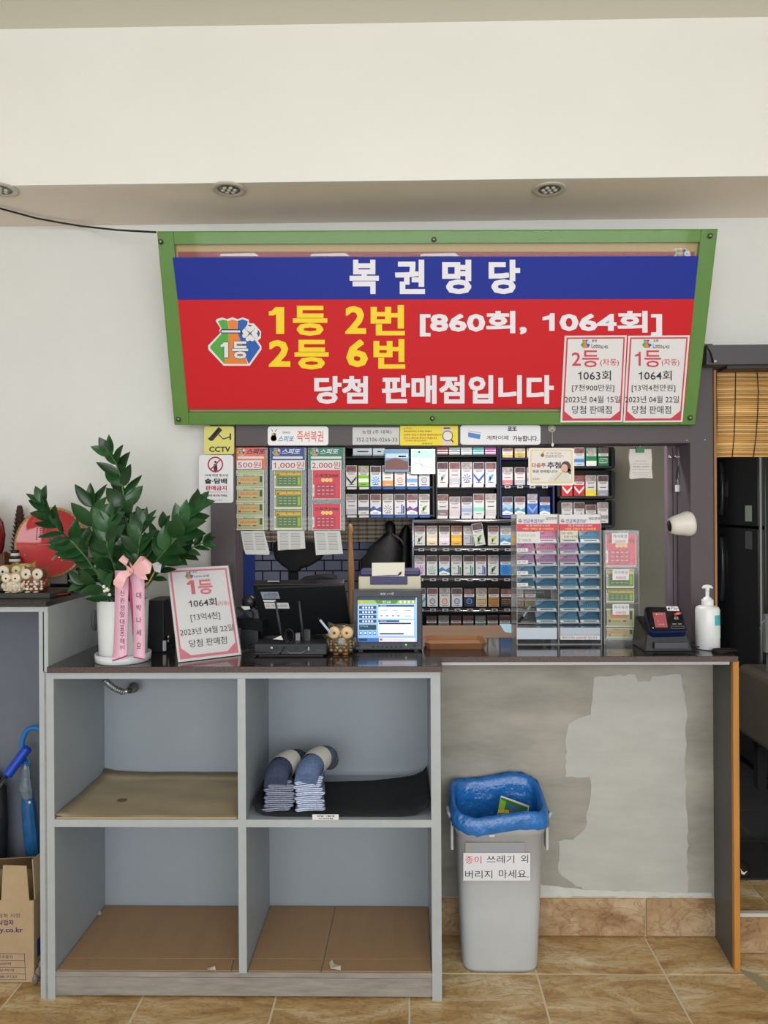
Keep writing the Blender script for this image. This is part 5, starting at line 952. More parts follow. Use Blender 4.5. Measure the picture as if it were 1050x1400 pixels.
f.text('로또 6/45', 523, 821.3, 534, 824.5, E_(240, 246, 230)); f.text('TOTAL 05', 492, 855, 503, 857, E_(160, 210, 200)); f.text('게임 선택', 520, 827.4, 528, 829.2, E_(230, 240, 250)); f.text('구매 내역', 520, 848.4, 528, 850.1, E_(230, 240, 250)); f.text('공지 온라인 복권 판매 안내', 525, 873.5, 552, 875.3, E_(220, 120, 140))
for i in range(3): f.rect(519, 855.5 + i * 3, 560, 855.8 + i * 3, E_(170, 180, 200))
for a, y in ((521, 833.6), (536, 833.6), (553, 833.8), (553, 841.5)): f.rect(a, y, a + 9, y + .9, E_(120, 130, 160))
for a in (520, 527.5, 535.5, 543): f.rect(a, 841, a + 3.4, 842.6, E_(120, 130, 160))
f.build('screen_image', t)
f = Flat(MT, 0); lottery_bag(f, 536.5, 811.5, 4); f.text('동행', 520, 810.5, 527, 813.2, PAPER, .02); f.text('LOTTO', 529, 811, 534, 812.8, PAPER); 
for i in range(7): f.disc(510.5 + i * 6.2, 884.5, 1.6, BLACK, n=10); f.rect(510 + i * 6.2, 887, 511.2 + i * 6.2, 887.4, GREY)
f.rect(486, 882, 492, 884, mat((48, 52, 58), .6)); f.disc(567, 882.5, 2, mat((48, 52, 58), .6), n=10); f.lift(); f.build('marks', t)
b = MB(); b.lathe(P(555, 881.5, YT), [(0, -.002), (.003, -.0015), (.003, 0)], mat((150, 220, 40), .3, emit=1.0), 10, 'y'); b.build('power_light', t)
# printer
t = thing('receipt_printer', 'cream and navy ticket printer standing behind the lottery terminal', 'printer', Vector((X(532, 2.5), 2.52, ZC)))
cr = mat((206, 200, 176), .4); nv = mat((48, 44, 100), .35); YQ = 2.48
b = MB(); b.box((X(489.5, YQ), YQ, ZC), (X(575, YQ), YQ + .14, Z(788, YQ)), cr); b.build('body', t, bevel=.005)
b = MB(); b.slab([P(*p, YQ - .004) for p in ((491, 787.8), (492, 780), (507, 779.5), (507, 788), (556, 788), (556, 779.5), (571, 780), (576, 783), (576, 787.8), (557, 788), (557, 799), (506, 799), (506, 788))][::-1], (0, .02, 0), nv)
b = MB(); b.box((X(491, YQ), YQ + .01, Z(788, YQ) + .0005), (X(574.5, YQ), YQ + .12, Z(780, YQ)), nv); b.build('top_cover', t, bevel=.006)
b = MB(); b.pb(506, 787, 557, 799.5, YQ - .005, .0046, nv); b.build('front_flap', t, bevel=.002)
b = MB(); q = [(508.5, 769.5), (553.5, 769), (553, 788), (508.5, 787.5)]; b.slab([P(*p, YQ - .012 - .0) if p[1] > 780 else P(*p, YQ + .0) for p in q], (0, .001, 0), mat((230, 226, 214), .6)); pp = b.build('paper_slip', t)
M = Matrix.Translation((0, YQ - .0135, 0)); f = Flat(M, 0); f.poly([(546, 783), (549, 781), (548.5, 785), (545, 787), (530, 787.2), (512, 787), (530, 786.2), (544, 786)], INK); f.build('print', t)
# wooden tray
t = thing('wooden_tray', 'shallow brown wooden coin tray with cut corners on the counter', 'tray', Vector((X(622, 2.5), 2.5, ZC)))
wd_ = mat((140, 98, 66), .4, var=.18, scale=10, stretch=(.5, 6, 1), name='tray_wood')
x0, x1, y0, y1 = X(579, 2.42), X(667, 2.42), 2.44, 2.60; c_ = .018
octo = lambda k, z: [Vector(p) for p in ((x0 + c_ - k * .4, y0 - k, z), (x1 - c_ + k * .4, y0 - k, z), (x1 + k, y0 + c_ - k * .4, z), (x1 + k, y1 - c_ + k * .4, z), (x1 - c_ + k * .4, y1 + k, z), (x0 + c_ - k * .4, y1 + k, z), (x0 - k, y1 - c_ + k * .4, z), (x0 - k, y0 + c_ - k * .4, z))]
b = MB(); b.loft([octo(-.012, ZC), octo(.0, ZC + .022), octo(-.005, ZC + .022), octo(-.016, ZC + .006)], wd_, smooth=False); b.build('dish', t)
t = thing('light_blue_slip', 'light blue paper slip on the wooden desk beside the acrylic stand', 'paper', PZ(690, 862, ZC)); b = MB(); b.slab([PZ(*p, ZC + .0012) for p in ((683, 853), (699, 853), (703, 866), (690, 864))], (0, 0, -.001), mat((150, 190, 206), .5)); b.build('sheet', t)
# ------------------------------------------------------------------ acrylic stand of pension tickets
YA = 2.53; t = thing('ticket_stand', 'tall clear acrylic stand full of blue and pink pension lottery tickets', 'ticket stand', Vector((X(763, YA), YA + .06, ZC)))
ac2 = clear('acrylic_stand', (225, 230, 232), .10, .04); ac3 = clear('acrylic_edge', (226, 232, 234), .35, .06)
xa, xm, xb = X(705.5, YA), X(763, YA), X(822, YA); za = Z(703, YA, 760)
for x in (xa, xm - .0015, xb - .003): b = MB(); b.box((x, YA, ZC), (x + .003, YA + .13, za), ac3); b.build('side_panel', t)
b = MB(); b.box((xa + .0031, YA + .125, ZC), (xb - .0031, YA + .128, za), ac2); b.build('back_panel', t)
b = MB(); b.box((xa + .0031, YA + .0, ZC), (xb - .0031, YA + .124, ZC + .003), ac3); b.build('base', t)
for (h0, h1, tt, sub) in ((706.5, 762, '연금복권730⁺', '낱장판매'), (764.5, 821, '연금복권720⁺', '세트판매')):
    b = MB(); b.pb(h0, 703.5, h1, 716, YA + .001, .001, PAPER); b.pb(h0, 716, h1, 726, YA + .001, .001, mat((206, 60, 76), .4)); hc = b.build('header_card', t)
    f = Flat(Matrix.Translation((0, YA + .001, 0)), 0); lottery_bag(f, h0 + 4.5, 712, 6); f.build('header_print', t)
    f = Flat(Matrix.Translation((0, YA + .0002, 0)), 0); f.text(tt, h0 + 9, 709.5, h0 + 38, 715, mat((80, 90, 170), .4), .01); f.text(sub, h0 + 40, 707, h1 - 1, 711, INK)
    f.text('1등 월 700만원 X 20년', h0 + 12, 717.2, h0 + 45, 719.8, PAPER, .01); f.text('1세트 구매시 월 1,100만원', h0 + 8, 721.6, h0 + 50, 724.6, mat((250, 220, 120), .4), .01); f.build('header_lettering', t)
tkb = C(74, 118, 146); tkb2 = C(92, 138, 166); tkp = C(190, 132, 164); tkp2 = C(164, 130, 166); pal = C(206, 216, 222)
rows_ = [(726.5, 742), (743.5, 757.5), (759, 773.5), (775, 790), (791.5, 805.5), (807, 820.5), (822, 836), (838, 852), (853.5, 858.5)]
cols_ = [(706.5, 732), (733.5, 761.5), (765.5, 792), (793.5, 820.5)]
kinds = ['npp bb   ', 'pppbb bbb', 'nqqbbbbbb', 'bbbbbbbbb'];  kinds = ['npqbb    ', 'ppqbb bbb', 'nqqbbbbbb', 'bbbbbbbbb']
CN = ['first', 'second', 'third', 'fourth']
for ci, (x0, x1) in enumerate(cols_):
    for ri, (y0, y1) in enumerate(rows_):
        k = kinds[ci][ri]
        b = MB(); b.pb(x0 - .5, y1 - .4, x1 + .5, y1 + .6, YA + .002, .05, ac3); b.build('shelf_lip', t)
        if k == ' ': continue
        cm = {'n': tkp, 'p': tkp, 'q': tkp2, 'b': tkb if (ci + ri) % 3 else tkb2}[k]; cn = {'n': 'pink', 'p': 'pink', 'q': 'mauve', 'b': 'blue'}[k]
        pB = P((x0 + x1) / 2, y1 - .5, YA + .012); pT = P((x0 + x1) / 2, y0 - 2, YA + .05); M = frame(P(x0 + .5, y1 - .5, YA + .012), (1, 0, 0), Vector((0, pT.y - pB.y, pT.z - pB.z))); w_ = X(x1 - .5, YA) - X(x0 + .5, YA); h_ = (pT - pB).length
        t2 = thing('pension_ticket', '%s pension lottery ticket, %s column from left, %s row of the acrylic stand' % (cn, CN[ci], ORD[ri]), 'lottery ticket', M, 'pension tickets in the acrylic stand')
        b = MB(M); b.box((0, 0, 0), (w_, .003, h_), cm); b.build('ticket', t2)
        f = Flat(M, 0, (lambda w_, h_: lambda u, v: (u * w_, (1 - v) * h_))(w_, h_), step=.0002)
        f.rect(.0, .76, 1, 1, pal); f.poly([(0, 0), (.6, 0), (.2, .4), (0, .5)], mat((min(255, int(cm.node_tree.nodes['Principled BSDF'].inputs[0].default_value[0] * 0) + 150), 176, 196), .4) if k == 'b' else C(206, 170, 190)); f.lift()
        f.text('연금복권', .16, .18, .46, .36, mat((40, 50, 80), .4)); f.disc(.08, .84, .05, WHITE, .10, 10); f.text('1234567' if False else '• • • • • • •', .1, .52, .85, .60, mat((40, 60, 90), .4)); f.rect(.2, .82, .85, .90, CLIN)
        f.build('print', t2)
def note(px, Y, txts, lab, m=PAPER, col=INK):
    t, M, FL = board('paper_note', lab, 'note', px, Y, m, .0006); f = FL()
    for s_, a, b_, c, d, mm in txts: f.text(s_, a, b_, c, d, mm)
    f.build('lettering', t)
YN = YA - .0003
note((706.5, 727, 738, 742.5), YN, [('연금복권 낱장', 708, 730, 732, 734, mat((170, 170, 110), .5)), ('조 1000원', 708, 736.5, 726, 740.5, GREY)], 'white handwritten note in the top left pocket of the acrylic stand')
note((766, 725.5, 790, 737), YN, [('1번 세트', 767, 727.5, 783, 730.5, INK), ('5조+5개', 771, 732, 789, 735.5, INK)], 'yellowish handwritten note in the third pocket of the top row', mat((216, 214, 196), .6))
note((706.5, 858.5, 761.5, 874), YN, [], 'blank pale blue card at bottom left of the acrylic stand', mat((200, 210, 222), .4))
note((766, 858, 820.5, 868), YN, [], 'pale blue card at bottom right of the acrylic stand', mat((186, 198, 212), .4))
note((766, 868.5, 820.5, 874.6), YN - .001, [('세트(5장)', 768, 870, 786, 873.6, INK), ('5000원', 788, 870, 802, 873.6, INKRED), ('입니다', 804, 870, 816, 873.6, INK)], 'white price strip reading 5000원 at the foot of the acrylic stand')
for i, (y0) in enumerate((749.5, 766, 781, 797)): note((707, y0, 722, y0 + 5), YN, [(('2조 가격', '3조 가격', '4조 가격', '5조 가격')[i], 708, y0 + 1, 718, y0 + 4, INK)], 'small white label in the left column of the acrylic stand, %s from the top' % ORD[i])
t = thing('marker_pen', 'grey and black pen lying slanted in the lower left pocket of acrylic stand', 'pen', P(716, 840, YA + .04)); b = MB(); b.tube([P(725, 828, YA + .05), P(714, 845, YA + .04)], .0035, mat((180, 184, 190), .3), 8); b.build('barrel', t); b = MB(); b.tube([P(715, 843, YA + .0405), P(709, 850.5, YA + .035)], .005, BLACK, 8); b.build('cap', t)
# scratch ticket stand, three pockets
t = thing('scratch_ticket_stand', 'clear acrylic three-pocket stand of red and green scratch tickets', 'ticket stand', Vector((X(849, YA), YA + .03, ZC)))
xa, xb, za = X(825, YA), X(873.5, YA), Z(725.5, YA, 850)
for x in (xa, xb - .003): b = MB(); b.box((x, YA, ZC), (x + .003, YA + .06, za), ac3); b.build('side_panel', t)
b = MB(); b.box((xa + .0031, YA + .056, ZC), (xb - .0031, YA + .059, za), ac2); b.build('back_panel', t)
b = MB(); b.box((xa + .0031, YA + .0, ZC), (xb - .0031, YA + .0015, za), clear('acrylic_front_thin', (230, 234, 236), .03, .04)); b.build('front_panel', t)
for y in (775, 824.5, 874): b = MB(); b.pb(825.6, y - .4, 873, y + .8, YA + .002, .053, ac3); b.build('shelf', t)
for k_, (kd, a, b_, lab) in enumerate(((2000, 731, 774, 'red 2,000 won scratch ticket in the top pocket of the three-pocket stand'), (1000, 778, 804, 'green 1,000 won scratch ticket, upper of the middle pocket'), (1000, 806, 823.5, 'green 500,000,000 scratch ticket, lower of the middle pocket'), (500, 832, 857, 'pale green 500 won scratch ticket, upper of the bottom pocket'), (500, 859, 872.5, 'pale green 500 won scratch ticket, lower of the bottom pocket'))):
    y = YA + .02 - .0012 * k_; MM = Matrix.Translation(P(849, (a + b_) / 2, y)); t2 = thing('scratch_ticket', lab, 'lottery ticket', MM, 'scratch tickets in the three-pocket stand'); b = MB(); b.pb(829 - (kd == 2000), a, 867 + (kd == 2000) * 3, b_, y, .003, mat((214, 214, 196), .5)); b.build('ticket', t2)
    f = Flat(MM, 0, step=.0001); ticket_face(f, kd, 829 - (kd == 2000), a, 867 + (kd == 2000) * 3, b_); f.build('print', t2)
for x0, y0, x1, y1, p_ in ((836.5, 729, 859, 743, '2000원'), (837.5, 778.5, 860, 793, '1000원'), (837.5, 826, 860, 840.5, '500원')):
    note((x0, y0, x1, y1), YA - .0003, [('즉석복권', x0 + 2, y0 + 2, x1 - 2, y0 + 6.5, mat((70, 80, 130), .5)), (p_, x0 + 4, y0 + 9, x1 - 4, y1 - 1, mat((190, 70, 110), .5))], 'small white note with 즉석복권 on the %s pocket of the three-pocket stand' % {'2000원': 'top red', '1000원': 'middle green', '500원': 'bottom pale'}[p_])
# ------------------------------------------------------------------ card terminal, bottle
c = Vector((X(911, 2.44), 2.45, ZC)); t = thing('card_terminal', 'black and blue card payment terminal with a small pinkish screen', 'card terminal', c)
bk_ = mat((22, 24, 28), .35); 
A = [P(904 - 18, 862, 2.42), P(944, 862, 2.42), P(950 - 4, 886.5, 2.40), P(886, 886.5, 2.40)]
q = [P(*p, 2.41) for p in ((885, 864), (938, 862), (944, 884), (884, 886.5))]
b = MB(); x0, x1 = X(875, 2.44), X(944, 2.42); b.loft([[Vector(v) for v in ((x0, 2.40, ZC), (x1, 2.40, ZC), (x1 + .004, 2.54, ZC), (x0, 2.54, ZC))], [Vector(v) for v in ((x0 + .012, 2.415, ZC + .055), (x1 - .014, 2.415, ZC + .055), (x1 - .012, 2.53, ZC + .10), (x0 + .01, 2.53, ZC + .10))]], bk_, smooth=False); b.build('base', t, bevel=.004)
TL2, TR2, BL2, BR2 = P(880.5, 830, 2.49), P(931, 831, 2.49), P(889, 863, 2.405), P(940, 861, 2.405)
MC = frame(BL2, BR2 - BL2, TL2 - BL2); pc = pixmap(MC)
q = [pc(*p) for p in rounded_q] if False else None
def quadround(c4, k=.12):
    o = []; n = len(c4)
    for i in range(n):
        a, b_, d = Vector(c4[i - 1]), Vector(c4[i]), Vector(c4[(i + 1) % n])
        p0 = b_ + (a - b_) * k; p1 = b_ + (d - b_) * k
        for j in range(5): u = j / 4; o.append(tuple((p0 * (1 - u) + b_ * u) * (1 - u) + (b_ * (1 - u) + p1 * u) * u))
    return o
face = quadround([(880.5, 829.5), (931, 830.5), (940, 864), (890, 865.5)])
b = MB(MC); b.slab([(x, .0, z) for x, z in (pc(*p) for p in face)], (0, .022, 0), mat((18, 34, 78), .3)); b.build('shell', t)
b = MB(MC); pc2 = pixmap(MC, -.003); face2 = quadround([(882, 830.5), (929.5, 831), (938, 860.5), (890, 862)]); b.slab([(x, -.003, z) for x, z in (pc2(*p) for p in face2)], (0, .0028, 0), mat((14, 14, 17), .15)); b.build('glass', t)
f = Flat(MC, -.0032, pc2); f.poly([(892, 837.5), (909.5, 837.5), (913, 858), (896, 858)], E_(150, 76, 82, .35)); f.lift(); f.text('카드 결제', 899, 839, 906, 840.8, PAPER); f.disc(897.5, 840, 1, PAPER, n=8); f.disc(899.5, 849.5, .9, mat((240, 160, 60), .4), n=8); f.rect(905, 850, 907.5, 850.6, mat((120, 110, 230), .4)); f.text('IC카드 삽입', 900, 853, 908, 855, PAPER); f.build('screen_image', t)
f = Flat(MC, -.0032, pc2); f.poly([(910.5, 829), (926.5, 829.2), (929, 835.5), (912.5, 835)], WHITE); f.poly([(921, 838.8), (931, 836.5), (932, 839.6), (922.5, 842)], mat((200, 50, 50), .4)); f.text('wave', 921.5, 844.5, 928, 847.5, GREY); f.text('((·))', 922, 843, 927, 847, PAPER); f.rect(919, 852.5, 925, 854, GREY); f.rect(927, 852.5, 932, 854, GREY); f.box(917.5, 856, 935.5, 859.6, .5, GREY)
f.lift(); f.disc(914.3, 832.4, 1.7, BLACK, 1.5, 12); f.poly([(914.3, 830.6), (915.4, 829.6), (915.2, 830.6)], BLACK); f.text('Pay', 917.5, 829.8, 927, 834.5, BLACK); f.text('QR', 924, 838, 929.5, 840.2, PAPER); f.disc(892.8, 858.6, .9, PAPER, n=8); f.build('print', t)
b = MB(); b.pb(895, 878.5, 941, 887, 2.392, .008, mat((78, 78, 88), .35, .3)); b.build('front_plate', t, bevel=.001)
b = MB(); b.pb(902, 866, 929, 867, 2.404, .012, mat((120, 130, 150), .3)); b.build('card_slot', t)
b = MB(); b.tube([P(942, 882, 2.45), P(950, 884, 2.44), P(956, 884.5, 2.43)], .0022, BLACK, 6); b.build('cable', t)
c = PZ(966.5, 890.5, ZC); c = Vector((X(966.5, 2.45), 2.45, ZC)); t = thing('pump_bottle', 'white pump bottle of hand sanitizer with a turquoise label', 'bottle', c)
wb = mat((228, 230, 234), .25); rB = .0385; hB = Z(828, 2.45, 966) - ZC
b = MB(); b.lathe(c, [(rB - .003, .001), (rB, .004), (rB, hB - .012), (rB - .004, hB - .004), (rB - .012, hB), (.018, hB + .001)], wb, 32); b.build('bottle_body', t)
b = MB(); b.lathe(c, [(.0175, hB + .0005), (.019, hB + .002), (.019, hB + .020), (.015, hB + .022), (.012, hB + .027), (.0075, hB + .029), (.0055, hB + .033), (.006, hB + .05)], wb, 20); b.build('cap', t)
b = MB(); b.tube([c + Vector(v) for v in ((-.017, 0, hB + .058), (-.012, 0, hB + .0625), (.0, 0, hB + .064), (.012, 0, hB + .0625), (.017, 0, hB + .058))], [.003, .005, .0065, .005, .003], wb, 10); b.lathe(c, [(.006, hB + .048), (.008, hB + .06)], wb, 12); b.build('pump_head', t)
def cyl_label(a0, a1, z0, z1, m, name):
    b = MB(); n = 8; vs = []
    for i in range(n + 1):
        a = a0 + (a1 - a0) * i / n
        for z in (z0, z1): vs.append(c + Vector((math.sin(a) * (rB + .0005), -math.cos(a) * (rB + .0005), z)))
    b.add(vs, [(2 * i, 2 * i + 2, 2 * i + 3, 2 * i + 1) for i in range(n)], m, True); return b.build(name, t)
cyl_label(.22, 1.5, Z(857, 2.41) - ZC, Z(843, 2.41) - ZC, mat((70, 180, 196), .35), 'label'); cyl_label(.24, 1.5, Z(875, 2.41) - ZC, Z(857.6, 2.41) - ZC, mat((212, 224, 220), .4), 'lower_label')
t = thing('coiled_cable', 'thin black cable coiled at the foot of the pump bottle', 'cable', PZ(975, 891, ZC)); b = MB()
for k in range(3): b.tube([Vector((c.x + .018 + k * .004, 2.385, ZC + .003 + k * .0035)) + Vector(((.03 + k * .003) * math.cos(a * .45), .018 * math.sin(a * .45), 0)) for a in range(15)], .0018, BLACK, 6, cap=False)
b.tube([Vector((c.x + .048, 2.385, ZC + .004)), Vector((c.x + .062, 2.41, ZC + .003)), Vector((c.x + .075, 2.40, ZC + .002))], .0018, BLACK, 6); b.build('coil', t)
# ------------------------------------------------------------------ left counter display
ZT = ZL
t = thing('owl_stand', 'dark grey flat board carrying the row of small owl figurines', 'stand', Vector((X(20, 2.3), 2.3, ZT)))
b = MB(); b.box((-1.62, 2.27, ZT), (X(67, 2.27), 2.40, ZT + .016), mat((62, 62, 58), .5)); b.build('board', t, bevel=.002)
zo = ZT + .0165
def small_owl(px, y0, y1, Y, body, belly, eye, lab, sq=1.2, **k):
    c = Vector((X(px, Y), Y, zo)); h = P(px, y0, Y).z - zo; owl(c, h, body, belly, eye, lab, squat=sq, group='owl figurines on the left counter', **k)
small_owl(-4, 785, 803, 2.30, gl(50, 34, 28), [gl(60, 50, 50), gl(200, 196, 190)], mat((80, 84, 40), .2), 'small dark brown owl figurine at the left edge', 1.25)
small_owl(20, 781, 803, 2.30, gl(206, 190, 160), [gl(222, 214, 196), gl(210, 200, 184)], mat((226, 214, 190), .2), 'small cream owl figurine with orange sides, front row', 1.35, foot=mat((210, 180, 130), .3))
small_owl(49, 773, 799, 2.31, gl(112, 60, 34), [gl(206, 196, 176), gl(224, 214, 196)], mat((214, 204, 186), .2), 'small brown owl figurine with white belly, rightmost in front', 1.25)
small_owl(34, 767, 795, 2.37, gl(176, 156, 84), [gl(206, 190, 150), gl(160, 120, 60)], mat((206, 200, 160), .2), 'taller yellow-green owl figurine in the back row', 1.0)
small_owl(3, 769, 796, 2.37, gl(176, 120, 60), [gl(206, 196, 176), gl(170, 110, 50)], mat((220, 214, 196), .2), 'orange-brown owl figurine with pale eyes, back row left', 1.25)
t = thing('brown_carved_block', 'dark brown carved block with two points behind the owls', 'ornament', Vector((X(0, 2.45), 2.45, ZT)))
b = MB(); x0, x1, z1 = X(-12, 2.45), X(9, 2.45), Z(756, 2.45); b.box((x0, 2.43, ZT), (x1, 2.47, z1), mat((92, 64, 48), .5, var=.3, scale=40)); b.add([(x1 - .02, 2.43, z1), (x1, 2.43, z1), (x1, 2.47, z1), (x1 - .02, 2.47, z1), (x1 - .002, 2.45, z1 + .014)], [(0, 1, 4), (1, 2, 4), (2, 3, 4), (3, 0, 4)], mat((92, 64, 48), .5)); b.build('block', t, bevel=.003)
t = thing('zebra_figure', 'black and white striped ornament between owls and red plate', 'ornament', Vector((X(18, 2.43), 2.43, ZT)))
za_ = [mat((206, 204, 196), .4), mat((30, 30, 30), .4)]
b = MB()
for i in range(12):
    y0 = 800 - i * 4; y1 = y0 - 4; wv_ = 12 - abs(i - 4) * .9
    b.loft([ell(P(18 + i * .25, y0, 2.44), wv_ * .0024, .012, 12), ell(P(18.2 + i * .25, y1, 2.44), (12 - abs(i - 3) * .9) * .0024, .012, 12)], za_[i % 2])
b.build('striped_body', t)
t = thing('pinecone_tree', 'dark reddish-brown tall cone of scales behind the red plate', 'ornament', Vector((X(28, 2.56), 2.56, ZT)))
pcn = mat((74, 44, 42), .5, var=.3, scale=40); b = MB(); cx = X(27, 2.57); zt_ = Z(686, 2.57); n = 17
b.tube([(cx, 2.57, ZT), (cx, 2.57, zt_ - .01)], .010, pcn, 8)
b.lathe((cx, 2.57, ZT), [(.001, 0), (.03, 0), (.03, .006), (.012, .012), (.001, .012)], pcn, 16)
b.build('stem', t)
for r in range(n):
    u = r / (n - 1); z = ZT + .05 + (zt_ - ZT - .07) * u; rad = .034 * (1 - u) ** .7 + .008
    for k in range(9):
        a = k * .698 + r * .35; d = Vector((math.cos(a), math.sin(a), 0)); s_ = Vector((-math.sin(a), math.cos(a), 0)); o_ = Vector((cx, 2.57, z)); tip = o_ + d * rad + Vector((0, 0, .016))
        b = MB(); b.add([o_ + d * .006 + s_ * .006, o_ + d * .006 - s_ * .006, o_ + d * rad * .7 - s_ * .008 + Vector((0, 0, .003)), tip, o_ + d * rad * .7 + s_ * .008 + Vector((0, 0, .003)), o_ + d * rad * .6 - Vector((0, 0, .003))], [(0, 1, 2, 3, 4), (0, 5, 1), (1, 5, 2), (2, 5, 3), (3, 5, 4), (4, 5, 0)], pcn); b.build('scale', t)
t = thing('red_vase', 'deep red glossy vase at the far left edge of the counter', 'vase', Vector((X(-22, 2.40), 2.48, ZT)))
b = MB(); c = Vector((X(-22, 2.48), 2.48, ZT)); b.lathe(c, [(.001, 0), (.035, 0), (.036, .01), (.03, .02), (.045, .09), (.062, .15), (.066, .19), (.06, .235), (.04, .27), (.025, .285), (.024, .31), (.032, .32), (.028, .32), (.02, .31), (.02, .28)], mat((130, 26, 34), .12, coat=.5), 32); b.build('vessel', t)
# red plate on stand
YPl = 2.50; c = P(69, 742, YPl); R_ = .1240; MP = Matrix.Translation(c) @ Matrix.Rotation(.16, 4, 'X') @ Matrix.Rotation(math.radians(-8), 4, 'Z')
MP = Matrix.Translation(c) @ Matrix.Rotation(-.16, 4, 'X')
t = thing('red_plate', 'large red decorative plate with gold rim on a black stand', 'plate', MP)
redp = mat((186, 34, 44), .12, coat=.5); gold = mat((176, 150, 90), .35, .2)
b = MB(MP); b.lathe((0, 0, 0), [(0, .012), (R_ * .66, .012), (R_ * .78, .002), (R_ * .94, -.004)], redp, 48, 'y', cap=False); b.lathe((0, 0, 0), [(0, .018), (R_ * .66, .018), (R_ * .8, .008), (R_, .0)], redp, 48, 'y', cap=False); b.build('dish', t)
b = MB(MP); b.lathe((0, 0, 0), [(R_ * .94, -.004), (R_ * 1.0, -.0055), (R_ * 1.005, -.002), (R_, .0005)], gold, 48, 'y', cap=False); b.build('gold_rim', t)
f = Flat(MP, -.0055, lambda u, v: (u * R_, -v * R_), step=.0002)
for k in range(56): a = k * 2 * math.pi / 56; f.poly([(.95 * math.cos(a), .95 * math.sin(a)), (.985 * math.cos(a + .03), .985 * math.sin(a + .03)), (.95 * math.cos(a + .06), .95 * math.sin(a + .06))], mat((96, 120, 80), .4))
f.build('rim_print', t)
f = Flat(MP, .0118, lambda u, v: (u * R_ * .86, -v * R_ * .86), step=.0002); gp = mat((150, 140, 120), .4); wp = mat((216, 206, 196), .4)
f.poly([(-.12, .02), (-.06, -.22), (-.02, -.12), (0, .02)], mat((90, 90, 66), .4)); f.lift(); f.poly([(-.06, .0), (-.02, -.16), (.06, .0)], wp); f.poly([(-.10, .02), (.06, .0), (.20, .07), (.12, .12), (-.02, .10)], wp); f.line(-.12, .04, -.48, .06, .01, gp)
for (x, y, r, m) in ((.24, .26, .07, mat((190, 110, 150), .4)), (.30, .30, .05, mat((170, 100, 150), .4)), (.46, .34, .05, gp), (.52, .42, .06, gp), (.40, .44, .05, gp), (.60, .30, .04, wp), (.12, .46, .05, gp), (.06, .52, .05, mat((176, 120, 120), .4)), (.36, .54, .04, gp), (.5, .2, .03, wp), (.26, .46, .03, wp)): f.disc(x, y, r, m, n=7)
for a, b_, c_, d in ((.1, .5, .6, .3), (.3, .52, .5, .16), (.05, .56, .3, .3), (.4, .5, .64, .34)): f.line(a, b_, c_, d, .014, mat((90, 84, 70), .4))
for k in range(5): f.text('梅蘭竹菊春風', -.52 + k * .11, -.5, -.49 + k * .11, -.1 + (k % 2) * .08, mat((96, 30, 30), .4)) if False else [f.rect(-.54 + k * .11, -.5 + j * .07, -.50 + k * .11, -.46 + j * .07, mat((96, 30, 34), .4)) for j in range(6 - k % 2)]
f.build('painting', t)
t = thing('plate_stand', 'black wooden easel holding the red plate', 'plate stand', Vector((X(80, 2.52), 2.50, ZT)))
b = MB(); b.tube([P(105, 803, 2.47), P(104, 794, 2.46), P(108, 790, 2.46), P(112, 794, 2.48), P(110, 784, 2.50), P(106, 778, 2.52), P(113, 784, 2.55), P(112, 797, 2.55)], .006, BLACK, 8); b.build('scroll_foot', t)
b = MB(); b.tube([P(60, 803, 2.45), P(60, 792, 2.45), P(62, 786, 2.48)], .006, BLACK, 8); b.build('scroll_foot', t)
b = MB(); b.tube([(X(60, 2.5), 2.545, ZT + .012), (X(112, 2.5), 2.545, ZT + .012)], .006, BLACK, 8); b.tube([(X(85, 2.5), 2.55, ZT + .008), (X(85, 2.5), 2.545, ZT + .12)], .006, BLACK, 8); b.build('back_brace', t)
t = thing('lacquer_dish', 'thin red-brown and gold dish lying flat under the plate', 'dish', Vector((X(70, 2.3), 2.36, ZT))); b = MB(); b.lathe((X(72, 2.37), 2.36, ZT), [(.001, 0), (.045, 0), (.06, .006), (.056, .007), (.04, .003), (.001, .003)], mat((150, 70, 50), .3), 28, 'z', 1, .9, False); b.build('dish', t)
# socket
t, M, FL = board('wall_socket', 'double vertical wall socket, ivory, behind the potted plant', 'socket', (137.5, 707, 158, 766), YW - .0005, mat((214, 210, 196), .4), .008, 2, 'cover')
for y in (721, 740):
    c = P(147.5, y, YW - .009); b = MB(); b.lathe(c, [(.023, .0), (.022, -.002), (.019, -.001), (.018, .004), (0, .004)], mat((206, 202, 188), .4), 24, 'y', cap=False)
    for dx in (-.0095, .0095): b.lathe(c + Vector((dx, .003, 0)), [(0, -.0012), (.003, -.001)], BLACK, 8, 'y', cap=False)
    b.build('outlet', t)
# ------------------------------------------------------------------ left bay: mop handle, umbrella, cardboard box
t = thing('mop', 'mop with blue ribbed grip on a steel pole leaning in the left bay', 'mop', P(2, 1080, 2.42))
b = MB(); A_, B_ = P(10, 1060, 2.44), P(39, 1021, 2.47); n = 18; pts = [A_.lerp(B_, i / (n - 1)) for i in range(n)]; b.tube(pts, [.0168 if i % 2 else .0150 for i in range(n - 2)] + [.016, .009], mat((26, 70, 190), .3), 12); b.build('grip', t)
b = MB(); d = (A_ - B_).normalized(); b.tube([A_, A_ + d * .22, Vector((A_ + d * 1.1).to_tuple()[:2] + (.0 + .02,)) if False else A_ + d * .85], .0075, STEEL, 10); b.build('pole', t)
fl_ = A_ + d * .85; b = MB(); b.tube([fl_, Vector((fl_.x - .05, fl_.y, .03))], .0075, STEEL, 10); b.box((fl_.x - .16, fl_.y - .05, 0), (fl_.x + .06, fl_.y + .05, .03), mat((60, 90, 160), .6)); b.build('mop_head', t)
t = thing('umbrella', 'furled clear-blue umbrella with a blue crook handle in the left bay', 'umbrella', P(45, 1200, 2.50))
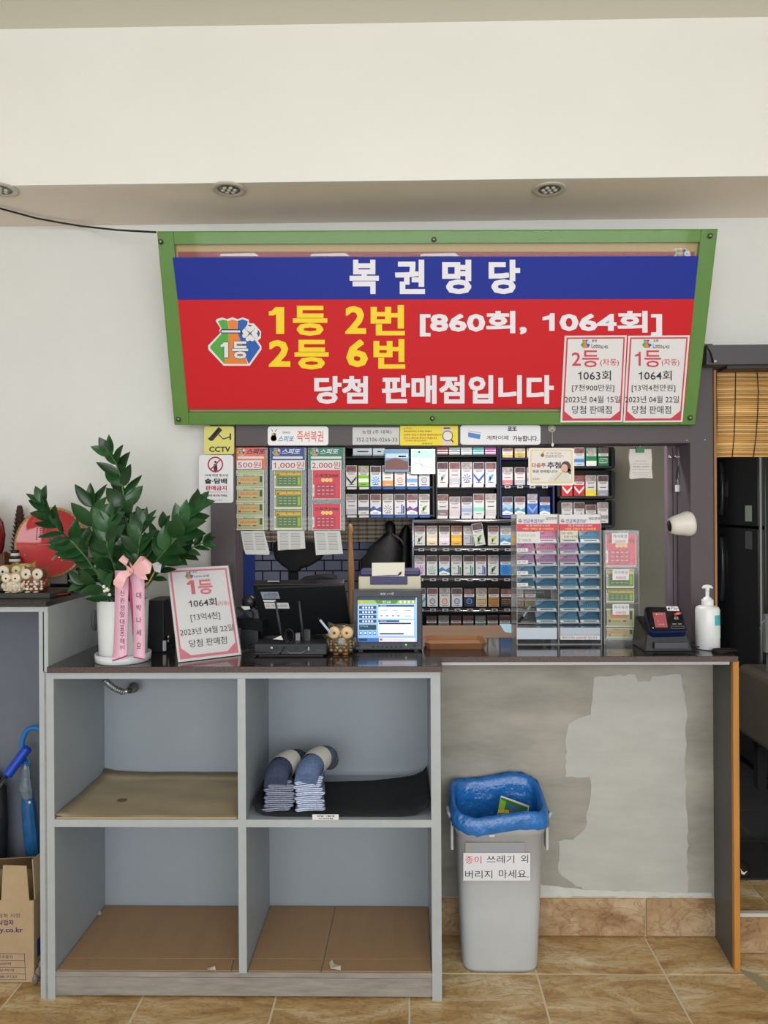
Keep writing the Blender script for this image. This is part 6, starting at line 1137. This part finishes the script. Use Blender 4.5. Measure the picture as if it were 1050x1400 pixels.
ub = mat((40, 120, 196), .25); b = MB(); b.tube(smooth([P(61, 1010, 2.50), P(60, 1002, 2.50), P(55, 996.5, 2.50), P(45, 995, 2.50), P(36, 1000, 2.50), P(31, 1012, 2.50), P(31, 1024, 2.50), P(34, 1045, 2.50)]), .0085, ub, 12); b.build('crook_handle', t)
b = MB(); b.tube([P(34, 1040, 2.50), P(45, 1200, 2.50), Vector((P(48, 1200, 2.5).x, 2.48, .02))], .004, STEEL, 8); b.build('shaft', t)
film = clear('umbrella_film', (90, 130, 160), .75, .2); L_ = []; 
for y, cx_, r in ((1043, 35.5, 4.5), (1050, 36, 6), (1062, 36, 6.5), (1074, 36.5, 8.5), (1080, 37, 9), (1090, 38.5, 7), (1110, 40, 8.5), (1140, 43, 9), (1170, 46, 8.5), (1200, 48, 7.5), (1260, 51, 6), (1330, 53, 3)):
    c = P(cx_, y, 2.49); L_.append([Vector((c.x + r * .0025 * (1 + .16 * (k % 2)) * math.cos(k * .524), c.y + r * .0025 * math.sin(k * .524), c.z)) for k in range(12)])
b = MB(); b.loft(L_[:6], mat((110, 124, 138), .25, var=.2, scale=60), smooth=False); b.loft(L_[5:], mat((34, 96, 150), .3, var=.25, scale=30), smooth=False); b.build('canopy', t)
b = MB(); b.ball(P(40.5, 1097, 2.465), (.005, .003, .005), WHITE); b.build('snap_button', t)
b = MB()
for k in range(5): b.tube([P(31 + k * 2.2, 1047, 2.48), P(32 + k * 2.2, 1039, 2.48)], .0022, ub, 5)
b.build('rib_tip', t, kind='stuff')
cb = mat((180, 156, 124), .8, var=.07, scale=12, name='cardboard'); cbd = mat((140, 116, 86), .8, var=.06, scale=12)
t = thing('cardboard_box', 'open brown cardboard box with dark blue printing in the left bay', 'box', Vector((X(20, 2.3), 2.3, 0)))
YX = 2.27; xr = X(43, YX); xl_ = xr - .34; zt_ = Z(1233, YX); xr2 = xr + .0
b = MB(); b.box((xl_, YX, .004), (xr, YX + .004, zt_), cb); b.build('front_wall', t)
b = MB(); b.box((xr - .004, YX + .0045, .004), (xr, YX + .20, zt_), cb); b.build('side_wall', t)
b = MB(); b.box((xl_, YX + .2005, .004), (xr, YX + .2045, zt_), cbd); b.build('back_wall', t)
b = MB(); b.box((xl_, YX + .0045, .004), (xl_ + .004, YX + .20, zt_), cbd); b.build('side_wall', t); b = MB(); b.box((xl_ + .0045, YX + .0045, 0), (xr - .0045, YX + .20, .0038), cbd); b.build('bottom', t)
q = [P(1.5, 1233, YX), P(40, 1232.5, YX), P(36, 1184, YX - .004), P(4, 1183, YX - .004)]; b = MB(); b.slab(q, (0, .003, 0), cb); b.build('front_flap', t)
q = [Vector((xr, YX + .01, zt_)), Vector((xr, YX + .19, zt_)), Vector((xr + .012, YX + .20, zt_ + .125)), Vector((xr - .012, YX + .02, zt_ + .12))]; b = MB(); b.slab(q, (-.003, 0, 0), cb); b.build('side_flap', t)
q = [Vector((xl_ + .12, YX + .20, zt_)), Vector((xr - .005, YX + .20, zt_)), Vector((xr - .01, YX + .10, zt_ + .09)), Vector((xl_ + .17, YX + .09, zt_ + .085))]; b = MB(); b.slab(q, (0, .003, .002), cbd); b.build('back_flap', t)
f = Flat(Matrix.Translation((0, YX, 0)), 0); bi = mat((50, 52, 96), .6); f.text('위원회 지정', -10, 1249, 27, 1254.5, bi); f.text('사업자', -3, 1257.5, 19, 1265, bi, .02); f.text('lottery.co.kr', -26, 1268, 31.5, 1276.5, bi, .02)
for y in (1303.5, 1313, 1322, 1331, 1339): f.line(-40, y, 34 + (y - 1303) * .05, y + .6, .6, bi)
f.line(33.5, 1303.5, 35, 1339.5, .6, bi); f.text('스포츠용지', -8, 1306, 17, 1310.5, bi); f.text('5,000매', -8, 1315.5, 15, 1319.5, bi); f.text('색상/백색', -8, 1324.5, 19, 1328.5, bi); f.text('1588-9133', -8, 1333.3, 23, 1337, bi); f.build('print', t)
b = MB(); b.add([(xr + .0006, YX + .02, .07), (xr + .0006, YX + .15, .05), (xr + .0006, YX + .16, .115), (xr + .0006, YX + .02, .125)], [(0, 1, 2, 3)], mat((26, 66, 150), .5)); b.build('side_print', t)
b = MB(); c = P(50, 1346, 2.24)
for k in range(5): b.ball(Vector((xr + .010 + .003 * k, 2.26 + .012 * k, .02 + .014 * k)), (.009, .012, .017), mat((132, 120, 112), .5, var=.3, scale=40), 7, 5)
tag(b.build('crumpled_wrapper'), 'crumpled grey-brown plastic wrapper squeezed beside the cardboard box', 'wrapper')
t = thing('black_bin_bag', 'black bag standing at the left edge behind the cardboard box', 'bag', Vector((X(-25, 2.5), 2.51, 0)))
b = MB(); b.loft([ell((X(-34, 2.5), 2.515, z), r * .0028, .035 if z < .6 else .02, 16) for z, r in ((0, 30), (.2, 34), (.4, 36), (.52, 34), (.56, 25), (.58, 12))], mat((28, 30, 36), .35, var=.2, scale=14, bump=.003)); b.build('bag_body', t)
# ------------------------------------------------------------------ inside the cubbies
kr = mat((172, 156, 128), .75, var=.06, scale=7, bump=.0015, bscale=9, name='kraft_paper')
def sheet(name, lab, cat, x0, x1, y0, y1, z, m, n=14, amp=.003, curl=0., th=.0012, lip=0.):
    t = thing(name, lab, cat, Vector(((x0 + x1) / 2, (y0 + y1) / 2, z))); vs = []; fs = []; nx, ny = n, n
    for j in range(ny + 1):
        for i in range(nx + 1):
            u, v = i / nx, j / ny; x = x0 + (x1 - x0) * u; y = y0 + (y1 - y0) * v; zz = z + th + abs(math.sin(u * 9 + v * 4) + math.sin(v * 11 - u * 3)) * amp * .35 + curl * (max(0, .12 - u) / .12) ** 2 * .5 + lip * (max(0, v - .92) / .08) ** 2
            vs.append((x, y, zz))
    for j in range(ny):
        for i in range(nx): a = j * (nx + 1) + i; fs.append((a, a + 1, a + nx + 2, a + nx + 1))
    k = len(vs); vs += [(x, y, zz - th * .9) for x, y, zz in vs]; fs += [tuple(k + q for q in f[::-1]) for f in fs]
    bd = [i for i in range(nx + 1)] + [(j + 1) * (nx + 1) + nx for j in range(ny)] + [ny * (nx + 1) + i for i in range(nx - 1, -1, -1)] + [j * (nx + 1) for j in range(ny - 1, 0, -1)]
    fs += [(bd[i], bd[i] + k, bd[(i + 1) % len(bd)] + k, bd[(i + 1) % len(bd)]) for i in range(len(bd))]
    b = MB(); b.add(vs, fs, m, True); b.build('sheet', t); return t
t = sheet('kraft_paper', 'crumpled brown kraft paper lining the upper left cubby shelf', 'paper', XL1 + .004, XD0 - .004, YF + .003, YB - .012, zs1, kr, amp=.006, curl=.022, lip=.012)
b = MB(); b.lathe(PZ(167, 1094, zs1 + .004), [(0, .0012), (.0165, .001)], mat((118, 98, 68), .8), 18, 'z', 1, .8, False); b.build('stain_spot', t)
b = MB(); b.box((XL1 + .006, YF + .0015, zs1 + .0015), (XD0 - .008, YF + .0028, zs1 + .0065), mat((178, 158, 120), .75)); b.build('folded_edge', t)
cbm = mat((160, 128, 96), .75, var=.05, scale=5, stretch=(5, .4, 1), name='corrugated_board')
xk = X(318, YF) - .004
def cardb(name, lab, pieces, z):
    t = thing(name, lab, 'cardboard', Vector(((pieces[0][0][0] + pieces[-1][2][0]) / 2, 2.36, z)))
    for q in pieces: b = MB(); b.slab([Vector((*p, z + .0035)) for p in q], (0, 0, -.0032), cbm); b.build('sheet', t, bevel=.0008, seg=1)
yk = 2.262
xk1, xk2 = X(313, YF), X(318, 2.27)
zz = zb1 + .0003
cardb('cardboard_sheet', 'flat brown cardboard lining the floor of the lower left cubby', [[(XL1 + .003, YF + .004), (xk1 - .003, YF + .004), (xk2 - .002, yk - .0008), (XL1 + .003, yk - .0008)], [(XL1 + .003, yk + .0008), (XD0 - .004, yk + .0008), (XD0 - .004, YB - .012), (XL1 + .003, YB - .006)], [(xk1, YF + .004), (XD0 - .003, YF + .004), (XD0 - .003, yk - .0008), (xk2 + .001, yk - .0008)]], zz)
xa1 = X(435, YF); xa2 = X(440, 2.27); xa3 = X(456, YB)
cardb('cardboard_sheet', 'flat split brown cardboard lining the floor of the lower right cubby', [[(XD1 + .003, YF + .004), (xa1 - .0015, YF + .004), (xa2 - .0015, yk - .001), (XD1 + .003, yk - .001)], [(xa1 + .0015, YF + .004), (XR0 - .003, YF + .004), (XR0 - .003, yk + .002), (xa2 + .0015, yk - .001)], [(XD1 + .003, yk + .001), (xa2 - .0015, yk + .001), (xa3 - .0015, YB - .006), (XD1 + .003, YB - .004)], [(xa2 + .0015, yk + .001), (XR0 - .003, yk + .004), (XR0 - .003, YB - .01), (xa3 + .0015, YB - .006)]], zz)
tm = mat((206, 200, 184), .7)
for pts, lab in (([(450, 1316), (454, 1313.5), (457, 1318), (466, 1322), (466, 1326), (452, 1325.5)], 'torn white paper scrap on the cardboard of the lower right cubby'), ([(132, 1246), (136, 1243), (139, 1250), (134, 1252)], 'torn white paper scrap in the left corner of the lower left cubby'), ([(283, 1324), (294, 1322.5), (295, 1326), (284, 1327)], 'torn white paper scrap at the front of lower left cubby')):
    z = zz + .0045; q = [PZ(*p, z) for p in pts]; t = thing('paper_scrap', lab, 'paper scrap', sum(q, Vector()) / len(q)); b = MB(); b.slab([v + Vector((0, 0, .004 * (i % 2))) for i, v in enumerate(q)], (0, 0, -.0008), tm); b.build('scrap', t)
# black mat
t = thing('black_mat', 'black flexible mat with upturned ends lying in the upper right cubby', 'mat', Vector((X(465, 2.35), 2.35, zs1)))
pr = [(346, 1100, 2.27), (352, 1106, 2.28), (366, 1109, 2.28), (420, 1110, 2.28), (500, 1110, 2.28), (555, 1109, 2.28), (572, 1106, 2.28), (583, 1098, 2.29), (586, 1085, 2.30)]
xs_ = [X(345, 2.25), X(350, 2.25), X(360, 2.25), X(380, 2.25), X(440, 2.25), X(500, 2.25), X(545, 2.25), X(565, 2.25), X(578, 2.25), XR0 - .004]; zs_ = [.03, .014, .004, .0, .0, .0, .0, .004, .018, .04]
yr_ = [(2.235, 2.40), (2.225, 2.45), (2.222, 2.47), (2.22, 2.47), (2.22, 2.46), (2.22, 2.47), (2.22, 2.50), (2.222, 2.51), (2.226, 2.51), (2.232, 2.50)]
vs = []; 
for x, z, (ya, yb) in zip(xs_, zs_, yr_):
    for k in range(5): u = k / 4; vs.append((x, ya + (yb - ya) * u, zs1 + .001 + z + .012 * u * u))
n = len(xs_); fs = [(i * 5 + k, (i + 1) * 5 + k, (i + 1) * 5 + k + 1, i * 5 + k + 1) for i in range(n - 1) for k in range(4)]; K = len(vs); up = [(x, y, z + .005) for x, y, z in vs]
fs2 = [tuple(K + q for q in f[::-1]) for f in fs]; bd = [i * 5 for i in range(n)] + [(n - 1) * 5 + k for k in range(1, 5)] + [i * 5 + 4 for i in range(n - 2, -1, -1)] + [k for k in range(3, 0, -1)]
b = MB(); b.add(vs + up, fs + fs2 + [(bd[i], bd[i] + K, bd[(i + 1) % len(bd)] + K, bd[(i + 1) % len(bd)]) for i in range(len(bd))], mat((26, 27, 31), .85, var=.1, scale=20), True); b.build('sheet', t)
# sock bundles
def socks(lab, cx, yb, n, cuffm, rimm, bodym, bandm, ang, ph, motif, h=.0105, w_=.052, toe=None):
    c = PZ(cx, yb, zs1 + .007); M = Matrix.Translation(c) @ Matrix.Rotation(ang, 4, 'Z'); t = thing('sock_bundle', lab, 'socks', M, None)
    def folded(z, dx, dy, wv, m, rm, name='sock'):
        b = MB(M); L_ = []; hh = h * .46
        for k in range(7):
            u = k / 6; x = -wv + 2 * wv * u + dx; zz = z + .0025 * math.sin(u * 3 + dx * 90); e = .35 if k in (0, 6) else (.8 if k in (1, 5) else 1)
            L_.append([Vector((x, dy + .04 + .04 * math.cos(a * math.pi / 4) * (1 if e > .5 else .9), zz + hh * e * math.sin(a * math.pi / 4))) for a in range(8)])
        b.loft(L_, m); o = b.build(name, t)
        # light ribbed rims of the folded cuff, top and bottom edge
        for s_ in (-1, 1):
            b = MB(M); b.tube([(-wv + 2 * wv * u / 12 + dx, dy + .0035 + (.004 if u in (0, 12) else 0), z + .0025 * math.sin(u / 12 * 3 + dx * 90) + s_ * hh * (.62 if 0 < u < 12 else .2)) for u in range(13)], .0022, rm, 6); b.build('cuff_rim', o)
        return o
    rnd_ = random.Random(int(cx))
    for i in range(n): folded(h * (.5 + i), rnd_.uniform(-.006, .006) - .0045 * i * ph, .004 + i * .004, w_ * rnd_.uniform(.92, 1.05), cuffm, rimm)
    H = h * n
    b = MB(M); pts = [(-.01 - .02 * ph, .03, H - .010), (-.005, .07, H + .012), (.02, .12, H + .022), (.045, .165, H + .018), (.06, .20, H - .005)]; b.tube(pts, [.040, .046, .044, .042, .026], bodym, 16, flat=.82); bo_ = b.build('folded_feet', t)
    b = MB(M); b.tube([(.055, .185, H + .008), (.064, .207, H - .010), (.068, .222, H - .022)], [.036, .030, .012], toe, 14); b.build('toe', bo_)
    b = MB(M); b.tube([(.004, .088, H + .017), (.02, .12, H + .0225), (.030, .138, H + .0215)], [.0485, .0475, .0465], bandm, 20, cap=False, flat=.84); bn = b.build('paper_band', t)
    b = MB(M)
    b.add([Vector(p) + Vector((0, -.004, .0415)) for p in ((.0, .095, H + .016), (.012, .092, H + .0165), (.018, .104, H + .018), (.006, .108, H + .018))], [(0, 1, 2, 3)], INK); b.build('band_print', bn)
    # stand-in body between cuffs and feet reaching the shelf
    b = MB(M); b.loft([[Vector((x * w_ * .9, y, z)) for x, y in ((-1, .05), (1, .05), (1.15, .20), (-.7, .20))] for z in (0, H * .95)], bodym, smooth=False); b.build('folded_stack', t, bevel=.01, seg=2)
    if motif: f = Flat(M, .0, lambda u, v: (u, v)); f.poly([(-.012, H - .004), (.004, H - .004), (.004, H - .001), (-.012, H - .001)], BLACK); f.text('T', -.010, H + .006, .003, H - .006, BLACK, .02); f.build('knit_mark', t)
knit = lambda *c: mat(c, .9, var=.28, scale=160, bump=.001, name='knit')
socks('dark grey-blue bundle of folded socks with paper band, left of the two', 379, 1111, 8, knit(74, 82, 102), knit(150, 156, 178), knit(58, 68, 92), mat((206, 204, 196), .6), .10, -.15, False, w_=.044, toe=knit(28, 30, 38))
socks('light blue and white bundle of folded socks with paper band, right of the two', 424, 1111, 9, knit(120, 140, 186), knit(206, 214, 236), knit(92, 112, 150), mat((214, 212, 204), .6), .12, .2, False, w_=.044, toe=knit(80, 78, 86))
t, M, FL = board('price_tag', 'small white price tag on the shelf edge below the sock bundles', 'price tag', (427, 1113.5, 463, 1120.8), YF - .0015, PAPER, .0006)
f = FL(); f.text('양말 1켤레', 433, 1114.5, 457, 1117, INK, .02); f.text('10,000원', 435, 1118, 455, 1120.2, INK, .02); f.build('lettering', t)
# ------------------------------------------------------------------ waste bin
cbn = Vector((X(678.5, 2.40), 2.415, 0)); t = thing('waste_bin', 'tall light grey plastic waste bin lined with a blue bag', 'bin', cbn); gb = mat((188, 192, 196), .38, var=.035, scale=8); zR = Z(1122, 2.31)
def rr(z, hx, hy, dx=0, n=40, p=5., jit=0.): return [v + Vector((dx + random.uniform(-jit, jit), random.uniform(-jit, jit) * .6, random.uniform(-jit, jit))) for v in ell((cbn.x, cbn.y, z), hx, hy, n, p)]
b = MB(); b.loft([rr(.004, .112, .076), rr(.0, .118, .082), rr(.012, .122, .085), rr(.20, .130, .090), rr(zR - .05, .141, .098), rr(zR - .049, .146, .103), rr(zR, .149, .106), rr(zR + .004, .146, .103), rr(zR, .141, .098), rr(.03, .118, .080)], gb); b.build('body', t)
for s_ in (-1, 1): b = MB(); x = cbn.x + s_ * .153; b.loft([[Vector((x - .004, 2.36, zR - .115)), Vector((x + .004, 2.36, zR - .115)), Vector((x + .004, 2.40, zR - .115)), Vector((x - .004, 2.40, zR - .115))], [Vector((x - .004, 2.36, zR - .02)), Vector((x + .004, 2.36, zR - .02)), Vector((x + .004, 2.40, zR - .02)), Vector((x - .004, 2.40, zR - .02))], [Vector((x - .004 + s_ * .012, 2.355, zR + .008)), Vector((x + .004 + s_ * .012, 2.355, zR + .008)), Vector((x + .004 + s_ * .012, 2.405, zR + .008)), Vector((x - .004 + s_ * .012, 2.405, zR + .008))]], gb, smooth=False); b.build('clip_handle', t)
bagm = mat((36, 110, 186), .22, var=.15, scale=12, bump=.012, bscale=26, name='blue_plastic', coat=.4); random.seed(5)
zB = zR + .012
def bagl(z, k, j, tilt=.0):
    L_ = rr(z, .150 + k, .106 + k, 0, 64, 4.5, j); return [Vector((v.x, v.y, v.z + tilt * (v.y - 2.40) + .010 * math.sin((v.x - cbn.x) * 22))) for v in L_]
b = MB(); b.loft([bagl(zR - .016, .008, .003, .20), bagl(zR - .006, .011, .003, .20), bagl(zR + .012, .009, .003, .2), bagl(zR + .030, .005, .002, .22), bagl(zR + .040, .000, .002, .24), bagl(zR + .032, -.010, .002, .2), bagl(zR + .004, -.014, .003, .1), bagl(zR - .06, -.017, .004), bagl(zR - .14, -.024, .005), bagl(zR - .22, -.04, .006)], bagm, cap=(False, True)); b.build('bin_bag', t)
YB2 = 2.318
t2, M, FL = board('bin_sign', 'white paper sign with Korean writing taped on the waste bin', 'sign', (633.5, 1166, 725, 1204), 2.315, mat((224, 224, 232), .6), .0008)
M_ = M @ Matrix(); f = FL(); f.text('종이', 636, 1170.5, 658, 1180.5, mat((214, 60, 70), .6)); f.text('쓰레기', 665.5, 1169.5, 703, 1180, INK); f.text('외', 712, 1168.5, 722, 1179.5, INK); f.text('버리지', 636, 1190, 673, 1201, INK); f.text('마세요.', 682, 1189, 722.5, 1200.5, INK); f.build('lettering', t2)
t2, M, FL = board('tape_patch', 'old tape and grey label remnant above the sign on the waste bin', 'label', (636.5, 1152, 717.5, 1165.6), 2.3145, mat((160, 158, 148), .5), .0006)
f = FL(); f.rect(643, 1154, 715, 1165, mat((152, 156, 166), .45)); f.build('print', t2)
t2, M, FL = board('small_tear', 'tiny white tear mark near the top of the waste bin', 'label', (669, 1142, 676, 1144), 2.3125, WHITE, .0006)
t = thing('discarded_ticket', 'crumpled green and yellow scratch ticket thrown in the waste bin', 'lottery ticket', Vector((X(698, 2.40), 2.40, zR - .08)))
q = [(680, 1110), (685, 1087), (723, 1101), (719, 1115), (705, 1122)]; A_ = P(680, 1116, 2.40); MQ = frame(A_, P(716, 1127, 2.42) - A_, P(685, 1087, 2.45) - A_); pq = pixmap(MQ)
b = MB(MQ); b.slab([(x, 0, z) for x, z in (pq(*p) for p in ((679, 1120), (685, 1087.5), (724, 1101.5), (717, 1134)))], (0, .0006, 0), mat((210, 214, 206), .5)); b.build('ticket', t)
f = Flat(MQ, 0, pq); f.poly([(680, 1118), (685.2, 1090), (722, 1104), (716, 1132)], mat((50, 110, 60), .4)); f.lift(); f.poly([(681, 1108), (683.5, 1092), (692, 1096), (688, 1112)], mat((130, 170, 50), .4)); f.poly([(692, 1100), (704, 1102), (712, 1110), (698, 1110)], mat((56, 100, 140), .4)); f.lift(); f.text('₩500', 681.5, 1107, 696, 1112, mat((240, 200, 60), .4), .04); f.build('print', t)
# ------------------------------------------------------------------ right: blind, refrigerator, bench, shoe
t = thing('bamboo_blind', 'rolled-down bamboo slat blind with dark cords in the right doorway', 'blind', Vector((X(1015, 2.58), 2.60, Z(505, 2.6, 1010))))
YQ2 = 2.60; bx0 = X(977.5, YQ2); bx1 = bx0 + .62; bam = [mat(c, .55, var=.22, scale=18, stretch=(.25, 1, 3), rnd=.22, name='bamboo') for c in ((206, 160, 96), (190, 142, 80), (216, 176, 116))]
zt_ = Z(503, YQ2, 1010); zb_ = Z(625, YQ2, 1010); n = 44; dz = (zt_ - zb_) / n
ms = []
for m in bam:
    bb = MB(); L_ = []
    for k in range(9): x = (bx1 - bx0) * k / 8; L_.append([Vector((x, .002 * math.sin(a), (dz * .5) * math.cos(a) * (1 + .12 * math.sin(k * 2.1)) + .0009 * math.sin(k * 1.7))) for a in [q * math.pi / 3 for q in range(6)]])
    bb.loft(L_, m); o = bb.build('slat'); ms.append(o.data); bpy.data.objects.remove(o)
for i in range(n):
    o = bpy.data.objects.new('slat', ms[(i * 7 + i // 3) % 3]); COL.objects.link(o); o.parent = t; o.matrix_local = WM[t.name].inverted() @ (Matrix.Translation((bx0 + random.uniform(-.002, .001), YQ2 + random.uniform(-.001, .001), zb_ + dz * (i + .5))) @ Matrix.Rotation(random.uniform(-.0025, .0025), 4, 'Y'))
for xs2 in ((980, 979.5, 980.5, 979.5, 978.5), (1006, 1005.5, 1005, 1004, 1001), (1035, 1037, 1036, 1034, 1030), (1064, 1065, 1063, 1064, 1062), (1092, 1093, 1092, 1093, 1091)):
    b = MB(); b.tube([P(x, y, YQ2 - .004) for x, y in zip(xs2, (503, 535, 565, 595, 626))], .0016, mat((40, 34, 32), .8), 5); b.build('cord', t)
b = MB(); b.tube([P(966, 473, 2.45), P(971, 482, 2.47), P(975, 495, 2.49)], .0035, BLACK, 6); b.ball(P(977, 494, 2.492), (.008, .006, .005), mat((180, 178, 180), .4)); tag(b.build('cable_stub'), 'short black cable end with white clip above the right doorway', 'cable')
gf = mat((50, 53, 52), .18, name='black_gloss', coat=.2); t = thing('refrigerator', 'black glossy two-door refrigerator seen obliquely through the right doorway', 'refrigerator', Vector((2.1, 3.9, ZI)))
xf = X(1037, 3.62); ytop = Z(560, 3.9)
b = MB(); b.box((xf + .035, 3.63, ZI), (xf + .75, 4.24, 2.05), mat((24, 25, 26), .3)); b.build('body', t, bevel=.006)
zsp = Z(722, 3.9); 
b = MB(); b.box((xf, 3.625, zsp + .006), (xf + .034, 4.24, 2.05), gf); dU = b.build('freezer_door', t, bevel=.006)
b = MB(); b.box((xf, 3.625, ZI + .05), (xf + .034, 4.24, zsp - .006), gf); dL = b.build('fridge_door', t, bevel=.006)
b = MB(); b.box((xf + .002, 3.612, ZI + .05), (xf + .012, 3.624, 2.05), mat((150, 156, 156), .25, .8)); b.build('edge_trim', t)
hm = mat((62, 66, 68), .2)
for par, z0, z1 in ((dU, zsp + .05, zsp + .36), (dL, zsp - .42, zsp - .05)):
    zm = (z0 + z1) / 2; hh = (z1 - z0) / 2
    b = MB(); b.loft([[Vector((xf - .0005 - d, 4.03 + s_ * .034 * k * math.cos(a), zm + hh * k * math.sin(a))) for a in [q * math.pi / 8 for q in range(16)]] for d, k, s_ in ((0, 1, 1), (.018, .95, 1), (.02, .8, 1))], hm); b.build('handle', par)
for z0, z1, m in ((zsp + .03, zsp + .11, mat((160, 176, 160), .4)), (zsp - .11, zsp - .02, mat((96, 100, 98), .4)), (zsp + .16, zsp + .24, mat((90, 92, 90), .4))):
    yy = 3.69 if z1 < zsp + .15 else 3.96; b = MB(); b.box((xf - .0012, yy, z0), (xf - .0002, yy + .07, z1), m); b.build('sticker', dU if z0 > zsp else dL)
bm_ = mat((92, 88, 76), .55, var=.06, scale=3); t = thing('bench', 'grey-brown padded bench behind the end panel in the right doorway', 'bench', Vector((1.95, 3.2, ZI)))
b = MB(); b.box((1.6, 2.85, .38), (2.4, 3.58, .72), bm_); b.build('padded_body', t, bevel=.03, seg=3)
for x in (1.66, 2.33):
    for y in (2.92, 3.50): b = MB(); b.box((x, y, ZI), (x + .04, y + .04, .379), dk); b.build('leg', t)
t = thing('storage_box', 'grey metal box with a cable on the bench at the right edge', 'box', Vector((1.9, 3.4, .72))); b = MB(); b.pb(1047, 840, 1075, 893, 3.35, .03, mat((116, 120, 122), .4)); b.box((X(1050, 3.35), 3.352, .7205), (X(1072, 3.35), 3.378, Z(893, 3.35)), GREY); b.build('body', t, bevel=.003); b = MB(); b.tube([P(1048, 847, 3.34), P(1043, 850, 3.34), P(1039, 860, 3.34)], .003, GREY, 6); b.build('cable', t)
# shoe
t = thing('black_shoe', 'black sports shoe with a white tick mark on the dark floor', 'shoe', Vector((1.15, 2.82, ZI)))
bs_ = mat((18, 18, 20), .6); xe_ = X(1024, 2.68); L_ = []
for u, hw, z in ((0, .022, .035), (.04, .034, .06), (.12, .038, .075), (.25, .036, .082), (.42, .040, .075), (.6, .043, .055), (.78, .044, .045), (.92, .034, .034), (1, .014, .02)):
    x = xe_ - .27 * (1 - u) if False else xe_ - .27 + .27 * (1 - u); L_.append([Vector((xe_ - .27 * (1 - u), 2.706 + hw * math.cos(a), ZI + .012 + (z * math.sin(a) if math.sin(a) > 0 else 0))) for a in [q * math.pi / 8 for q in range(9)]] + [Vector((xe_ - .27 * (1 - u), 2.706 - hw * .9, ZI + .010)), Vector((xe_ - .27 * (1 - u), 2.706 + hw * .9, ZI + .010))])
b = MB(); b.loft(L_, bs_); b.build('upper', t)
b = MB(); b.loft([[Vector((xe_ - .27 * (1 - u), 2.706 + s_ * hw, z)) for s_, z in ((-1, ZI + .001), (1, ZI + .001), (1, ZI + .013), (-1, ZI + .013))] for u, hw in ((-.01, .022), (.1, .04), (.5, .043), (.8, .046), (.95, .034), (1.02, .012))], mat((30, 30, 32), .6)); b.build('sole', t)
f = Flat(Matrix.Translation((0, 2.660, 0)), 0); f.poly([(1012.5, 1187), (1014.5, 1191), (1017.5, 1192.5), (1022, 1190.5), (1017.5, 1196), (1013.5, 1194.5)], WHITE); f.build('tick_mark', t)
